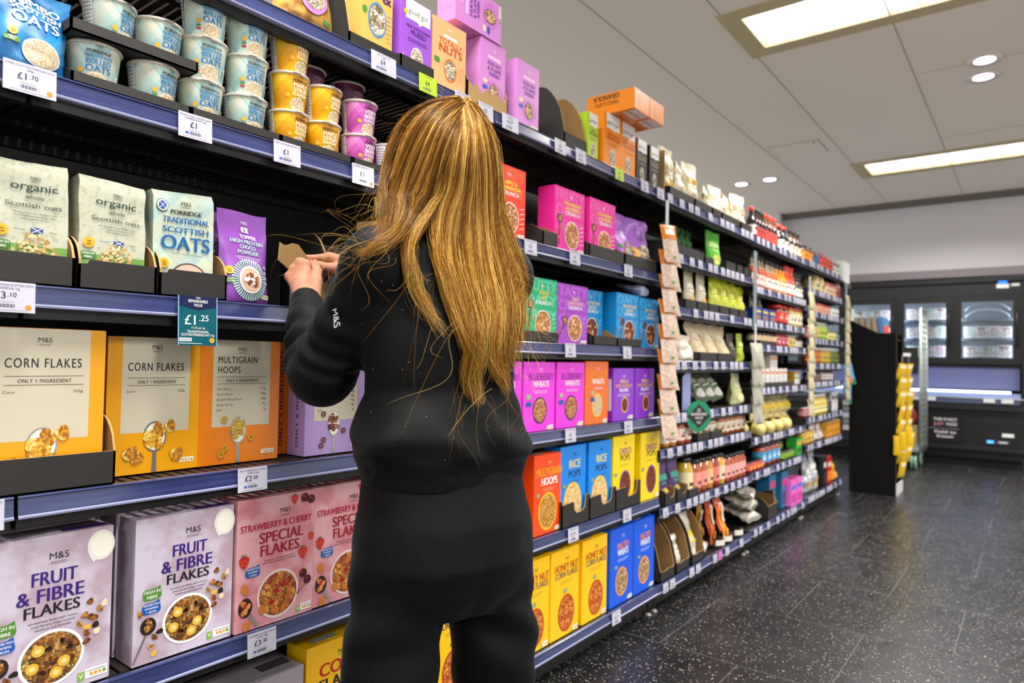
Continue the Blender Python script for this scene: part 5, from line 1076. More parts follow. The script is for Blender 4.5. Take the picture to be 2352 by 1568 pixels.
row(lambda: bottle(.045, .19, '#d9b02c', '#f0e4b4', BCAP, .55, name='curry_jar'), 1, 'D', 7, 3.27, 3.38, 'tall yellow sauce jar', 'jar', 'curry sauce jars', y=.05)
for a, b, n, c in ((3.39, 3.56, 2, ('#b5501c', '#ef9a90')), (3.56, 3.65, 1, ('#d08a24', '#f0c48a')), (3.65, 3.74, 1, ('#a8281c', '#ea8078')), (3.74, 3.82, 1, ('#d8a82c', '#f0d8b0'))): row(lambda: bottle(.04, .17, c[0], c[1], BCAP, .6, name='curry_jar'), n, 'D', 7, a, b, {'#b5501c': 'orange brown', '#d08a24': 'amber', '#a8281c': 'red', '#d8a82c': 'golden'}[c[0]] + ' sauce jar with pastel label', 'jar', 'curry sauce jars', y=.045)
row(lambda: bottle(.036, .15, '#b04a14', '#f0a8a0', BCAP, .6, name='curry_jar'), 5, 'D', 7, 3.83, 4.17, 'orange sauce jar with pink label', 'jar', 'curry sauce jars', y=.042)
put(tray(.12, .14, .04, .04, slope=.3), 3.315, 1.373+.07, .48, 'small black tray corner under the tall yellow jar', 'tray', 'low black trays of the flour bay'); 
for i, (x, l) in enumerate(((3.02, 'nearest the blue cereal boxes'), (3.2, 'middle one of three'), (3.39, 'holding a clear bag with yellow label'))):
    o = put(tray(.155, .3, .05, .27, slope=.42, front=lambda w, h: [(0, 0), (w, 0), (w, h), (w*.8, h*.9), (w*.6, h*1.0), (w*.3, h*.85), (0, h)]), x, 1.373+.15, .135, 'sloping black case on the bottom shelf, ' + l, 'tray', 'sloping black cases on the bottom shelf')
CLR = mat('#c9c2b4', .18, name='clear_film', coat=.8)
put(pouch(.13, .23, .08, CLR, d_film('#e8c83c', None, .45), 'clear_bag', 31., wr=.016), 3.385, 1.425, .14, 'clear bag with yellow label standing in the third black case', 'bag', None, 0, -10); put(pouch(.12, .15, .06, CLR, d_film('#e0dcd4'), 'clear_bag', 33., wr=.016), 3.2, 1.425, .14, 'crumpled clear bag low in the middle black case', 'bag', None, 0, -8)
put(pouch(.16, .16, .05, CLR, d_film('#efece6'), 'clear_bag', 35., wr=.014), 3.57, 1.4, .16, 'white and clear bag lying flat beside the black cases', 'bag', None, 15, -78)
for i, (x, c, s, rx, y) in enumerate([(3.74, '#c9641c', 1, -8, .03), (3.86, '#ef8f1c', 2, -14, .0), (3.8, '#d8a01c', 3, -4, .13), (3.97, '#ea4a2a', 4, -8, .13), (4.08, '#ee5a34', 5, -10, .1)]):
    m = MB(); m.grid(lambda u, v: ((u-.5)*.085, -.012*math.sin(math.pi*u)*math.sin(math.pi*v)+.006*math.sin(9*v+s), .2*v), 8, 14, mat(c, .35)); m.grid(lambda u, v: ((u-.5)*.085, .012*math.sin(math.pi*u)*math.sin(math.pi*v)+.006*math.sin(9*v+s)+.001, .2*v), 8, 14, mat('#5a2010', .4))
    P = lambda x_, y_, l: (x_-.0425, -.015-.001*l+.006*math.sin(9*y_/.2+s), y_); m.rect(P, .02, .11, .065, .17, mat('#f6d8c4', .4), 1, 3, 3); m.rect(P, .025, .03, .06, .07, mat('#e8a02c', .4), 1, 3, 3)
    put(m.build('spice_packet'), x, 1.40+y, .135, ('brown orange', 'bright orange', 'golden', 'red', 'coral red')[i] + ' sauce packet leaning on the bottom shelf', 'packet', 'leaning sauce packets on the bottom shelf', 10-4*i, rx, 6-3*i)
for i, x in enumerate((3.75, 3.87, 4.05)):
    m = MB(); m.grid(lambda u, v: ((u-.5)*.1, -.03*math.sin(math.pi*u), .012+.03*v), 8, 2, mat('#e4dcd0', .5)); m.box(-.05, .05, -.0, .1, 0, .012, mat('#241c18', .6))
    put(m.build('packet_holder'), x, 1.40, .134, f'curved white edged holder under the leaning sauce packets, {ORD[i]} from left', 'holder', 'holders of the sauce packets')
# ---- E
row(lambda: bottle(.034, .2, '#241317', '#d9c9c4', RCAP, .4), 1, 'E', 1, 4.26, 4.34, 'dark sauce bottle with red cap', 'bottle', 'sauce bottles on the top shelf', y=.04)
row(lambda: bottle(.026, .195, '#1c1412', '#c0362a', BCAP, .4, glass='#3a2a24'), 3, 'E', 1, 4.34, 4.53, 'dark sauce bottle with black cap and red label', 'bottle', 'sauce bottles on the top shelf', y=.035)
row(lambda: bottle(.027, .205, '#3a1d14', '#e0483a', RCAP, .42, glass='#6a4a34'), 4, 'E', 1, 4.54, 4.8, 'brown sauce bottle with red cap and red label', 'bottle', 'sauce bottles on the top shelf', y=.04)
row(lambda: bottle(.05, .19, '#0f0c0e', '#ece6d6', RCAP, .5), 2, 'E', 1, 4.84, 5.07, 'broad black soy bottle with red cap', 'bottle', 'sauce bottles on the top shelf', y=.055)
row(lambda: bottle(.03, .19, '#3a2014', '#ead9b8', BCAP, .45, glass='#5a4030'), 3, 'E', 1, 5.1, 5.4, 'brown sauce bottle with black cap and cream label', 'bottle', 'sauce bottles on the top shelf', y=.04)
row(lambda: bottle(.027, .21, '#b5401c', '#e6c8bc', BCAP, .36, '#c03a2a', '#8f7a64'), 4, 'E', 2, 4.25, 4.53, 'clear necked amber bottle with white and red label', 'bottle', 'sauce bottles on the second pasta bay shelf', y=.036)
row(lambda: bottle(.027, .2, '#c4541a', '#ece4d4', BCAP, .4, glass='#9a8a6a'), 4, 'E', 2, 4.54, 4.77, 'slim amber bottle with cream label', 'bottle', 'sauce bottles on the second pasta bay shelf', y=.034)
row(lambda: bottle(.03, .2, '#e08a1c', '#efdcc4', BCAP, .45), 3, 'E', 2, 4.77, 4.98, 'bright orange bottle', 'bottle', 'sauce bottles on the second pasta bay shelf', y=.036)
row(lambda: bottle(.033, .22, '#d0441c', '#f0e8dc', RCAP, .5), 3, 'E', 2, 4.98, 5.2, 'red orange bottle with red cap', 'bottle', 'sauce bottles on the second pasta bay shelf', y=.04)
row(lambda: bottle(.03, .19, '#2a2018', '#e6e2d4', BCAP, .4), 3, 'E', 2, 5.2, 5.41, 'dark bottle with white label', 'bottle', 'sauce bottles on the second pasta bay shelf', y=.036)
row(lambda: jar(.05, .15, '#c4481c', '#e8662a', SILV), 2, 'E', 2, 5.1, 5.38, 'large orange jar behind the bottles', 'jar', 'large orange jars', y=.17)
NB = carton(d_box('#d9c83c', '#8a6a54'), .13, .085, .1, '#1c3f9a', 'noodle_box')
for i, x in enumerate((4.36, 4.51, 4.66)): (put(NB, x, 1.44, 1.428, 'blue noodle box, left of three, third shelf, pasta bay', 'box', 'blue noodle boxes') if i == 0 else again(NB, x, 1.44, 1.428, f'blue noodle box, {("left", "middle", "right")[i]} of three, third shelf, pasta bay', 'blue noodle boxes'))
for i, x in enumerate((4.36, 4.53)): put(pouch(.09, .07, .03, mat('#8a7a4a', .35), d_film('#3a6ad0'), 'noodle_packet', 3.+i, wr=.008), x, 1.44, 1.514, f'small patterned packet on the blue noodle boxes, {("left", "right")[i]} one', 'packet', 'packets on the noodle boxes', 10)
row(lambda: jar(.06, .138, '#7a1c14', '#e0341c', RCAP, '#f0c8b8'), 2, 'E', 3, 4.8, 5.06, 'large red jar with red lid', 'jar', 'large red jars', y=.066)
row(lambda: jar(.036, .138, '#c9a84a', '#efe2c8', mat('#d8502a', .4)), 4, 'E', 3, 5.08, 5.41, 'pale yellow jar with orange lid', 'jar', 'pale yellow jars', y=.042)
row(lambda: jar(.035, .06, '#7a4a24', '#f0dcb0', BCAP, '#e0902a'), 6, 'E', 4, 4.3, 4.78, 'small brown jar with cream label', 'jar', 'small brown jars', y=.042, z=.02)
row(lambda: jar(.04, .085, '#a81f24', '#c94048', mat('#b8202a', .35), '#f0d0d0'), 3, 'E', 4, 4.78, 5.05, 'red tin', 'tin', 'red tins', y=.046); row(lambda: jar(.038, .088, '#c9a01c', '#d8c860', SILV), 2, 'E', 4, 5.06, 5.22, 'yellow jar', 'jar', 'yellow jars', y=.044); row(lambda: jar(.032, .07, '#5a3a24', '#ece0cc', BCAP), 3, 'E', 4, 5.23, 5.41, 'small dark jar with white label', 'jar', 'small dark jars', y=.04)
put(tray(.3, .18, .025, .03, slope=.3), 4.5, 1.373+.09, 1.277, 'low black tray under the small brown jars', 'tray', 'low black trays of the pasta bay')
BXW = carton(d_box('#e0702a', '#d8d4dc'), .075, .092, .06, '#ebe4da', 'small_box')
for i, x in enumerate((4.5, 4.6, 4.7, 4.8, 4.9, 5.0)): (put(BXW, x, 1.43, 1.032, 'white box with orange band, first from left, fifth shelf, pasta bay', 'box', 'white and orange small boxes') if i == 0 else again(BXW, x, 1.43, 1.032, f'white box with orange band, {ORD[i]} from left, fifth shelf, pasta bay', 'white and orange small boxes'))
put(tray(.7, .16, .03, .03, slope=.3), 4.75, 1.373+.08, 1.005, 'black tray under the white and orange boxes', 'tray', 'low black trays of the pasta bay')
again(BXW, 4.72, 1.44, 1.125, 'white and orange box on top of the row, left of two', 'white and orange small boxes'); again(BXW, 4.8, 1.44, 1.125, 'white and orange box on top of the row, right of two', 'white and orange small boxes')
put(carton(d_box('#a8d0dc', '#cfe0e4'), .16, .095, .08, '#b0861c', 'small_box'), 5.3, 1.44, 1.005, 'mustard yellow box with pale blue label at the end', 'box')
PSB = nodes_mat('pasta_film', lambda nt, b, N: (nt.links.new(ramp(nt, _obj_noise(nt, N, 22), [(.38, '#e0b81c'), (.5, '#d8c88a'), (.62, '#efe6c4')]), b.inputs['Base Color']), setattr(b.inputs['Roughness'], 'default_value', .2)))
def _rowpasta(n, x0, x1, z, w): row(lambda: pouch(.17, .122, .1, PSB, d_film('#f2cc14', None, .3), 'pasta_bag', 5., wr=.02, taper=.1), n, 'E', 6, x0, x1, 'yellow pasta bag', 'pasta bag', 'yellow pasta bags', y=.13, z=z, where=w, rzj=12)
_rowpasta(5, 4.58, 5.4, 0, 'lower layer on the pasta shelf'); _rowpasta(4, 4.7, 5.4, .112, 'upper layer on the pasta shelf')
ROLLM = mat('#dcc978', .35, name='pale_yellow_film')
def roll():
    m = MB(); T = Matrix.Rotation(R(90), 4, 'Y'); t = MB(); t.lathe([(.01, -.085), (.036, -.078), (.04, -.05), (.04, .05), (.036, .078), (.01, .085)], ROLLM, 20); t.lathe([(.0405, -.02), (.0405, .02)], BCAP, 20, capb=False, capt=False)
    t.v = [tuple(T @ Vector(p)) for p in t.v]; return t.build('pasta_roll')
for i, x in enumerate((4.35, 4.54, 4.73, 4.92)): put(roll(), x, 1.42, .703+.042, f'pale yellow pasta roll with dark band lying at the front, {ORD[i]} from left', 'pasta roll', 'pasta rolls on the pasta shelf', rz=72)
for i, x in enumerate((4.28, 4.44)): put(roll(), x, 1.5, .703+.042, f'pale yellow pasta roll lying behind the front ones, {ORD[i]} from left', 'pasta roll', 'pasta rolls on the pasta shelf', rz=64)
row(lambda: jar(.045, .14, '#a83a1c', '#4aa8d8', BCAP, '#e8f0f4'), 4, 'E', 7, 4.5, 4.92, 'red sauce jar with blue label', 'jar', 'red jars with blue labels', y=.06); row(lambda: jar(.035, .06, '#a8281c', '#e8664a', BCAP, '#d8d01c'), 4, 'E', 7, 4.22, 4.5, 'small red jar', 'jar', 'small red jars', y=.04)
row(lambda: jar(.035, .06, '#2c5a1c', '#8ab52a', BCAP), 4, 'E', 7, 4.93, 5.22, 'small green jar', 'jar', 'small green jars', y=.04); row(lambda: jar(.036, .12, '#5a6a2a', '#9aa84a', BCAP), 4, 'E', 7, 4.95, 5.24, 'tall green jar', 'jar', 'tall green jars', y=.13)
put(carton(d_box('#e8a02c', '#1f6a2c'), .14, .12, .07, '#2fb53a', 'small_box'), 5.33, 1.425, .488, 'bright green box on the seventh shelf of the pasta bay', 'box')
for i, z in enumerate((.0, .075, .15)): put(pouch(.2, .2, .06, CLR, d_film('#d8cca4'), 'clear_bag', 41.+i, wr=.018), 4.38, 1.41, .176+z, f'clear bag of pale crackers in the stack, {("bottom", "middle", "top")[i]} one', 'bag', 'clear cracker bags', 12*i-8, -74)
put(tray(.2, .2, .09, .14, slope=.3), 4.64, 1.373+.1, .141, 'white and brown opened card tray on the bottom pasta bay shelf', 'tray'); 
m = MB(); m.plate([(0, 0), (.13, 0), (.13, .14), (.02, .17)], .003, mat('#d9d2ca', .6), TAN, CARD, Matrix.Rotation(R(50), 4, 'Z')); put(m.build('card_panel'), 4.72, 1.38, .141, 'loose pale card flap beside the opened tray', 'card')
TB_ = carton(d_box('#d83a8a', '#1f4a70'), .15, .25, .09, '#1f6f9c', 'tea_box'); put(TB_, 4.88, 1.49, .141, 'deep blue box, left of two on the bottom shelf', 'box', 'deep blue boxes'); again(TB_, 5.06, 1.46, .141, 'deep blue box, right of two on the bottom shelf', 'deep blue boxes')
PKB = carton(d_box('#4a6ad8', '#c93a9a'), .14, .18, .09, '#ea6ac0', 'tea_box'); put(PKB, 5.16, 1.425, .141, 'pink box, left of two on the bottom shelf', 'box', 'pink boxes on the bottom shelf'); again(PKB, 5.32, 1.425, .141, 'pink box, right of two on the bottom shelf', 'pink boxes on the bottom shelf')
# ---- F
for r, x0, x1, n, mk, desc, cat, grp, y in [
    (1, 5.46, 5.7, 3, lambda: jar(.038, .12, '#5a2c14', '#e8902a', BCAP), 'dark jar with orange label', 'jar', 'top shelf jars', .045), (1, 5.71, 5.93, 3, lambda: jar(.035, .11, '#1c2a40', '#3a6a9a', BCAP), 'blue labelled jar', 'jar', 'top shelf jars', .045),
    (1, 5.94, 6.36, 5, lambda: jar(.04, .125, '#8a1f14', '#e0482a', mat('#8a241c', .3)), 'red jar', 'jar', 'top shelf jars', .045), (1, 6.37, 6.63, 4, lambda: jar(.03, .11, '#4a3a34', '#e6e0d8', BCAP), 'small white labelled jar', 'jar', 'top shelf jars', .04),
    (2, 5.8, 6.1, 2, lambda: jar(.065, .138, '#b09a5a', '#d8c890', mat('#8a7a4a', .3, .4)), 'large cream jar', 'jar', 'cream jars', .07), (2, 6.12, 6.5, 6, lambda: jar(.03, .11, '#b0562a', '#ecc8a0', mat('#a83a2a', .3)), 'small orange jar', 'jar', 'small orange jars', .036), (2, 6.5, 6.64, 2, lambda: jar(.035, .14, '#8a1f1c', '#b8302a', mat('#7a4a2a', .3)), 'red jar', 'jar', 'red jars', .04),
    (3, 5.75, 6.28, 8, lambda: jar(.03, .085, '#b8401c', '#e8b08a', mat('#c03a2a', .3)), 'small orange red jar', 'jar', 'small orange red jars', .036), (3, 6.32, 6.6, 3, lambda: jar(.042, .095, '#c9c4c0', '#efeae6', mat('#4a8a9a', .3)), 'white jar', 'jar', 'white jars', .046),
    (4, 5.6, 5.85, 3, lambda: jar(.04, .1, '#c9605a', '#e8a098', SILV), 'pink jar', 'jar', 'pink jars', .046), (4, 5.88, 6.18, 3, lambda: jar(.048, .14, '#9aa82a', '#b5c44a', SILV), 'large green jar', 'jar', 'large green jars', .052), (4, 6.2, 6.5, 4, lambda: jar(.036, .085, '#8a8a2a', '#e0d87a', mat('#5a5a1c', .3)), 'small olive jar', 'jar', 'small olive jars', .04), (4, 6.5, 6.64, 2, lambda: jar(.033, .085, '#4a7a7a', '#8ab0b0', BCAP), 'teal jar', 'jar', 'teal jars', .04),
    (5, 5.62, 5.98, 4, lambda: jar(.04, .13, '#a84a14', '#c9701c', SILV), 'orange pickle jar with tin lid', 'jar', 'pickle jars', .044), (5, 6.0, 6.3, 4, lambda: jar(.036, .13, '#b58a1c', '#c9a82c', SILV), 'yellow pickle jar with tin lid', 'jar', 'pickle jars', .044), (5, 6.3, 6.64, 4, lambda: jar(.04, .13, '#4a5a14', '#6a7a1c', SILV), 'green pickle jar with tin lid', 'jar', 'pickle jars', .044),
    (6, 5.62, 6.0, 5, lambda: jar(.035, .075, '#3a2a24', '#8a6a5a', BCAP), 'small dark jar', 'jar', 'small dark jars', .04), (6, 6.02, 6.4, 5, lambda: jar(.034, .085, '#6a3a34', '#ded6d8', BCAP), 'small white and brown jar', 'jar', 'small white and brown jars', .04),
    (7, 5.76, 6.2, 7, lambda: bottle(.03, .16, '#c9a81c', '#e8dca0', SILV, .5), 'yellow oil bottle with silver cap', 'bottle', 'yellow oil bottles', .036), (7, 5.47, 5.75, 4, lambda: jar(.033, .07, '#a81c1c', '#d8a0a0', SILV), 'small red jar', 'jar', 'small red jars', .04), (7, 6.2, 6.34, 2, lambda: bottle(.03, .16, '#1c1a1c', '#4a4a4a', BCAP, .5), 'black bottle', 'bottle', 'black bottles', .036),
    (8, 5.47, 5.75, 3, lambda: jar(.042, .1, '#c99a24', '#e0b84a', mat('#a8842a', .3)), 'amber tub', 'tub', 'amber tubs', .046)]:
    row(mk, n, 'F', r, x0, x1, desc, cat, grp, y)
TEAL = carton(d_box('#bfe0e4', '#1c8a9a'), .3, .045, .17, '#168fa0', 'large_carton'); put(TEAL, 6.5, 1.56, 1.949+.001, 'flat teal carton lying behind the jars on the top shelf', 'carton')
WB_ = carton(d_box('#e4e6e4', '#eceae4'), .13, .24, .18, '#dfe2da', 'large_carton')
put(tray(.32, .2, .05, .05), 6.83, 1.47, 1.86, 'dark bracket tray at the end of the shelving carrying white cartons', 'tray')
for i, x in enumerate((6.76, 6.9)): (put(WB_, x, 1.47, 1.865, 'tall white carton at the top end of the shelving, left of two', 'carton', 'tall white cartons') if i == 0 else again(WB_, x, 1.47, 1.865, 'tall white carton at the top end of the shelving, right of two', 'tall white cartons'))
for i, x in enumerate((6.4, 6.52)): m_ = carton(d_box('#1c1a1c', '#efeae6'), .09, .17, .06, '#c9c6cc', 'small_box') if i == 0 else copy_tree(m_); put(m_, x, 1.42, .754, f'grey white box, {("left", "right")[i]} one, seventh shelf of the last bay', 'box', 'grey white boxes')
row(mkbag(.15, .13, .08, '#d8ccc8', '#b09088', None, 27., .014, 'sugar_bag'), 2, 'F', 8, 5.8, 6.15, 'white crumpled bag', 'bag', 'white crumpled bags', y=.06)
SX = carton(d_box('#b8281c', '#e8902a'), .12, .06, .1, '#e0a82c', 'small_box')
for k in range(2):
    for i in range(4): o = SX if (k, i) == (0, 0) else copy_tree(SX); put(o, 6.24+.125*i, 1.44, .546+.0625*k, f'yellow and red small box, {ORD[i]} from left, {("lower", "upper")[k]} layer, last bay', 'box', 'yellow and red small boxes')
SFM = mat('#b9bbc0', .2, .5, name='silver_film')
for i, (x, z, h) in enumerate(((5.72, .152, .26), (5.9, .152, .3))): put(pouch(.17, h, .1, SFM, d_film('#e8e6e2', '#caa878'), 'silver_bag', 51.+i, wr=.02), x, 1.45, z, f'crinkled silver bag on the bottom of the last bay, {("left", "right")[i]} one', 'bag', 'silver bags')
put(carton(d_box('#d8d4d0', '#2a2828'), .1, .24, .12, '#161416', 'tall_carton'), 6.12, 1.45, .152, 'black upright carton beside the silver bags', 'carton'); put(carton(d_box('#f0c8b8', '#e88a2a'), .14, .22, .09, '#c9261c', 'tall_carton'), 6.3, 1.44, .152, 'red and orange carton on the bottom of the last bay', 'carton')
put(pouch(.2, .2, .12, mat('#e88a2a', .3), d_film('#f0c02c', '#d8a03c'), 'orange_bag', 61., wr=.016), 6.52, 1.45, .152, 'plump orange bag at the end of the bottom shelf', 'bag', None, 10)
# ------------------------------------------------------------------ clip strips hanging at the bay joints
def clip(x, y, z, n, film, foot, label, pitch, w, h, head=None, bag='hanging_packet', desc='', grp='', tilt=10, two=True, yaw=-25):
    m = MB(); m.box(-.014, .014, -.0015, .0015, -pitch*n-.03, .1, mat('#cfd6d8', .2, name='clear_plastic_strip')); s = put(m.build('clip_strip'), x, y, z, label, 'clip strip', 'hanging clip strips')
    first = None
    for i in range(n):
        for k in range(2 if two else 1):
            if first is None:
                m = MB(); P = hung_bag(m, w, h, .012, film)
                if head: m.rect(P, 0, h*.6, w, h, head, 1, 6, 4); m.rect(P, w*.2, h*.72, w*.8, h*.86, mat('#f6efe2', .4), 2, 4, 2)
                m.ell(P, w*.6, h*.12, w*.1, w*.07, foot, 3, 10); o = first = m.build(bag)
            else: o = copy_tree(first)
            put(o, x + (-.03 if k == 0 else .015) + rnd.uniform(-.006, .006), y - .005 - .009*(1-k), z - .02 - pitch*i - .012*k, f'{desc}, {ORD[i]} from the top, {("front", "back")[k]} column' if two else f'{desc}, {ORD[i]} from the top', 'packet', grp, yaw*(1 if k == 0 else .2) + rnd.uniform(-8, 8), tilt)
ORP = mat('#d97c12', .35, name='orange_film'); SEED = cereal('seed_mix', ['#dcbca6', '#ecd8c8', '#c8a890', '#f6e8dc'], 160, '#b0907c', .35)
clip(2.905, 1.345, 1.80, 8, SEED, mat('#5a9a3a', .4), 'long clip strip of orange seed packets between the cereals and the flour bay', .113, .092, .18, ORP, 'seed_packet', 'orange topped seed packet', 'orange topped seed packets on the clip strip', -13)
GB = mat('#a8a594', .3, name='greyish_film')
clip(4.17, 1.345, 1.3, 4, GB, mat('#c9c6b4', .4), 'grey clip strip between the flour and pasta bays', .11, .09, .15, None, 'herb_packet', 'pale grey packet on the second clip strip', 'grey packets on the second clip strip', -10, True)
m = MB(); m.box(-.03, .03, -.001, .001, -.48, .0, mat('#7d8a8c', .25, name='grey_clear_plastic')); put(m.build('strip_header'), 4.17, 1.35, 1.84, 'bare upper part of the grey clip strip by the bottles', 'clip strip', 'hanging clip strips')
GB2 = mat('#b5ab84', .35)
clip(5.42, 1.345, 1.72, 9, GB2, mat('#d9c9a4', .4), 'clip strip of pale packets between the pasta and last bays', .1, .06, .13, None, 'herb_packet', 'tan packet on the third clip strip', 'tan packets on the third clip strip', -10, False)
clip(6.66, 1.345, 1.8, 9, GB2, mat('#d9c9a4', .4), 'clip strip of pale packets at the far end of the last bay', .1, .06, .13, None, 'herb_packet', 'tan packet on the farthest clip strip', 'tan packets on the farthest clip strip', -10, False)
put(pouch(.12, .14, .05, mat('#c9cce8', .3), d_film('#4a4a9a', '#e8dcc0'), 'lilac_pouch', 71., wr=.01), 2.8, 1.4, 1.468, 'white and lilac pouch lying on the blue boxes beside the orange clip strip', 'pouch', None, 10, -74)
# round green value sign
m = MB(); G_ = mat('#178a62', .35, name='sign_green'); Pz = lambda x, y, l: (x, -.0012-.0005*l, y)
T = Matrix(((1, 0, 0, 0), (0, 0, 1, 0), (0, 1, 0, 0), (0, 0, 0, 1))); m.lathe([(.0, -.001), (.078, -.001), (.078, .001), (0, .001)], G_, 40, smooth=False, capb=False, capt=False); m.v = [tuple(T @ Vector(p)) for p in m.v]
m.poly(Pz, [(-.072, 0), (0, -.06), (.072, 0), (0, .06)], mat('#15201d', .4), 1)
for t, y, hh, w in (('REMARKSABLE', .004, .013, .1), ('VALUE', -.014, .013, .05), ('M&S', .03, .008, .02), ('QUALITY', .021, .006, .03), ('EVERYDAY', -.03, .005, .034), ('PRICES', -.038, .005, .022)): m.text(Pz, t, 0, y, hh, WH, w=w, b=1, l=2)
m.box(-.09, -.06, .001, .003, -.02, .02, BCAP); put(m.build('value_sign'), 3.28, 1.335, .888, 'round green sign with black diamond reading REMARKSABLE VALUE', 'sign', rz=-28)
# ================================================================== the person: distance fields turned into smooth continuous surfaces
class Field:
    def __init__(s, lo, hi, h):
        s.lo = np.array(lo, float); s.h = h; s.n = np.ceil((np.array(hi)-s.lo)/h).astype(int) + 1
        s.D = np.full(s.n, .2, np.float32); s.ax = [s.lo[i] + h*np.arange(s.n[i]) for i in range(3)]
    def add(s, fn, lo, hi, k=.01, cut=False):
        a = np.maximum(0, np.floor((np.array(lo)-s.lo)/s.h).astype(int)); b = np.minimum(s.n, np.ceil((np.array(hi)-s.lo)/s.h).astype(int)+1)
        if (b <= a).any(): return
        sl = tuple(slice(a[i], b[i]) for i in range(3))
        x, y, z = np.meshgrid(*[s.ax[i][sl[i]] for i in range(3)], indexing='ij', sparse=True)
        d = fn(x, y, z); D = s.D[sl]
        if cut: s.D[sl] = np.maximum(D, -d); return
        hh = np.maximum(k-np.abs(D-d), 0)/k
        s.D[sl] = np.minimum(D, d) - hh*hh*k*.25
    def cone(s, a, b, ra, rb, k=.012, g=None, m=.05):
        a = np.array(a, float); b = np.array(b, float); ba = b-a; L2 = ba @ ba; r = max(ra, rb) + m
        def fn(x, y, z):
            t = np.clip(((x-a[0])*ba[0] + (y-a[1])*ba[1] + (z-a[2])*ba[2])/L2, 0, 1)
            d = np.sqrt((x-a[0]-ba[0]*t)**2 + (y-a[1]-ba[1]*t)**2 + (z-a[2]-ba[2]*t)**2) - (ra + (rb-ra)*t)
            return d + g(t, x, y, z) if g else d
        s.add(fn, np.minimum(a, b)-r, np.maximum(a, b)+r, k)
    def chain(s, pts, rs, k=.012, g=None):
        for i in range(len(pts)-1): s.cone(pts[i], pts[i+1], rs[i], rs[i+1], k, g)
    def ell(s, c, r, yaw=0., k=.012, cut=False):
        c = np.array(c, float); cs, sn = math.cos(yaw), math.sin(yaw); R_ = max(r) + .05
        def fn(x, y, z):
            u = (x-c[0])*cs + (y-c[1])*sn; v = -(x-c[0])*sn + (y-c[1])*cs; w = z-c[2]
            k0 = np.sqrt((u/r[0])**2 + (v/r[1])**2 + (w/r[2])**2); k1 = np.sqrt((u/r[0]**2)**2 + (v/r[1]**2)**2 + (w/r[2]**2)**2) + 1e-9
            return k0*(k0-1)/k1
        s.add(fn, c-R_, c+R_, k, cut)
    def stack(s, rows, yaw, k=.02, g=None):
        """elliptical sections (z, cx, cy, half width, half depth) joined smoothly"""
        a = np.array(rows, float); a = a[np.argsort(a[:, 0])]; z0, z1 = a[0, 0], a[-1, 0]; cs, sn = math.cos(yaw), math.sin(yaw)
        zz = np.linspace(z0, z1, 160); S = [np.interp(zz, a[:, 0], a[:, i]) for i in range(1, 5)]
        ker = np.hanning(13); ker /= ker.sum(); S = [np.convolve(np.pad(q, 6, 'edge'), ker, 'valid') for q in S]
        def fn(x, y, z):
            zc = np.clip(z, z0, z1); cx, cy, w, d = [np.interp(zc.ravel(), zz, q).reshape(zc.shape) for q in S]
            u = (x-cx)*cs + (y-cy)*sn; v = -(x-cx)*sn + (y-cy)*cs
            q = (np.sqrt((u/w)**2 + (v/d)**2) - 1)*np.minimum(w, d); e = np.maximum(np.maximum(z-z1, z0-z), 0)
            o = np.where(e > 0, np.sqrt(np.maximum(q, 0)**2 + e**2), q)
            return o + (g(u, v, z) if g else 0)
        m = a[:, 3:].max() + .06
        s.add(fn, (a[:, 1].min()-m, a[:, 2].min()-m, z0-.04), (a[:, 1].max()+m, a[:, 2].max()+m, z1+.04), k)
    def at(s, p):
        q = (np.asarray(p, float)-s.lo)/s.h; q = np.clip(q, 0, s.n-1.001); i = q.astype(int); f = q-i; v = 0
        for dx in (0, 1):
            for dy in (0, 1):
                for dz in (0, 1):
                    w = (f[..., 0] if dx else 1-f[..., 0])*(f[..., 1] if dy else 1-f[..., 1])*(f[..., 2] if dz else 1-f[..., 2])
                    v = v + w*s.D[i[..., 0]+dx, i[..., 1]+dy, i[..., 2]+dz]
        return v
    def grad(s, p):
        e = s.h; p = np.asarray(p, float); g = np.stack([s.at(p+np.eye(3)[i]*e) - s.at(p-np.eye(3)[i]*e) for i in range(3)], -1)
        return g/(np.linalg.norm(g, axis=-1, keepdims=True) + 1e-9)
    def push(s, p, off, it=4):
        p = np.array(p, float)
        for _ in range(it): p = p - s.grad(p)*(s.at(p)-off)[..., None]
        return p
    def mesh(s):
        D = s.D; ins = D < 0; n = s.n; c = [slice(0, -1), slice(1, None)]
        any_ = np.zeros(n-1, bool); all_ = np.ones(n-1, bool)
        for i in (0, 1):
            for j in (0, 1):
                for k in (0, 1): q = ins[c[i], c[j], c[k]]; any_ |= q; all_ &= q
        cell = any_ & ~all_; ids = np.argwhere(cell); idx = np.full(n-1, -1); idx[cell] = np.arange(len(ids))
        acc = np.zeros((len(ids), 3)); cnt = np.zeros(len(ids))
        for ax in range(3):
            o = [q for q in range(3) if q != ax]
            for a in (0, 1):
                for b in (0, 1):
                    p0 = ids.copy(); p0[:, o[0]] += a; p0[:, o[1]] += b; p1 = p0.copy(); p1[:, ax] += 1
                    d0 = D[tuple(p0.T)]; d1 = D[tuple(p1.T)]; m = (d0 < 0) != (d1 < 0); t = d0/(d0-d1+1e-12); P = p0.astype(float); P[:, ax] += t
                    acc[m] += P[m]; cnt[m] += 1
        V = s.lo + s.h*acc/cnt[:, None]; F = []
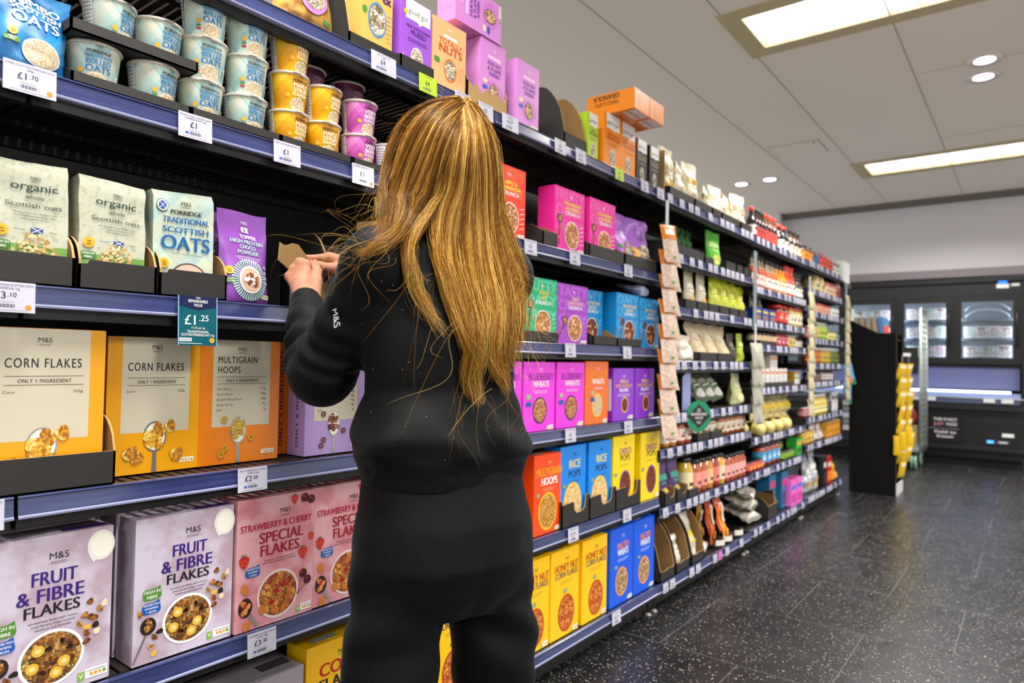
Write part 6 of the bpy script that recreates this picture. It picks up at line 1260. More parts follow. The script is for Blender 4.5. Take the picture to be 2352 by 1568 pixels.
        for ax in range(3):
            o = [(ax+1) % 3, (ax+2) % 3]; s0 = [slice(None)]*3; s1 = [slice(None)]*3; s0[ax] = slice(0, -1); s1[ax] = slice(1, None)
            e = np.argwhere(ins[tuple(s0)] != ins[tuple(s1)])
            e = e[(e[:, o[0]] > 0) & (e[:, o[1]] > 0) & (e[:, o[0]] < n[o[0]]-1) & (e[:, o[1]] < n[o[1]]-1)]
            q = []
            for a, b in ((1, 1), (0, 1), (0, 0), (1, 0)): p = e.copy(); p[:, o[0]] -= a; p[:, o[1]] -= b; q.append(idx[tuple(p.T)])
            q = np.stack(q, 1); fl = ins[tuple(e.T)]; q[~fl] = q[~fl][:, ::-1]; F.append(q)
        return V, np.concatenate(F)
# person axes: x to her right as seen from behind, y away, z up; she is turned to face the shelf
YAW = R(35)
U_ = np.array((math.cos(YAW), math.sin(YAW), 0)); F_ = np.array((-math.sin(YAW), math.cos(YAW), 0))
def bd(u, f, z, c=(.01, .015)): return np.array((c[0], c[1], 0)) + U_*u + F_*f + np.array((0, 0, z))
SHL, ELL_, WRL = (-.106, -.07, 1.325), (-.228, .015, 1.125), (-.313, .18, 1.272)
SHR, ELR, WRR = (.112, .085, 1.325), (-.01, .31, 1.17), (-.225, .345, 1.362)
HEAD = np.array((.003, .045, 1.535))
def fold(fr, amp, ph=0., ex=1.):
    return lambda t, x, y, z: amp*np.sin(fr*t + ph + 9*x - 7*z + 5*y)*np.clip(t*3, 0, 1)**ex
def wob(x, y, z, s): return np.sin(x*s+1.3*np.sin(z*s*.7))*np.sin(z*s*1.1+2*np.sin(y*s*.8)) 
def body_field():
    b = Field((-.46, -.3, -.0), (.36, .56, 1.67), .004)
    b.stack([(.74, .02, .005, .125, .08), (.85, .02, .005, .15, .115), (.95, .015, .0, .145, .105), (1.08, .008, .005, .125, .09), (1.22, 0, .015, .145, .1), (1.32, 0, .02, .15, .075), (1.385, 0, .025, .06, .055)], YAW)
    b.cone(bd(0, .01, 1.37), HEAD+(0, 0, -.06), .05, .05)
    b.ell(HEAD, (.066, .086, .098), YAW+R(8)); fw_ = np.array((-math.sin(YAW+R(8)), math.cos(YAW+R(8)), 0)); sd = np.array((fw_[1], -fw_[0], 0))
    b.ell(HEAD+fw_*.04+(0, 0, -.055), (.052, .055, .062), YAW+R(8)); b.ell(HEAD+fw_*.085+(0, 0, -.1), (.022, .018, .016), YAW+R(8))
    b.cone(HEAD+fw_*.088+(0, 0, .0), HEAD+fw_*.112+(0, 0, -.042), .009, .012, .01)
    b.ell(HEAD+fw_*.092+(0, 0, -.072), (.024, .012, .009), YAW+R(8), .006)
    for q in (-1, 1):
        b.ell(HEAD+fw_*.1+sd*q*.031+(0, 0, -.006), (.017, .014, .011), YAW+R(8), .006, True); b.ell(HEAD+fw_*-.004+sd*q*.061+(0, 0, -.03), (.009, .02, .03), YAW+R(8), .006)
    b.chain([bd(-.12, 0, 1.34), SHL, ELL_, WRL], [.05, .052, .04, .027]); b.chain([bd(.12, 0, 1.34), SHR, ELR, WRR], [.05, .052, .04, .027])
    # left hand: back of the hand to the viewer, fingers closing on the card
    W = np.array(WRL); kn = [np.array(p) for p in ((-.331, .235, 1.36), (-.346, .243, 1.364), (-.359, .242, 1.35), (-.367, .236, 1.333))]
    for p, r in zip(kn, (.0125, .0135, .0125, .0115)): b.cone(W*.7 + p*.3, p, .0155, r*.88, .008, m=.03); b.ell(p+(0, -.002, .001), (r, r, r), 0, .006)
    b.cone(W, W*.5+(kn[1]+kn[2])*.25, .0235, .0195, .012)
    for i, p in enumerate(kn):
        l = (.9, 1, .95, .78)[i]; c = p + np.array((-.004, .034, .004))*l; t = c + np.array((.014, .012, -.024))*l; e = t + np.array((.017, -.012, -.01))*l
        b.chain([p, c, t, e], [.0105, .0092, .0085, .007], .004)
    b.chain([W+(.012, .01, .012), (-.305, .222, 1.318), (-.311, .252, 1.348), (-.322, .272, 1.372)], [.018, .0145, .0105, .008], .007)
    # right hand reaching across behind it, index finger extended along the card
    W = np.array(WRR); kn = [np.array(p) for p in ((-.302, .322, 1.392), (-.305, .337, 1.386), (-.303, .35, 1.375), (-.297, .358, 1.362))]
    for p in kn: b.cone(W*.75+p*.25, p, .019, .012, .014, m=.03)
    b.cone(W, W*.5+kn[1]*.5, .026, .023, .015)
    b.chain([kn[0], (-.345, .315, 1.386), (-.37, .312, 1.388), (-.388, .311, 1.388)], [.0105, .009, .0082, .007], .004)
    for i, p in enumerate(kn[1:]):
        l = (1, .95, .8)[i]; c = p + np.array((-.036, -.0, -.006))*l; t = c + np.array((-.016, -.018, -.018))*l; e = t + np.array((.016, -.014, -.008))*l
        b.chain([p, c, t, e], [.0105, .0092, .0085, .007], .004)
    b.chain([W+(-.02, -.012, .008), (-.285, .306, 1.362), (-.318, .292, 1.366), (-.338, .288, 1.374)], [.017, .0135, .0105, .008], .007)
    for s_ in (-1, 1):
        hx = bd(.085*s_, 0, .84); kx = bd(.108*s_, .01, .45); ax = bd(.115*s_, -.02, .09)
        b.chain([hx, kx, ax], [.068, .048, .034]); b.cone(ax+(0, 0, -.055), ax+F_*.13+np.array((0, 0, -.065)), .03, .026)
    return b
def shirt_field():
    f = Field((-.42, -.3, .88), (.34, .5, 1.44), .004)
    def g(u, v, z):
        w = np.clip((1.12-z)/.1, 0, 1)*np.clip((z-.965)/.02, 0, 1)
        return (.006*np.sin(42*z + 5*np.sin(u*14) + 3*v*9)*w + .0035*np.sin(26*u + 14*z)*np.clip((1.3-z)*4, 0, 1)
                + .0012*np.sin(u*700)*((z < .962) & (z > .9)) + .004*np.sin(30*z - 18*u)*np.clip((z-1.05)*6, 0, 1))
    f.stack([(.925, .012, .0, .158, .118), (.962, .012, .0, .166, .126), (.98, .011, .0, .178, .138), (1.012, .008, .0, .182, .14), (1.045, .008, .002, .164, .126), (1.095, .008, .005, .142, .11), (1.2, .004, .012, .162, .118), (1.29, .004, .02, .162, .102), (1.345, .004, .022, .13, .078), (1.39, .004, .024, .075, .062), (1.405, .004, .024, .066, .056)], YAW, g=g)
    f.cone(bd(-.085, .0, 1.345), SHL, .05, .064, .03); f.cone(bd(.085, 0, 1.345), SHR, .05, .062, .03)
    SL, EL, WL = map(np.array, (SHL, ELL_, WRL))
    f.cone(SL, EL, .059, .06, .03, lambda t, x, y, z: .006*np.sin(26*t*t + 26*x + 15*y)*np.sin(9*t+12*y+1)*t)
    f.cone(EL, EL*.22+WL*.78, .062, .045, .025, lambda t, x, y, z: (.007*np.sin(22*t + 18*x - 20*y) + .005*np.sin(13*t - 30*x + 22*y))*np.clip(1.15-t, 0, 1)*np.clip(.3+t*3, 0, 1))
    d = (WL-EL)/np.linalg.norm(WL-EL)
    f.cone(EL*.22+WL*.78, WL-d*.004, .038, .0345, .006, lambda t, x, y, z: .0006*np.sin(900*x))
    SR, ER, WR = map(np.array, (SHR, ELR, WRR))
    f.cone(SR, ER, .06, .06, .03); f.cone(ER, ER*.25+WR*.75, .062, .045, .025, fold(24, .005)); d = (WR-ER)/np.linalg.norm(WR-ER)
    f.cone(ER*.25+WR*.75, WR-d*.004, .038, .0345, .006)
    return f
def trouser_field():
    f = Field((-.3, -.3, .05), (.34, .3, .99), .005)
    def g(u, v, z): return .003*np.sin(18*z+12*u+2*np.sin(v*20)) + .004*np.exp(-(u/.02)**2)*(v < 0)
    f.stack([(.985, .014, 0, .15, .112), (.93, .014, 0, .156, .122), (.86, .018, -.002, .17, .14), (.79, .02, -.004, .174, .142), (.735, .02, -.004, .17, .12), (.695, .02, -.002, .155, .09)], YAW, g=g)
    for s in (-1, 1):
        gg = lambda t, x, y, z, s=s: .008*np.sin(40*z + 24*x*s + 3*np.sin(11*y+z*9))*np.sin(14*x+9*z)*np.clip(t*1.6, 0, 1)
        f.chain([bd(.086*s, -.0, .82, (.02, 0)), bd(.112*s, .0, .6, (.022, 0)), bd(.117*s, .01, .44, (.022, 0)), bd(.118*s, -.01, .2, (.022, 0)), bd(.118*s, -.02, .115, (.022, 0))], [.092, .082, .076, .07, .06], .018, gg)
        f.cone(bd(.118*s, -.02, .115, (.022, 0)), bd(.118*s, -.02, .085, (.022, 0)), .046, .044, .006)
    return f
GUIDES = [
[(0.023, 0.006, 1.649), (-0.031, 0.004, 1.635), (-0.072, 0.005, 1.602), (-0.091, -0.011, 1.546), (-0.098, -0.035, 1.490), (-0.097, -0.092, 1.435), (-0.097, -0.126, 1.374)],
[(0.025, 0.007, 1.647), (-0.021, -0.012, 1.621), (-0.051, -0.028, 1.575), (-0.070, -0.033, 1.515), (-0.085, -0.047, 1.454), (-0.088, -0.109, 1.385), (-0.097, -0.136, 1.359)],
[(0.026, 0.008, 1.645), (-0.009, -0.037, 1.601), (-0.036, -0.048, 1.544), (-0.058, -0.049, 1.479), (-0.069, -0.078, 1.423), (-0.076, -0.119, 1.372), (-0.100, -0.141, 1.349)],
[(0.028, 0.009, 1.643), (0.001, -0.048, 1.585), (-0.021, -0.056, 1.526), (-0.044, -0.055, 1.461), (-0.059, -0.077, 1.408), (-0.072, -0.121, 1.366), (-0.098, -0.143, 1.341), (-0.125, -0.142, 1.327)],
[(0.030, 0.011, 1.640), (0.009, -0.053, 1.576), (-0.009, -0.058, 1.517), (-0.027, -0.060, 1.460), (-0.048, -0.076, 1.408), (-0.070, -0.121, 1.364), (-0.095, -0.143, 1.339), (-0.117, -0.144, 1.323)],
[(0.031, 0.013, 1.637), (0.018, -0.054, 1.568), (0.003, -0.057, 1.510), (-0.009, -0.050, 1.463), (-0.028, -0.051, 1.422), (-0.050, -0.087, 1.384), (-0.074, -0.132, 1.353), (-0.107, -0.144, 1.333)],
[(0.031, 0.014, 1.635), (0.022, -0.055, 1.559), (0.009, -0.053, 1.495), (-0.004, -0.053, 1.446), (-0.025, -0.072, 1.402), (-0.048, -0.107, 1.356), (-0.046, -0.118, 1.308), (-0.029, -0.113, 1.263), (-0.002, -0.116, 1.222), (0.021, -0.118, 1.190)],
[(0.031, 0.013, 1.637), (0.024, -0.056, 1.551), (0.013, -0.047, 1.480), (-0.000, -0.046, 1.432), (-0.008, -0.059, 1.389), (0.001, -0.080, 1.338), (0.017, -0.091, 1.290), (0.036, -0.099, 1.243), (0.049, -0.108, 1.196)],
[(0.033, 0.012, 1.639), (0.030, -0.054, 1.552), (0.023, -0.048, 1.480), (0.012, -0.050, 1.431), (0.003, -0.064, 1.372), (0.010, -0.084, 1.314), (0.032, -0.097, 1.250), (0.053, -0.107, 1.197), (0.069, -0.095, 1.151), (0.073, -0.092, 1.113), (0.078, -0.098, 1.071)],
[(0.035, 0.011, 1.640), (0.036, -0.050, 1.553), (0.031, -0.044, 1.481), (0.026, -0.046, 1.424), (0.018, -0.059, 1.365), (0.029, -0.076, 1.307), (0.049, -0.090, 1.251), (0.064, -0.101, 1.197), (0.061, -0.099, 1.151), (0.057, -0.098, 1.112), (0.070, -0.098, 1.078)],
[(0.036, 0.011, 1.642), (0.044, -0.046, 1.554), (0.042, -0.037, 1.483), (0.038, -0.037, 1.426), (0.037, -0.047, 1.367), (0.048, -0.065, 1.309), (0.066, -0.081, 1.252), (0.077, -0.092, 1.205), (0.069, -0.096, 1.159), (0.065, -0.093, 1.120), (0.082, -0.097, 1.067)],
[(0.038, 0.011, 1.642), (0.051, -0.039, 1.557), (0.054, -0.028, 1.486), (0.053, -0.024, 1.429), (0.057, -0.035, 1.370), (0.069, -0.054, 1.303), (0.081, -0.074, 1.245), (0.075, -0.094, 1.190), (0.059, -0.099, 1.143), (0.073, -0.090, 1.097)],
[(0.040, 0.011, 1.642), (0.060, -0.028, 1.565), (0.066, -0.017, 1.498), (0.067, -0.013, 1.432), (0.072, -0.025, 1.364), (0.087, -0.045, 1.296), (0.101, -0.062, 1.239), (0.098, -0.074, 1.183), (0.101, -0.068, 1.144), (0.119, -0.050, 1.112), (0.129, -0.039, 1.092)],
[(0.042, 0.011, 1.643), (0.068, -0.013, 1.574), (0.077, -0.003, 1.510), (0.080, 0.003, 1.435), (0.088, -0.007, 1.367), (0.107, -0.026, 1.298), (0.116, -0.045, 1.240), (0.110, -0.062, 1.183), (0.114, -0.054, 1.144), (0.127, -0.040, 1.104)],
[(0.043, 0.011, 1.644), (0.073, 0.015, 1.590), (0.086, 0.019, 1.525), (0.090, 0.025, 1.449), (0.104, 0.017, 1.379), (0.122, 0.000, 1.310), (0.132, -0.023, 1.242), (0.129, -0.032, 1.176), (0.134, -0.023, 1.136)],
[(0.043, 0.009, 1.644), (0.075, 0.029, 1.600), (0.090, 0.045, 1.550), (0.095, 0.048, 1.472), (0.110, 0.039, 1.401), (0.135, 0.013, 1.329), (0.147, 0.007, 1.261), (0.143, -0.005, 1.194), (0.136, -0.020, 1.144)],
[(0.042, 0.009, 1.645), (0.070, 0.023, 1.615), (0.090, 0.036, 1.569), (0.098, 0.042, 1.496), (0.107, 0.036, 1.435), (0.128, 0.033, 1.383), (0.149, 0.021, 1.330), (0.157, 0.031, 1.272)],
[(0.010, -0.036, 1.467), (0.001, -0.045, 1.424), (0.006, -0.062, 1.372), (0.029, -0.076, 1.307), (0.045, -0.091, 1.251), (0.054, -0.106, 1.204), (0.059, -0.102, 1.174)],
[(-0.011, -0.032, 1.463), (-0.034, -0.064, 1.411), (-0.054, -0.103, 1.368), (-0.045, -0.116, 1.324), (-0.027, -0.111, 1.271), (0.004, -0.115, 1.222)],
[(0.030, -0.031, 1.468), (0.040, -0.035, 1.402), (0.054, -0.048, 1.335), (0.077, -0.070, 1.261), (0.090, -0.082, 1.206), (0.086, -0.083, 1.159), (0.076, -0.086, 1.120)],
[(0.061, -0.006, 1.475), (0.079, -0.000, 1.410), (0.101, -0.012, 1.341), (0.119, -0.031, 1.266), (0.117, -0.054, 1.200), (0.120, -0.046, 1.144), (0.128, -0.039, 1.100)],
[(-0.023, -0.030, 1.468), (-0.041, -0.068, 1.410), (-0.066, -0.115, 1.368), (-0.094, -0.142, 1.343), (-0.131, -0.141, 1.325)]]
def np_mesh(name, V, F, mats, parent=None, smooth=True, mi=None):
    me = bpy.data.meshes.new(name); V = np.asarray(V, np.float32); F = np.asarray(F, np.int32); k = F.shape[1]
    me.vertices.add(len(V)); me.vertices.foreach_set('co', V.ravel()); me.loops.add(F.size); me.loops.foreach_set('vertex_index', F.ravel())
    me.polygons.add(len(F)); me.polygons.foreach_set('loop_start', np.arange(0, F.size, k, dtype=np.int32))
    me.polygons.foreach_set('use_smooth', np.ones(len(F), bool) if smooth else np.zeros(len(F), bool))
    for m in mats: me.materials.append(m)
    if mi is not None: me.polygons.foreach_set('material_index', np.asarray(mi, np.int32))
    me.update(calc_edges=True); me.validate()
    o = bpy.data.objects.new(name, me); col.objects.link(o)
    if parent: o.parent = parent
    return o
def skin_nodes(nt, b, N):
    tc = N('TexCoord'); n = N('TexNoise'); n.inputs['Scale'].default_value = 40; n.inputs['Detail'].default_value = 4; nt.links.new(tc.outputs['Object'], n.inputs['Vector'])
    nt.links.new(ramp(nt, n.outputs['Fac'], [(.3, '#a06a52'), (.7, '#b58068')]), b.inputs['Base Color']); b.inputs['Roughness'].default_value = .62; b.inputs['Specular IOR Level'].default_value = .25
    b.inputs['Subsurface Weight'].default_value = .15; b.inputs['Subsurface Radius'].default_value = (.01, .004, .002)
SKIN = nodes_mat('skin', skin_nodes)
def cloth(name, a, c, sheen):
    def f(nt, b, N):
        tc = N('TexCoord'); n = N('TexNoise'); n.inputs['Scale'].default_value = 420; n.inputs['Detail'].default_value = 3; nt.links.new(tc.outputs['Object'], n.inputs['Vector'])
        n2 = N('TexNoise'); n2.inputs['Scale'].default_value = 18; n2.inputs['Detail'].default_value = 5; nt.links.new(tc.outputs['Object'], n2.inputs['Vector'])
        nt.links.new(ramp(nt, n.outputs['Fac'], [(.35, a), (.7, c)]), b.inputs['Base Color']); b.inputs['Roughness'].default_value = .65; b.inputs['Specular IOR Level'].default_value = .16
        b.inputs['Sheen Weight'].default_value = sheen; b.inputs['Sheen Roughness'].default_value = .4; b.inputs['Sheen Tint'].default_value = lin('#8fa6b0')
        bp = N('Bump'); bp.inputs['Strength'].default_value = .35; bp.inputs['Distance'].default_value = .001; nt.links.new(n.outputs['Fac'], bp.inputs['Height'])
        b2 = N('Bump'); b2.inputs['Strength'].default_value = .5; b2.inputs['Distance'].default_value = .006; nt.links.new(n2.outputs['Fac'], b2.inputs['Height']); nt.links.new(bp.outputs['Normal'], b2.inputs['Normal'])
        nt.links.new(b2.outputs['Normal'], b.inputs['Normal'])
    return nodes_mat(name, f)
SHIRT = cloth('black_fleece', '#030304', '#0b0d0e', .09); TROU = cloth('black_jersey', '#020203', '#08090a', .08)
bf, sf, tf = body_field(), shirt_field(), trouser_field()
body = np_mesh('person', *bf.mesh(), [SKIN])
# the person stands at this spot, turned to the shelves
body.matrix_world = Matrix(((.609565, .792736, 0, .946412), (-.792736, .609565, 0, .901865), (0, 0, 1, 0), (0, 0, 0, 1)))
tag(body, 'person with long golden brown hair seen from behind, in black sweatshirt, holding torn brown card', 'person')
shirt = np_mesh('sweatshirt', *sf.mesh(), [SHIRT, mat('#d8d8d6', .8, name='lint')], body)
trou = np_mesh('trousers', *tf.mesh(), [TROU], body)
m = MB(); LP = np.array((-.1824, -.0996, 1.2216)); n_ = sf.grad(LP[None])[0]; v_ = np.array((.35, .25, -.9)); v_ -= n_*(v_ @ n_); v_ /= np.linalg.norm(v_); w_ = np.cross(n_, v_)
m.text(lambda x, y, l: Vector(sf.push((LP + v_*x + w_*y)[None], .0016)[0]), 'M&S', .0, -.004, .0115, mat('#e9ecee', .6), b=1, l=1, w=.034); m.build('logo', shirt)
lint = MB(); rl = random.Random(5)
for i in range(26):
    p = sf.push(np.array((rl.uniform(-.15, .16), -.14, rl.uniform(.98, 1.3)))[None], .0012)[0]; s = rl.uniform(.0006, .0013); g = Vector(sf.grad(p[None])[0]); a = g.orthogonal().normalized(); c = g.cross(a)
    lint.add([Vector(p)+a*s, Vector(p)+c*s*.6, Vector(p)-a*s, Vector(p)-c*s*.6], [(0, 1, 2, 3)], mat('#b9bcbc', .9, name='lint'))
tag(lint.build('lint', shirt), kind='stuff')
WL_ = np.array(WRL); dW = (WL_-np.array(ELL_)); dW /= np.linalg.norm(dW); a_ = np.cross(dW, (0, 0, 1)); a_ /= np.linalg.norm(a_); b_ = np.cross(dW, a_)
m = MB(); m.tube([WL_+dW*.004 + (a_*math.cos(t)+b_*math.sin(t))*.0305 for t in np.linspace(0, 2*math.pi, 33)], .0028, mat('#d8d6d0', .25, .6, name='bracelet_silver'), 8, False); m.build('bracelet', body)
NAIL = mat('#8a0f2c', .2, coat=.6, name='red_nail')
for p, d in (((-.3925, .3105, 1.3885), (-1, -.05, .05)), ((-.3405, .2845, 1.3785), (-.8, -.2, .5)), ((-.3235, .273, 1.377), (-.45, .3, .8))):
    d = Vector(d).normalized(); q = MB(); sdv = d.orthogonal().normalized(); up = d.cross(sdv)
    q.grid(lambda u, v: Vector(p) + d*(.011*(v-.55)) + sdv*(.0062*math.cos(math.pi*2*u)*math.sin(math.pi*(v*.9+.05))**.5) + up*(.0058*math.sin(2*math.pi*u)*math.sin(math.pi*(v*.9+.05))**.5), 12, 6, NAIL, closed=True); q.build('fingernail', body)
fwd = np.array((-math.sin(YAW+R(8)), math.cos(YAW+R(8)), 0)); sd_ = np.array((fwd[1], -fwd[0], 0))
for q in (-1, 1):
    c = HEAD + fwd*.088 + sd_*q*.031 + np.array((0, 0, -.006)); e = MB(); e.lathe([(.0115*math.sin(t), -.0115*math.cos(t)) for t in np.linspace(.01, math.pi-.01, 12)], mat('#e6e2dc', .2, name='eye_white'), 16); e.v = [tuple(np.array(p)+c) for p in e.v]
    e.lathe([(.0, .0), (.005, .0)], mat('#3a2a18', .2), 12, capb=False, capt=False); k = len(e.v)-24; e.v[k:] = [tuple(c + fwd*.0118 + sd_*p[0] + np.array((0, 0, p[1]))) for p in e.v[k:]]; e.build('eye', body)
SHOE = mat('#1a1a1c', .6, name='black_trainer'); SOLE = mat('#d9d6d0', .6, name='white_sole')
for s in (-1, 1):
    c = bd(.118*s, -.02, 0, (.022, 0)); m = MB()
    for z0, z1, k, mm in ((0, .025, 1.06, SOLE), (.025, .085, 1., SHOE)):
        m.grid(lambda u, v: tuple(c + U_*(.042*k*math.cos(2*math.pi*u)*(1-.25*v*(z0 > 0))) + F_*(.055 + .125*k*math.sin(2*math.pi*u)*(1-.42*v*(z0 > 0)) - .035*v*(z0 > 0)) + np.array((0, 0, z0+(z1-z0)*v))), 24, 4, mm, closed=True)
    m.add([tuple(c + U_*.0445*math.cos(t) + F_*(.055+.1325*math.sin(t)) + np.array((0, 0, .0005))) for t in np.linspace(0, 2*math.pi, 24, endpoint=False)], [tuple(range(24))], SOLE)
    m.build('shoe', body)
# ------------------------------------------------------------------ hair: thousands of separate strands over a thin under layer
HC, HR_ = np.array((.003, .045, 1.535)), np.array((.08, .1, .102))
def hair_nodes(nt, b, N):
    at = N('Attribute'); at.attribute_name = 'tone'
    nt.links.new(ramp(nt, at.outputs['Fac'], [(0, '#200f02'), (.32, '#683a06'), (.64, '#a87016'), (1, '#ecc870')]), b.inputs['Base Color'])
    b.inputs['Roughness'].default_value = .36; b.inputs['Specular IOR Level'].default_value = .5; b.inputs['Specular Tint'].default_value = (1, .85, .55, 1); b.inputs['Anisotropic'].default_value = .5
HAIR = nodes_mat('golden_hair', hair_nodes)
rg = np.random.default_rng(3); NS = 26
def resample(P, n):
    P = np.asarray(P, float); t = np.linspace(0, 1, len(P)); q = np.linspace(0, 1, n); out = np.zeros((n, 3))
    T = np.gradient(P, axis=0)                       # Catmull-Rom through the guide
    for i, x in enumerate(q):
        k = min(int(x*(len(P)-1)), len(P)-2); u = x*(len(P)-1)-k
        out[i] = (2*u**3-3*u**2+1)*P[k] + (u**3-2*u**2+u)*T[k] + (-2*u**3+3*u**2)*P[k+1] + (u**3-u**2)*T[k+1]
    return out
def hnorm(P):
    q = (P-HC)/HR_**2; q /= np.linalg.norm(q, axis=1, keepdims=True); g = sf.grad(P); w = np.clip((P[:, 2:3]-1.42)/.06, 0, 1)
    n = q*w + g*(1-w); n[:, 1] -= .3; return n/np.linalg.norm(n, axis=1, keepdims=True)
SV, SF_, ST_ = [], [], []; base_n = [0]
def strands(P, rad, tone):
    """P: strands x points x 3 -> thin three-sided tubes"""
    n, k, _ = P.shape; T = np.gradient(P, axis=1); T /= np.linalg.norm(T, axis=2, keepdims=True)+1e-9
    a = np.cross(T, np.array((.3, -.9, .2))); a /= np.linalg.norm(a, axis=2, keepdims=True)+1e-9; b = np.cross(T, a)
    tp = np.ones(k); tp[-5:] = np.linspace(.9, .25, 5); r = rad[:, None, None]*tp[None, :, None]
    V = np.stack([P + r*(a*math.cos(q) + b*math.sin(q)) for q in (0, 2.0944, 4.1888)], 2)          # n,k,3,3
    i = np.arange(n)[:, None, None]*k*3 + np.arange(k-1)[None, :, None]*3; j = np.arange(3)[None, None, :]; j2 = (j+1) % 3
    F = np.stack([i+j, i+j2, i+3+j2, i+3+j], -1).reshape(-1, 4) + base_n[0]
    SV.append(V.reshape(-1, 3)); SF_.append(F); ST_.append(np.repeat(tone, k*3)); base_n[0] += n*k*3
def bundle(G, n, wid, thick, rise, wave, tone, end=.45, frizz=.003, nrm=None):
    C = resample(G, NS); N_ = hnorm(C) if nrm is None else np.repeat(np.array([nrm], float), NS, 0); T = np.gradient(C, axis=0); T /= np.linalg.norm(T, axis=1, keepdims=True); B = np.cross(T, N_); B /= np.linalg.norm(B, axis=1, keepdims=True)
    s = np.linspace(0, 1, NS); w = wid*np.interp(s, [0, .12, .5, .66, .8, 1], [.35, .9, 1., max(end, .62), max(end, .32), end]); h = thick*np.interp(s, [0, .15, .6, 1], [.2, .8, 1., .7])
    al = rg.uniform(-1, 1, n); be = rg.uniform(0, 1, n); ph = rg.uniform(0, 6.28, (n, 3)); cl = np.round(al*7 + rg.normal(0, .35, n))/7; fr = rg.uniform(.6, 1.6, (n, 1))
    clump = .5*np.clip(s*1.5, 0, 1)[None, :]; ae = al[:, None]*(1-clump) + (cl[:, None] + .12*al[:, None])*clump
    P = C[None] + B[None]*(ae*w[None])[..., None] + N_[None]*((rise + be[:, None]*h[None]))[..., None]
    wv = np.sin(s[None]*11*fr + ph[:, :1])*np.clip(s[None]-.15, 0, 1); wv2 = np.sin(s[None]*29*fr + ph[:, 1:2])*np.clip(s[None]-.1, 0, 1)
    cw = np.sin(s*13 + cl[:, None]*9 + 3*np.sin(cl[:, None]*31))*np.clip(s-.45, 0, 1)[None]
    P = P + B[None]*(wave*(.55*wv + 1.3*cw) + frizz*.5*wv2)[..., None] + N_[None]*(frizz*.6*np.abs(np.sin(s[None]*17*fr + ph[:, 2:])))[..., None]
    st_ = rg.random(n) < .1; dr = np.cumsum(rg.normal(0, 1, (n, NS, 2)), 1)/NS**.5; dr = dr*np.clip(s*1.6-.25, 0, 1)[None, :, None]*np.where(st_, .009, .0032)[:, None, None]
    dr[:, 1:-1] = (dr[:, :-2] + 2*dr[:, 1:-1] + dr[:, 2:])/4; dr[:, 1:-1] = (dr[:, :-2] + 2*dr[:, 1:-1] + dr[:, 2:])/4
    P = P + B[None]*dr[..., :1] + N_[None]*(np.abs(dr[..., 1:])*.8)
    cut = np.where(st_, rg.uniform(.55, .95, n), rg.uniform(.62, 1., n)); q = np.linspace(0, 1, NS)[None]*cut[:, None]*(NS-1); i0 = np.minimum(q.astype(int), NS-2); f = (q-i0)[..., None]; ar = np.arange(n)[:, None]
    P = P[ar, i0]*(1-f) + P[ar, i0+1]*f
    strands(P, rg.uniform(.0002, .00038, n), np.clip(tone + rg.normal(0, .2, n) + .2*np.sin(cl*5+tone*20), 0, 1))
TONES = [.45, .42, .4, .5, .45, .42, .66, .6, .62, .5, .6, .52, .6, .5, .55, .5, .48, .45, .72, .6, .55, .5]
WID = {0: .008, 1: .011, 16: .008, 15: .011, 3: .012, 4: .012, 5: .012, 21: .01, 6: .006, 7: .009, 17: .01, 18: .006, 8: .017, 9: .017, 10: .017, 11: .016, 12: .016, 13: .016}
NB = [300, 300, 300, 170, 160, 170, 200, 260, 330, 300, 330, 300, 300, 280, 260, 230, 240, 260, 150, 220, 220, 120]
for i, G in enumerate(GUIDES):
    nape = i >= 17
    if not nape: G = [(G[0][0]*.6+.004, .06, 1.633), (G[0][0]*.85, .015, 1.638)] + [tuple(np.array(G[0]) + (0, 0, .001))] + list(G[1:])
    bundle(G, int(NB[i]*2.3), WID.get(i, .017 if i < 6 or 12 <= i < 17 else .013), .012, .002 if not nape else -.004, .005 if i < 6 else .01, TONES[i], .9 if i < 3 else (.35 if i < 6 else .12), .003 if i not in (14, 15, 16) else .007)
# the far side of the head: strands from the crown down the face side
for k in range(16):
    a = R(20 + 20*k); d = np.array((math.sin(a), math.cos(a), 0)); pts = [HC + HR_*np.array((.25*d[0]+.25, .25*d[1]-.45, .92))]
    for e in (60, 35, 10, -15): pts.append(HC + HR_*1.03*np.array((d[0]*math.cos(R(e)), d[1]*math.cos(R(e)), math.sin(R(e)))))
    fc = abs(((math.degrees(a) - (-43) + 180) % 360) - 180)
    if fc < 42: continue
    pts += [pts[-1] + np.array((d[0]*.0, d[1]*.0, -.05)), pts[-1] + np.array((0, 0, -.1))]
    if d[1] > -.2 or d[0] < -.8: bundle(pts, 260, .018, .008, .0, .003, .42, .9)
for G, n_, w_ in (([(0.0, .02, 1.634), (-.046, .0, 1.606), (-.074, .02, 1.55), (-.082, .03, 1.5), (-.09, .03, 1.44), (-.099, .02, 1.385), (-.105, .0, 1.35)], 300, .012), ([(.0, .0, 1.632), (-.043, -.02, 1.6), (-.07, -.01, 1.54), (-.08, -.01, 1.48), (-.09, -.02, 1.42), (-.096, -.04, 1.38), (-.102, -.05, 1.36)], 300, .012),
                 ([(-.01, .05, 1.635), (-.05, .05, 1.6), (-.076, .06, 1.54), (-.084, .075, 1.48), (-.092, .08, 1.42), (-.1, .08, 1.36)], 240, .012)):
    bundle(G, int(n_*1.8), w_, .012, .002, .004, .38, .9, .004, (-.75, -.62, .1))
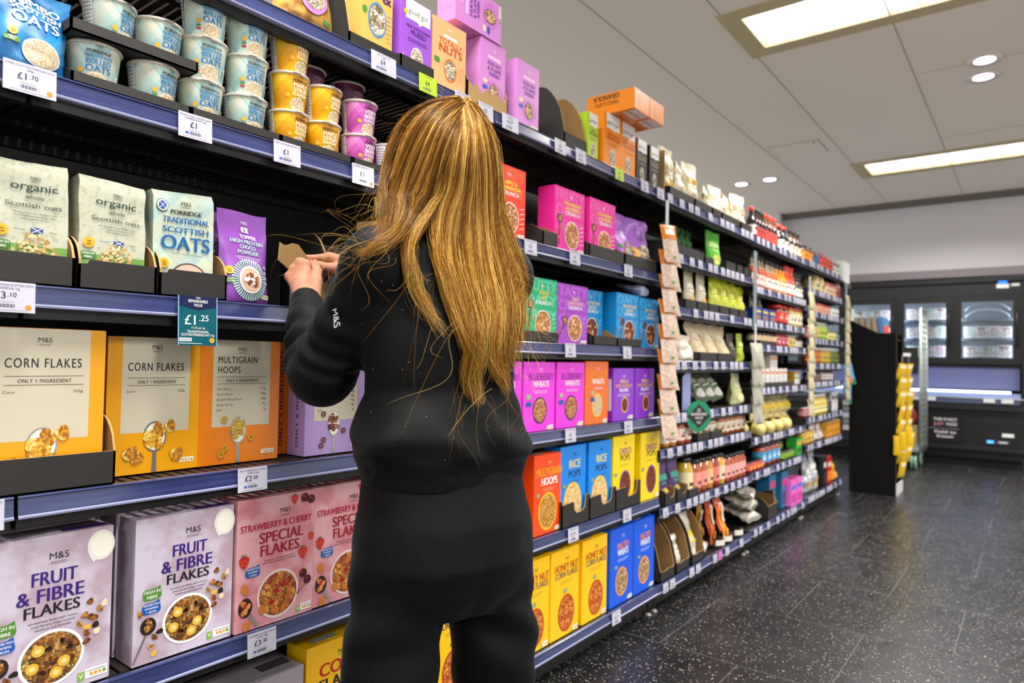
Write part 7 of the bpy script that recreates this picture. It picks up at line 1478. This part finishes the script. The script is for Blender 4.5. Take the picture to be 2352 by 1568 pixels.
# loose flyaways, curling off the edges
def fly(n, starts, drift, ln, curl):
    P = np.zeros((n, NS, 3)); s = np.linspace(0, 1, NS)
    for i in range(n):
        a = np.array(starts[rg.integers(len(starts))]) + rg.normal(0, .012, 3); d = np.array(drift) + rg.normal(0, .5, 3); d /= np.linalg.norm(d); e = rg.normal(0, 1, 3); e /= np.linalg.norm(e); L = ln*rg.uniform(.4, 1.2); f = rg.uniform(.5, 2.2); p0 = rg.uniform(0, 6)
        P[i] = a + d*(s*L)[:, None] + e*(curl*L*np.sin(f*3.1*s+p0)*s)[:, None] + np.array((0, 0, -1))*(.45*L*s**2)[:, None]
    P[..., 1] = np.minimum(P[..., 1], 1)
    strands(P, rg.uniform(.00008, .00015, n), np.clip(rg.normal(.75, .15, n), 0, 1))
fly(60, [(-.088, -.03, 1.47), (-.093, -.05, 1.42), (-.1, -.08, 1.38)], (-.9, -.1, -.3), .1, .35)
fly(34, [(-.1, -.15, 1.35), (-.13, -.16, 1.33), (-.15, -.12, 1.35)], (-.8, -.25, .0), .1, .5)
fly(40, [(-.075, -.02, 1.55), (-.045, -.03, 1.6), (.0, -.02, 1.64), (.055, 0, 1.61)], (-.4, -.1, .5), .05, .3)
fly(70, [(.14, -.06, 1.32), (.15, -.05, 1.27), (.15, -.06, 1.2), (.14, -.08, 1.15)], (.5, -.5, -.6), .1, .45)
fly(26, [(.0, -.13, 1.3), (-.04, -.14, 1.32), (.04, -.14, 1.22), (-.07, -.16, 1.33)], (-.3, -.6, -.7), .12, .4)
fly(14, [(.07, -.15, 1.08), (.1, -.13, 1.1), (.06, -.15, 1.12)], (.1, -.3, -.9), .08, .3)
# under layer: a cap over the skull and a soft ribbon below each lock, so no skin shows through
cv = []; cfc = []; nu, nv = 40, 22
for j in range(nv+1):
    for i in range(nu):
        t = math.pi*(.02 + .68*j/nv); a = 2*math.pi*i/nu; d = np.array((math.sin(t)*math.sin(a), math.sin(t)*math.cos(a), math.cos(t))); face = d @ np.array((-math.sin(R(43)), math.cos(R(43)), 0))
        cv.append(HC + HR_*d*(1. if face < .45 or d[2] > .55 else .74))
cfc = [(j*nu+i, j*nu+(i+1) % nu, (j+1)*nu+(i+1) % nu, (j+1)*nu+i) for j in range(nv) for i in range(nu)]
SV.append(np.array(cv)); SF_.append(np.array(cfc)+base_n[0]); ST_.append(np.full(len(cv), .16)); base_n[0] += len(cv)
for gi, G in enumerate(GUIDES):
    C = resample(G, NS); N_ = hnorm(C); T = np.gradient(C, axis=0); T /= np.linalg.norm(T, axis=1, keepdims=True); B = np.cross(T, N_); B /= np.linalg.norm(B, axis=1, keepdims=True)
    s = np.linspace(0, 1, NS); w = (.017 if gi < 17 else .012)*np.interp(s, [0, .1, .5, .8, .9, 1], [.4, .9, .8, .45, .15, .01]); q = np.linspace(0, 2*math.pi, 9)[:-1]
    V = C[:, None] + B[:, None]*(w[:, None]*np.cos(q)[None])[..., None] + N_[:, None]*((w[:, None]*.22*np.sin(q)[None]) - .001)[..., None]
    F = np.array([(k*8+a, k*8+(a+1) % 8, (k+1)*8+(a+1) % 8, (k+1)*8+a) for k in range(NS-1) for a in range(8)])
    SV.append(V.reshape(-1, 3)); SF_.append(F+base_n[0]); ST_.append(np.full(NS*8, .2)); base_n[0] += NS*8
hair = np_mesh('hair', np.concatenate(SV), np.concatenate(SF_), [HAIR], body)
ta = hair.data.attributes.new('tone', 'FLOAT', 'POINT'); ta.data.foreach_set('value', np.concatenate(ST_).astype(np.float32))
# ------------------------------------------------------------------ what she handles: torn card and an opened black case
CARDL = mat('#8f7040', .8, name='light_card', bump=.1)
m = MB(); m.plate([(0, 0), (.003, .041), (.013, .036), (.023, .037), (.036, .043), (.052, .042), (.064, .03), (.078, .015), (.093, -.004), (.062, -.024), (.029, -.019)][::-1], .003, CARDL, TAN, CARD); put(m.build('torn_card'), .896, 1.362, 1.372, 'torn piece of brown card held between the fingers', 'card')
m = MB(); m.plate([(0, 0), (.024, -.006), (.051, -.016), (.06, -.062), (.048, -.079), (.026, -.061), (.008, -.05)], .003, mat('#a9905a', .8, name='pale_card'), TAN, CARD); put(m.build('torn_card'), 1.015, 1.372, 1.34, 'brown card flap folded down below the right hand', 'card')
o = tray(.3, .2, .1, .2, slope=.35, label=True); put(o, 1.21, 1.43+.07, zo, 'open black card case on the oat shelf in front of the person', 'tray', 'black shelf trays in the left bay')
m = MB(); m.plate([(0, 0), (.07, .0), (.075, .09), (.0, .075)], .003, CARDL, TAN, CARD); put(m.build('torn_card'), 1.165, 1.42, zo+.165, 'pale brown torn corner of the black case beside the hair', 'card', None, -20)
# ================================================================== price tickets in the shelf strips
TKW = mat('#c6c4d4', .35, coat=.3, name='ticket_card'); TKI = mat('#1a2040', .5); TKG = mat('#b6d42a', .4, name='lime_ticket'); TKP = mat('#d070b4', .4, name='pink_ticket')
def ticket(x, z, price, lines, label, w=.07, h=.051, body=None, sun=False, name='price_ticket', L=False, ps=1.):
    m = MB(); m.box(-w/2, w/2, -.0008, .0008, -h, 0, body or TKW); P = lambda a, b, l: (a-w/2, -.0009-.0002*l, b-h)
    for i, t in enumerate(lines): m.text(P, t, w/2, h*(.86-.11*i), .0034, TKI, b=0, maxw=w*.92)
    if price:
        if '.' in price and ps == 1:
            a, b = price.split('.'); m.text(P, a, w*.47, h*.44, .0115, TKI, 'r', b=1); m.text(P, '.'+b, w*.48, h*.505, .0075, TKI, 'l', b=1)
        else: m.text(P, price, w*.45, h*.44, .0115*ps, TKI, b=1 if ps == 1 else 0)
    x0 = w*.32
    for i in range(14): m.rect(P, x0+.0017*i, h*.15, x0+.0017*i+(.0011 if i % 3 else .0006), h*.27, TKI, 1)
    m.rect(P, w*.3, h*.33, w*.62, h*.345, GREY, 1); m.rect(P, w*.12, h*.06, w*.85, h*.075, GREY, 1)
    if sun: m.star(P, w*.87, h*.17, h*.1, mat('#e88a2a', .5), 1)
    else: m.rect(P, w*.2, h*.16, w*.29, h*.25, mat('#1d57b0', .5), 1)
    if L: m.rect(P, w*.85, h*.3, w*.97, h*.75, WH, 1); m.text(P, 'L', w*.91, h*.42, .01, mat('#c0302a'), l=2)
    o = m.build(name); o.rotation_euler.x = R(-4); put(o, x, Y0-.0075, z+.001, label, 'price ticket', 'price tickets on the shelf strips', 0, -3); return o
for x, z, p, ls, l, k in [
    (.405, zp, '£1.70', ['JUMBO SCOTTISH PORRIDGE OATS', '500g'], 'white ticket reading £1.70 below the blue oats pouch', {'sun': 1, 'w': .078}),
    (.693, zp, '£1', ['TRADITIONAL ROLLED OATS', 'PORRIDGE POT 70g'], 'white ticket reading £1 below the pale blue pots', {}),
    (.908, zp, '£1', ['MAPLE SYRUP PORRIDGE POT 70g'], 'white ticket reading £1 below the yellow maple pots', {}),
    (1.13, zp, '£1', ['VERY BERRY PORRIDGE POT 70g'], 'white ticket reading £1 below the pink berry pots', {'sun': 1}),
    (.385, zo, '£3.10', ['ORGANIC WHOLE SCOTTISH OATS', 'PORRIDGE 1kg'], 'white ticket reading £3.10 below the organic oats', {'sun': 1, 'w': .078}),
    (.352, zc, '£2.50', ['ONLY 1 INGREDIENT CORN FLAKES', '325g'], 'white ticket reading £2.50 below the corn flakes tray', {'w': .078}),
    (.844, zc, '£2.50', ['ONLY 5 INGREDIENTS MULTIGRAIN', 'HOOPS 300g'], 'white ticket reading £2.50 below the orange multigrain box', {}),
    (.878, zf, '£3.30', ['STRAWBERRY & CHERRY SPECIAL', 'FLAKES 500g'], 'white ticket reading £3.30 below the pink strawberry box', {}),
    (.69, zt, '£3', ['MUESLI 1kg'], 'white ticket on the top strip at the upper edge of the photo', {}),
    (1.19, zt, '£4', ['FRUIT & NUT MUESLI', '600g'], 'white ticket with a red letter L below the fruit and nut box', {'L': 1, 'w': .085}),
    (1.355, zt, '£4', ['MUESLI 500g'], 'lime green ticket reading £4 on the top strip', {'body': TKG}),
    (1.503, zt, '£4', ['TOTALLY NUTS MUESLI'], 'white ticket reading £4 below the peach nuts box', {}),
    (1.61, zt, '£5', ['FOUR NUT MUESLI'], 'white ticket reading £5 above the crown of the head', {}),
    (1.735, zt, '£3.50', ['FOUR NUT', '& FLAME RAISIN'], 'white ticket reading £3.50 below the lilac muesli', {'w': .085}),
    (2.03, zt, '£3', ['GRANOLA'], 'white ticket below the opened black case', {}), (2.17, zt, '£3.50', ['GRANOLA'], 'white ticket on the greyish strip below the lime box', {}),
    (2.47, zt, '£4', ['GRANOLA'], 'lime green ticket below the orange granola boxes', {'body': TKG}), (2.7, zt, '£4', ['GRANOLA'], 'white ticket below the black granola boxes', {}), (2.86, zt, '£3', ['OATS'], 'white ticket at the end of the top cereal strip', {}),
    (2.14, z2, '£3', ['STRAWBERRY & ALMOND'], 'white ticket below the left hot pink box', {}), (2.56, z2, '£3', ['HONEY ALMOND'], 'white ticket below the purple pouches', {}), (1.86, z2, '£3', ['APPLE & CINNAMON'], 'white ticket below the apple and cinnamon boxes, by the hair', {}),
    (2.12, z3, '£3', ['TRIPLE CHOCOLATE'], 'white ticket below the purple triple chocolate box', {}), (2.56, z3, '£3', ['HIGH PROTEIN'], 'white ticket below the blue high protein boxes', {'sun': 1}),
    (2.13, z4, '£2', ['APRICOT WHEATS 500g'], 'white ticket reading £2 below the magenta boxes', {}), (2.58, z4, '£2.20', ['PILLOWS 375g'], 'white ticket reading £2.20 below the violet boxes', {}),
    (2.16, z5, '£1.70', ['MULTIGRAIN HOOPS'], 'white ticket reading £1.70 below the rice pops', {}), (2.58, z5, '£1.75', ['CHOCO POPS'], 'white ticket reading £1.75 below the choco pops', {}),
    (2.5, zb2, '£1.75', ['MALTED WHEATS'], 'white ticket on the lowest strip below the royal blue boxes', {})]:
    ticket(x, z-.001, p, ls, l, **k)
m = MB(); w, h = .082, .1; m.box(-w/2, w/2, -.001, .001, -h, 0, mat('#0f5a68', .3, coat=.4, name='teal_ticket')); P = lambda a, b, l: (a-w/2, -.0012-.0002*l, b-h)
m.poly(P, [(0, h), (w, h), (w, h*.8), (w/2, h*.72), (0, h*.8)], mat('#101a48', .4), 1)
m.text(P, 'REMARKSABLE', w/2, h*.87, .0058, WH, w=w*.5); m.text(P, 'VALUE', w/2, h*.79, .0058, WH, w=w*.22); m.text(P, 'M&S', w/2, h*.95, .0035, WH, b=0)
m.text(P, '£1', w*.5, h*.42, .019, WH, 'r', b=1, l=2); m.text(P, '.25', w*.52, h*.5, .012, WH, 'l', b=1, l=2); m.text(P, '£1.25 per kg', w/2, h*.34, .0038, WH, b=0); m.text(P, 'TRADITIONAL', w/2, h*.255, .0048, WH); m.text(P, 'SCOTTISH PORRIDGE OATS 1kg', w/2, h*.19, .0048, WH, w=w*.84)
m.rect(P, w*.04, h*.08, w*.34, h*.15, WH, 1); [m.rect(P, w*.06+.002*i, h*.095, w*.06+.002*i+.001, h*.135, TKI, 2) for i in range(11)]; m.star(P, w*.86, h*.11, h*.06, mat('#e8a02a', .5), 1); m.rect(P, w*.04, h*.035, w*.6, h*.045, WH, 1)
for xx in (0, w-.002): m.rect(P, xx, 0, xx+.002, h, mat('#8fb4d8', .3), 2)
o = m.build('value_ticket'); put(o, .706, Y0-.014, zo+.002, 'teal hanging ticket reading £1.25 for traditional Scottish oats', 'price ticket', None, 0, -3)
rt = random.Random(21)
_tk = {}
for k, dens in (('D', .135), ('E', .12), ('F', .11)):
    i0 = 'ABCDEF'.index(k); x0, x1 = JX[i0]+.05, JX[i0+1]-.05
    for r, z in enumerate(SH[k]):
        x = x0 + rt.uniform(0, .05); q = 0
        while x < x1:
            pk = (k, r) == ('D', 7) and q == 5
            key = 'p' if pk else rt.choice('abc')
            if key not in _tk: _tk[key] = ticket(0, 0, {'a': '£2', 'b': '£1.80', 'c': '£3', 'p': '£1'}[key], ['GROCERY'] if 0 else [], 'x', .054, .043, TKP if pk else None, ps=.72); o = _tk[key]
            else: o = copy_tree(_tk[key])
            put(o, x, Y0-.0065, z+.0005, f'{"pink" if pk else "white"} price ticket, {ORD[q]} from left, {"bottom" if r == len(SH[k])-1 else ORD[r]} strip, {BAYP[k]}', 'price ticket', f'small price tickets of the {BAYP[k]}', 0, -3)
            q += 1; x += dens*rt.choice((.55, .6, .8, 1., 1.3, 1.7))
bpy.data.objects.remove(_fo)
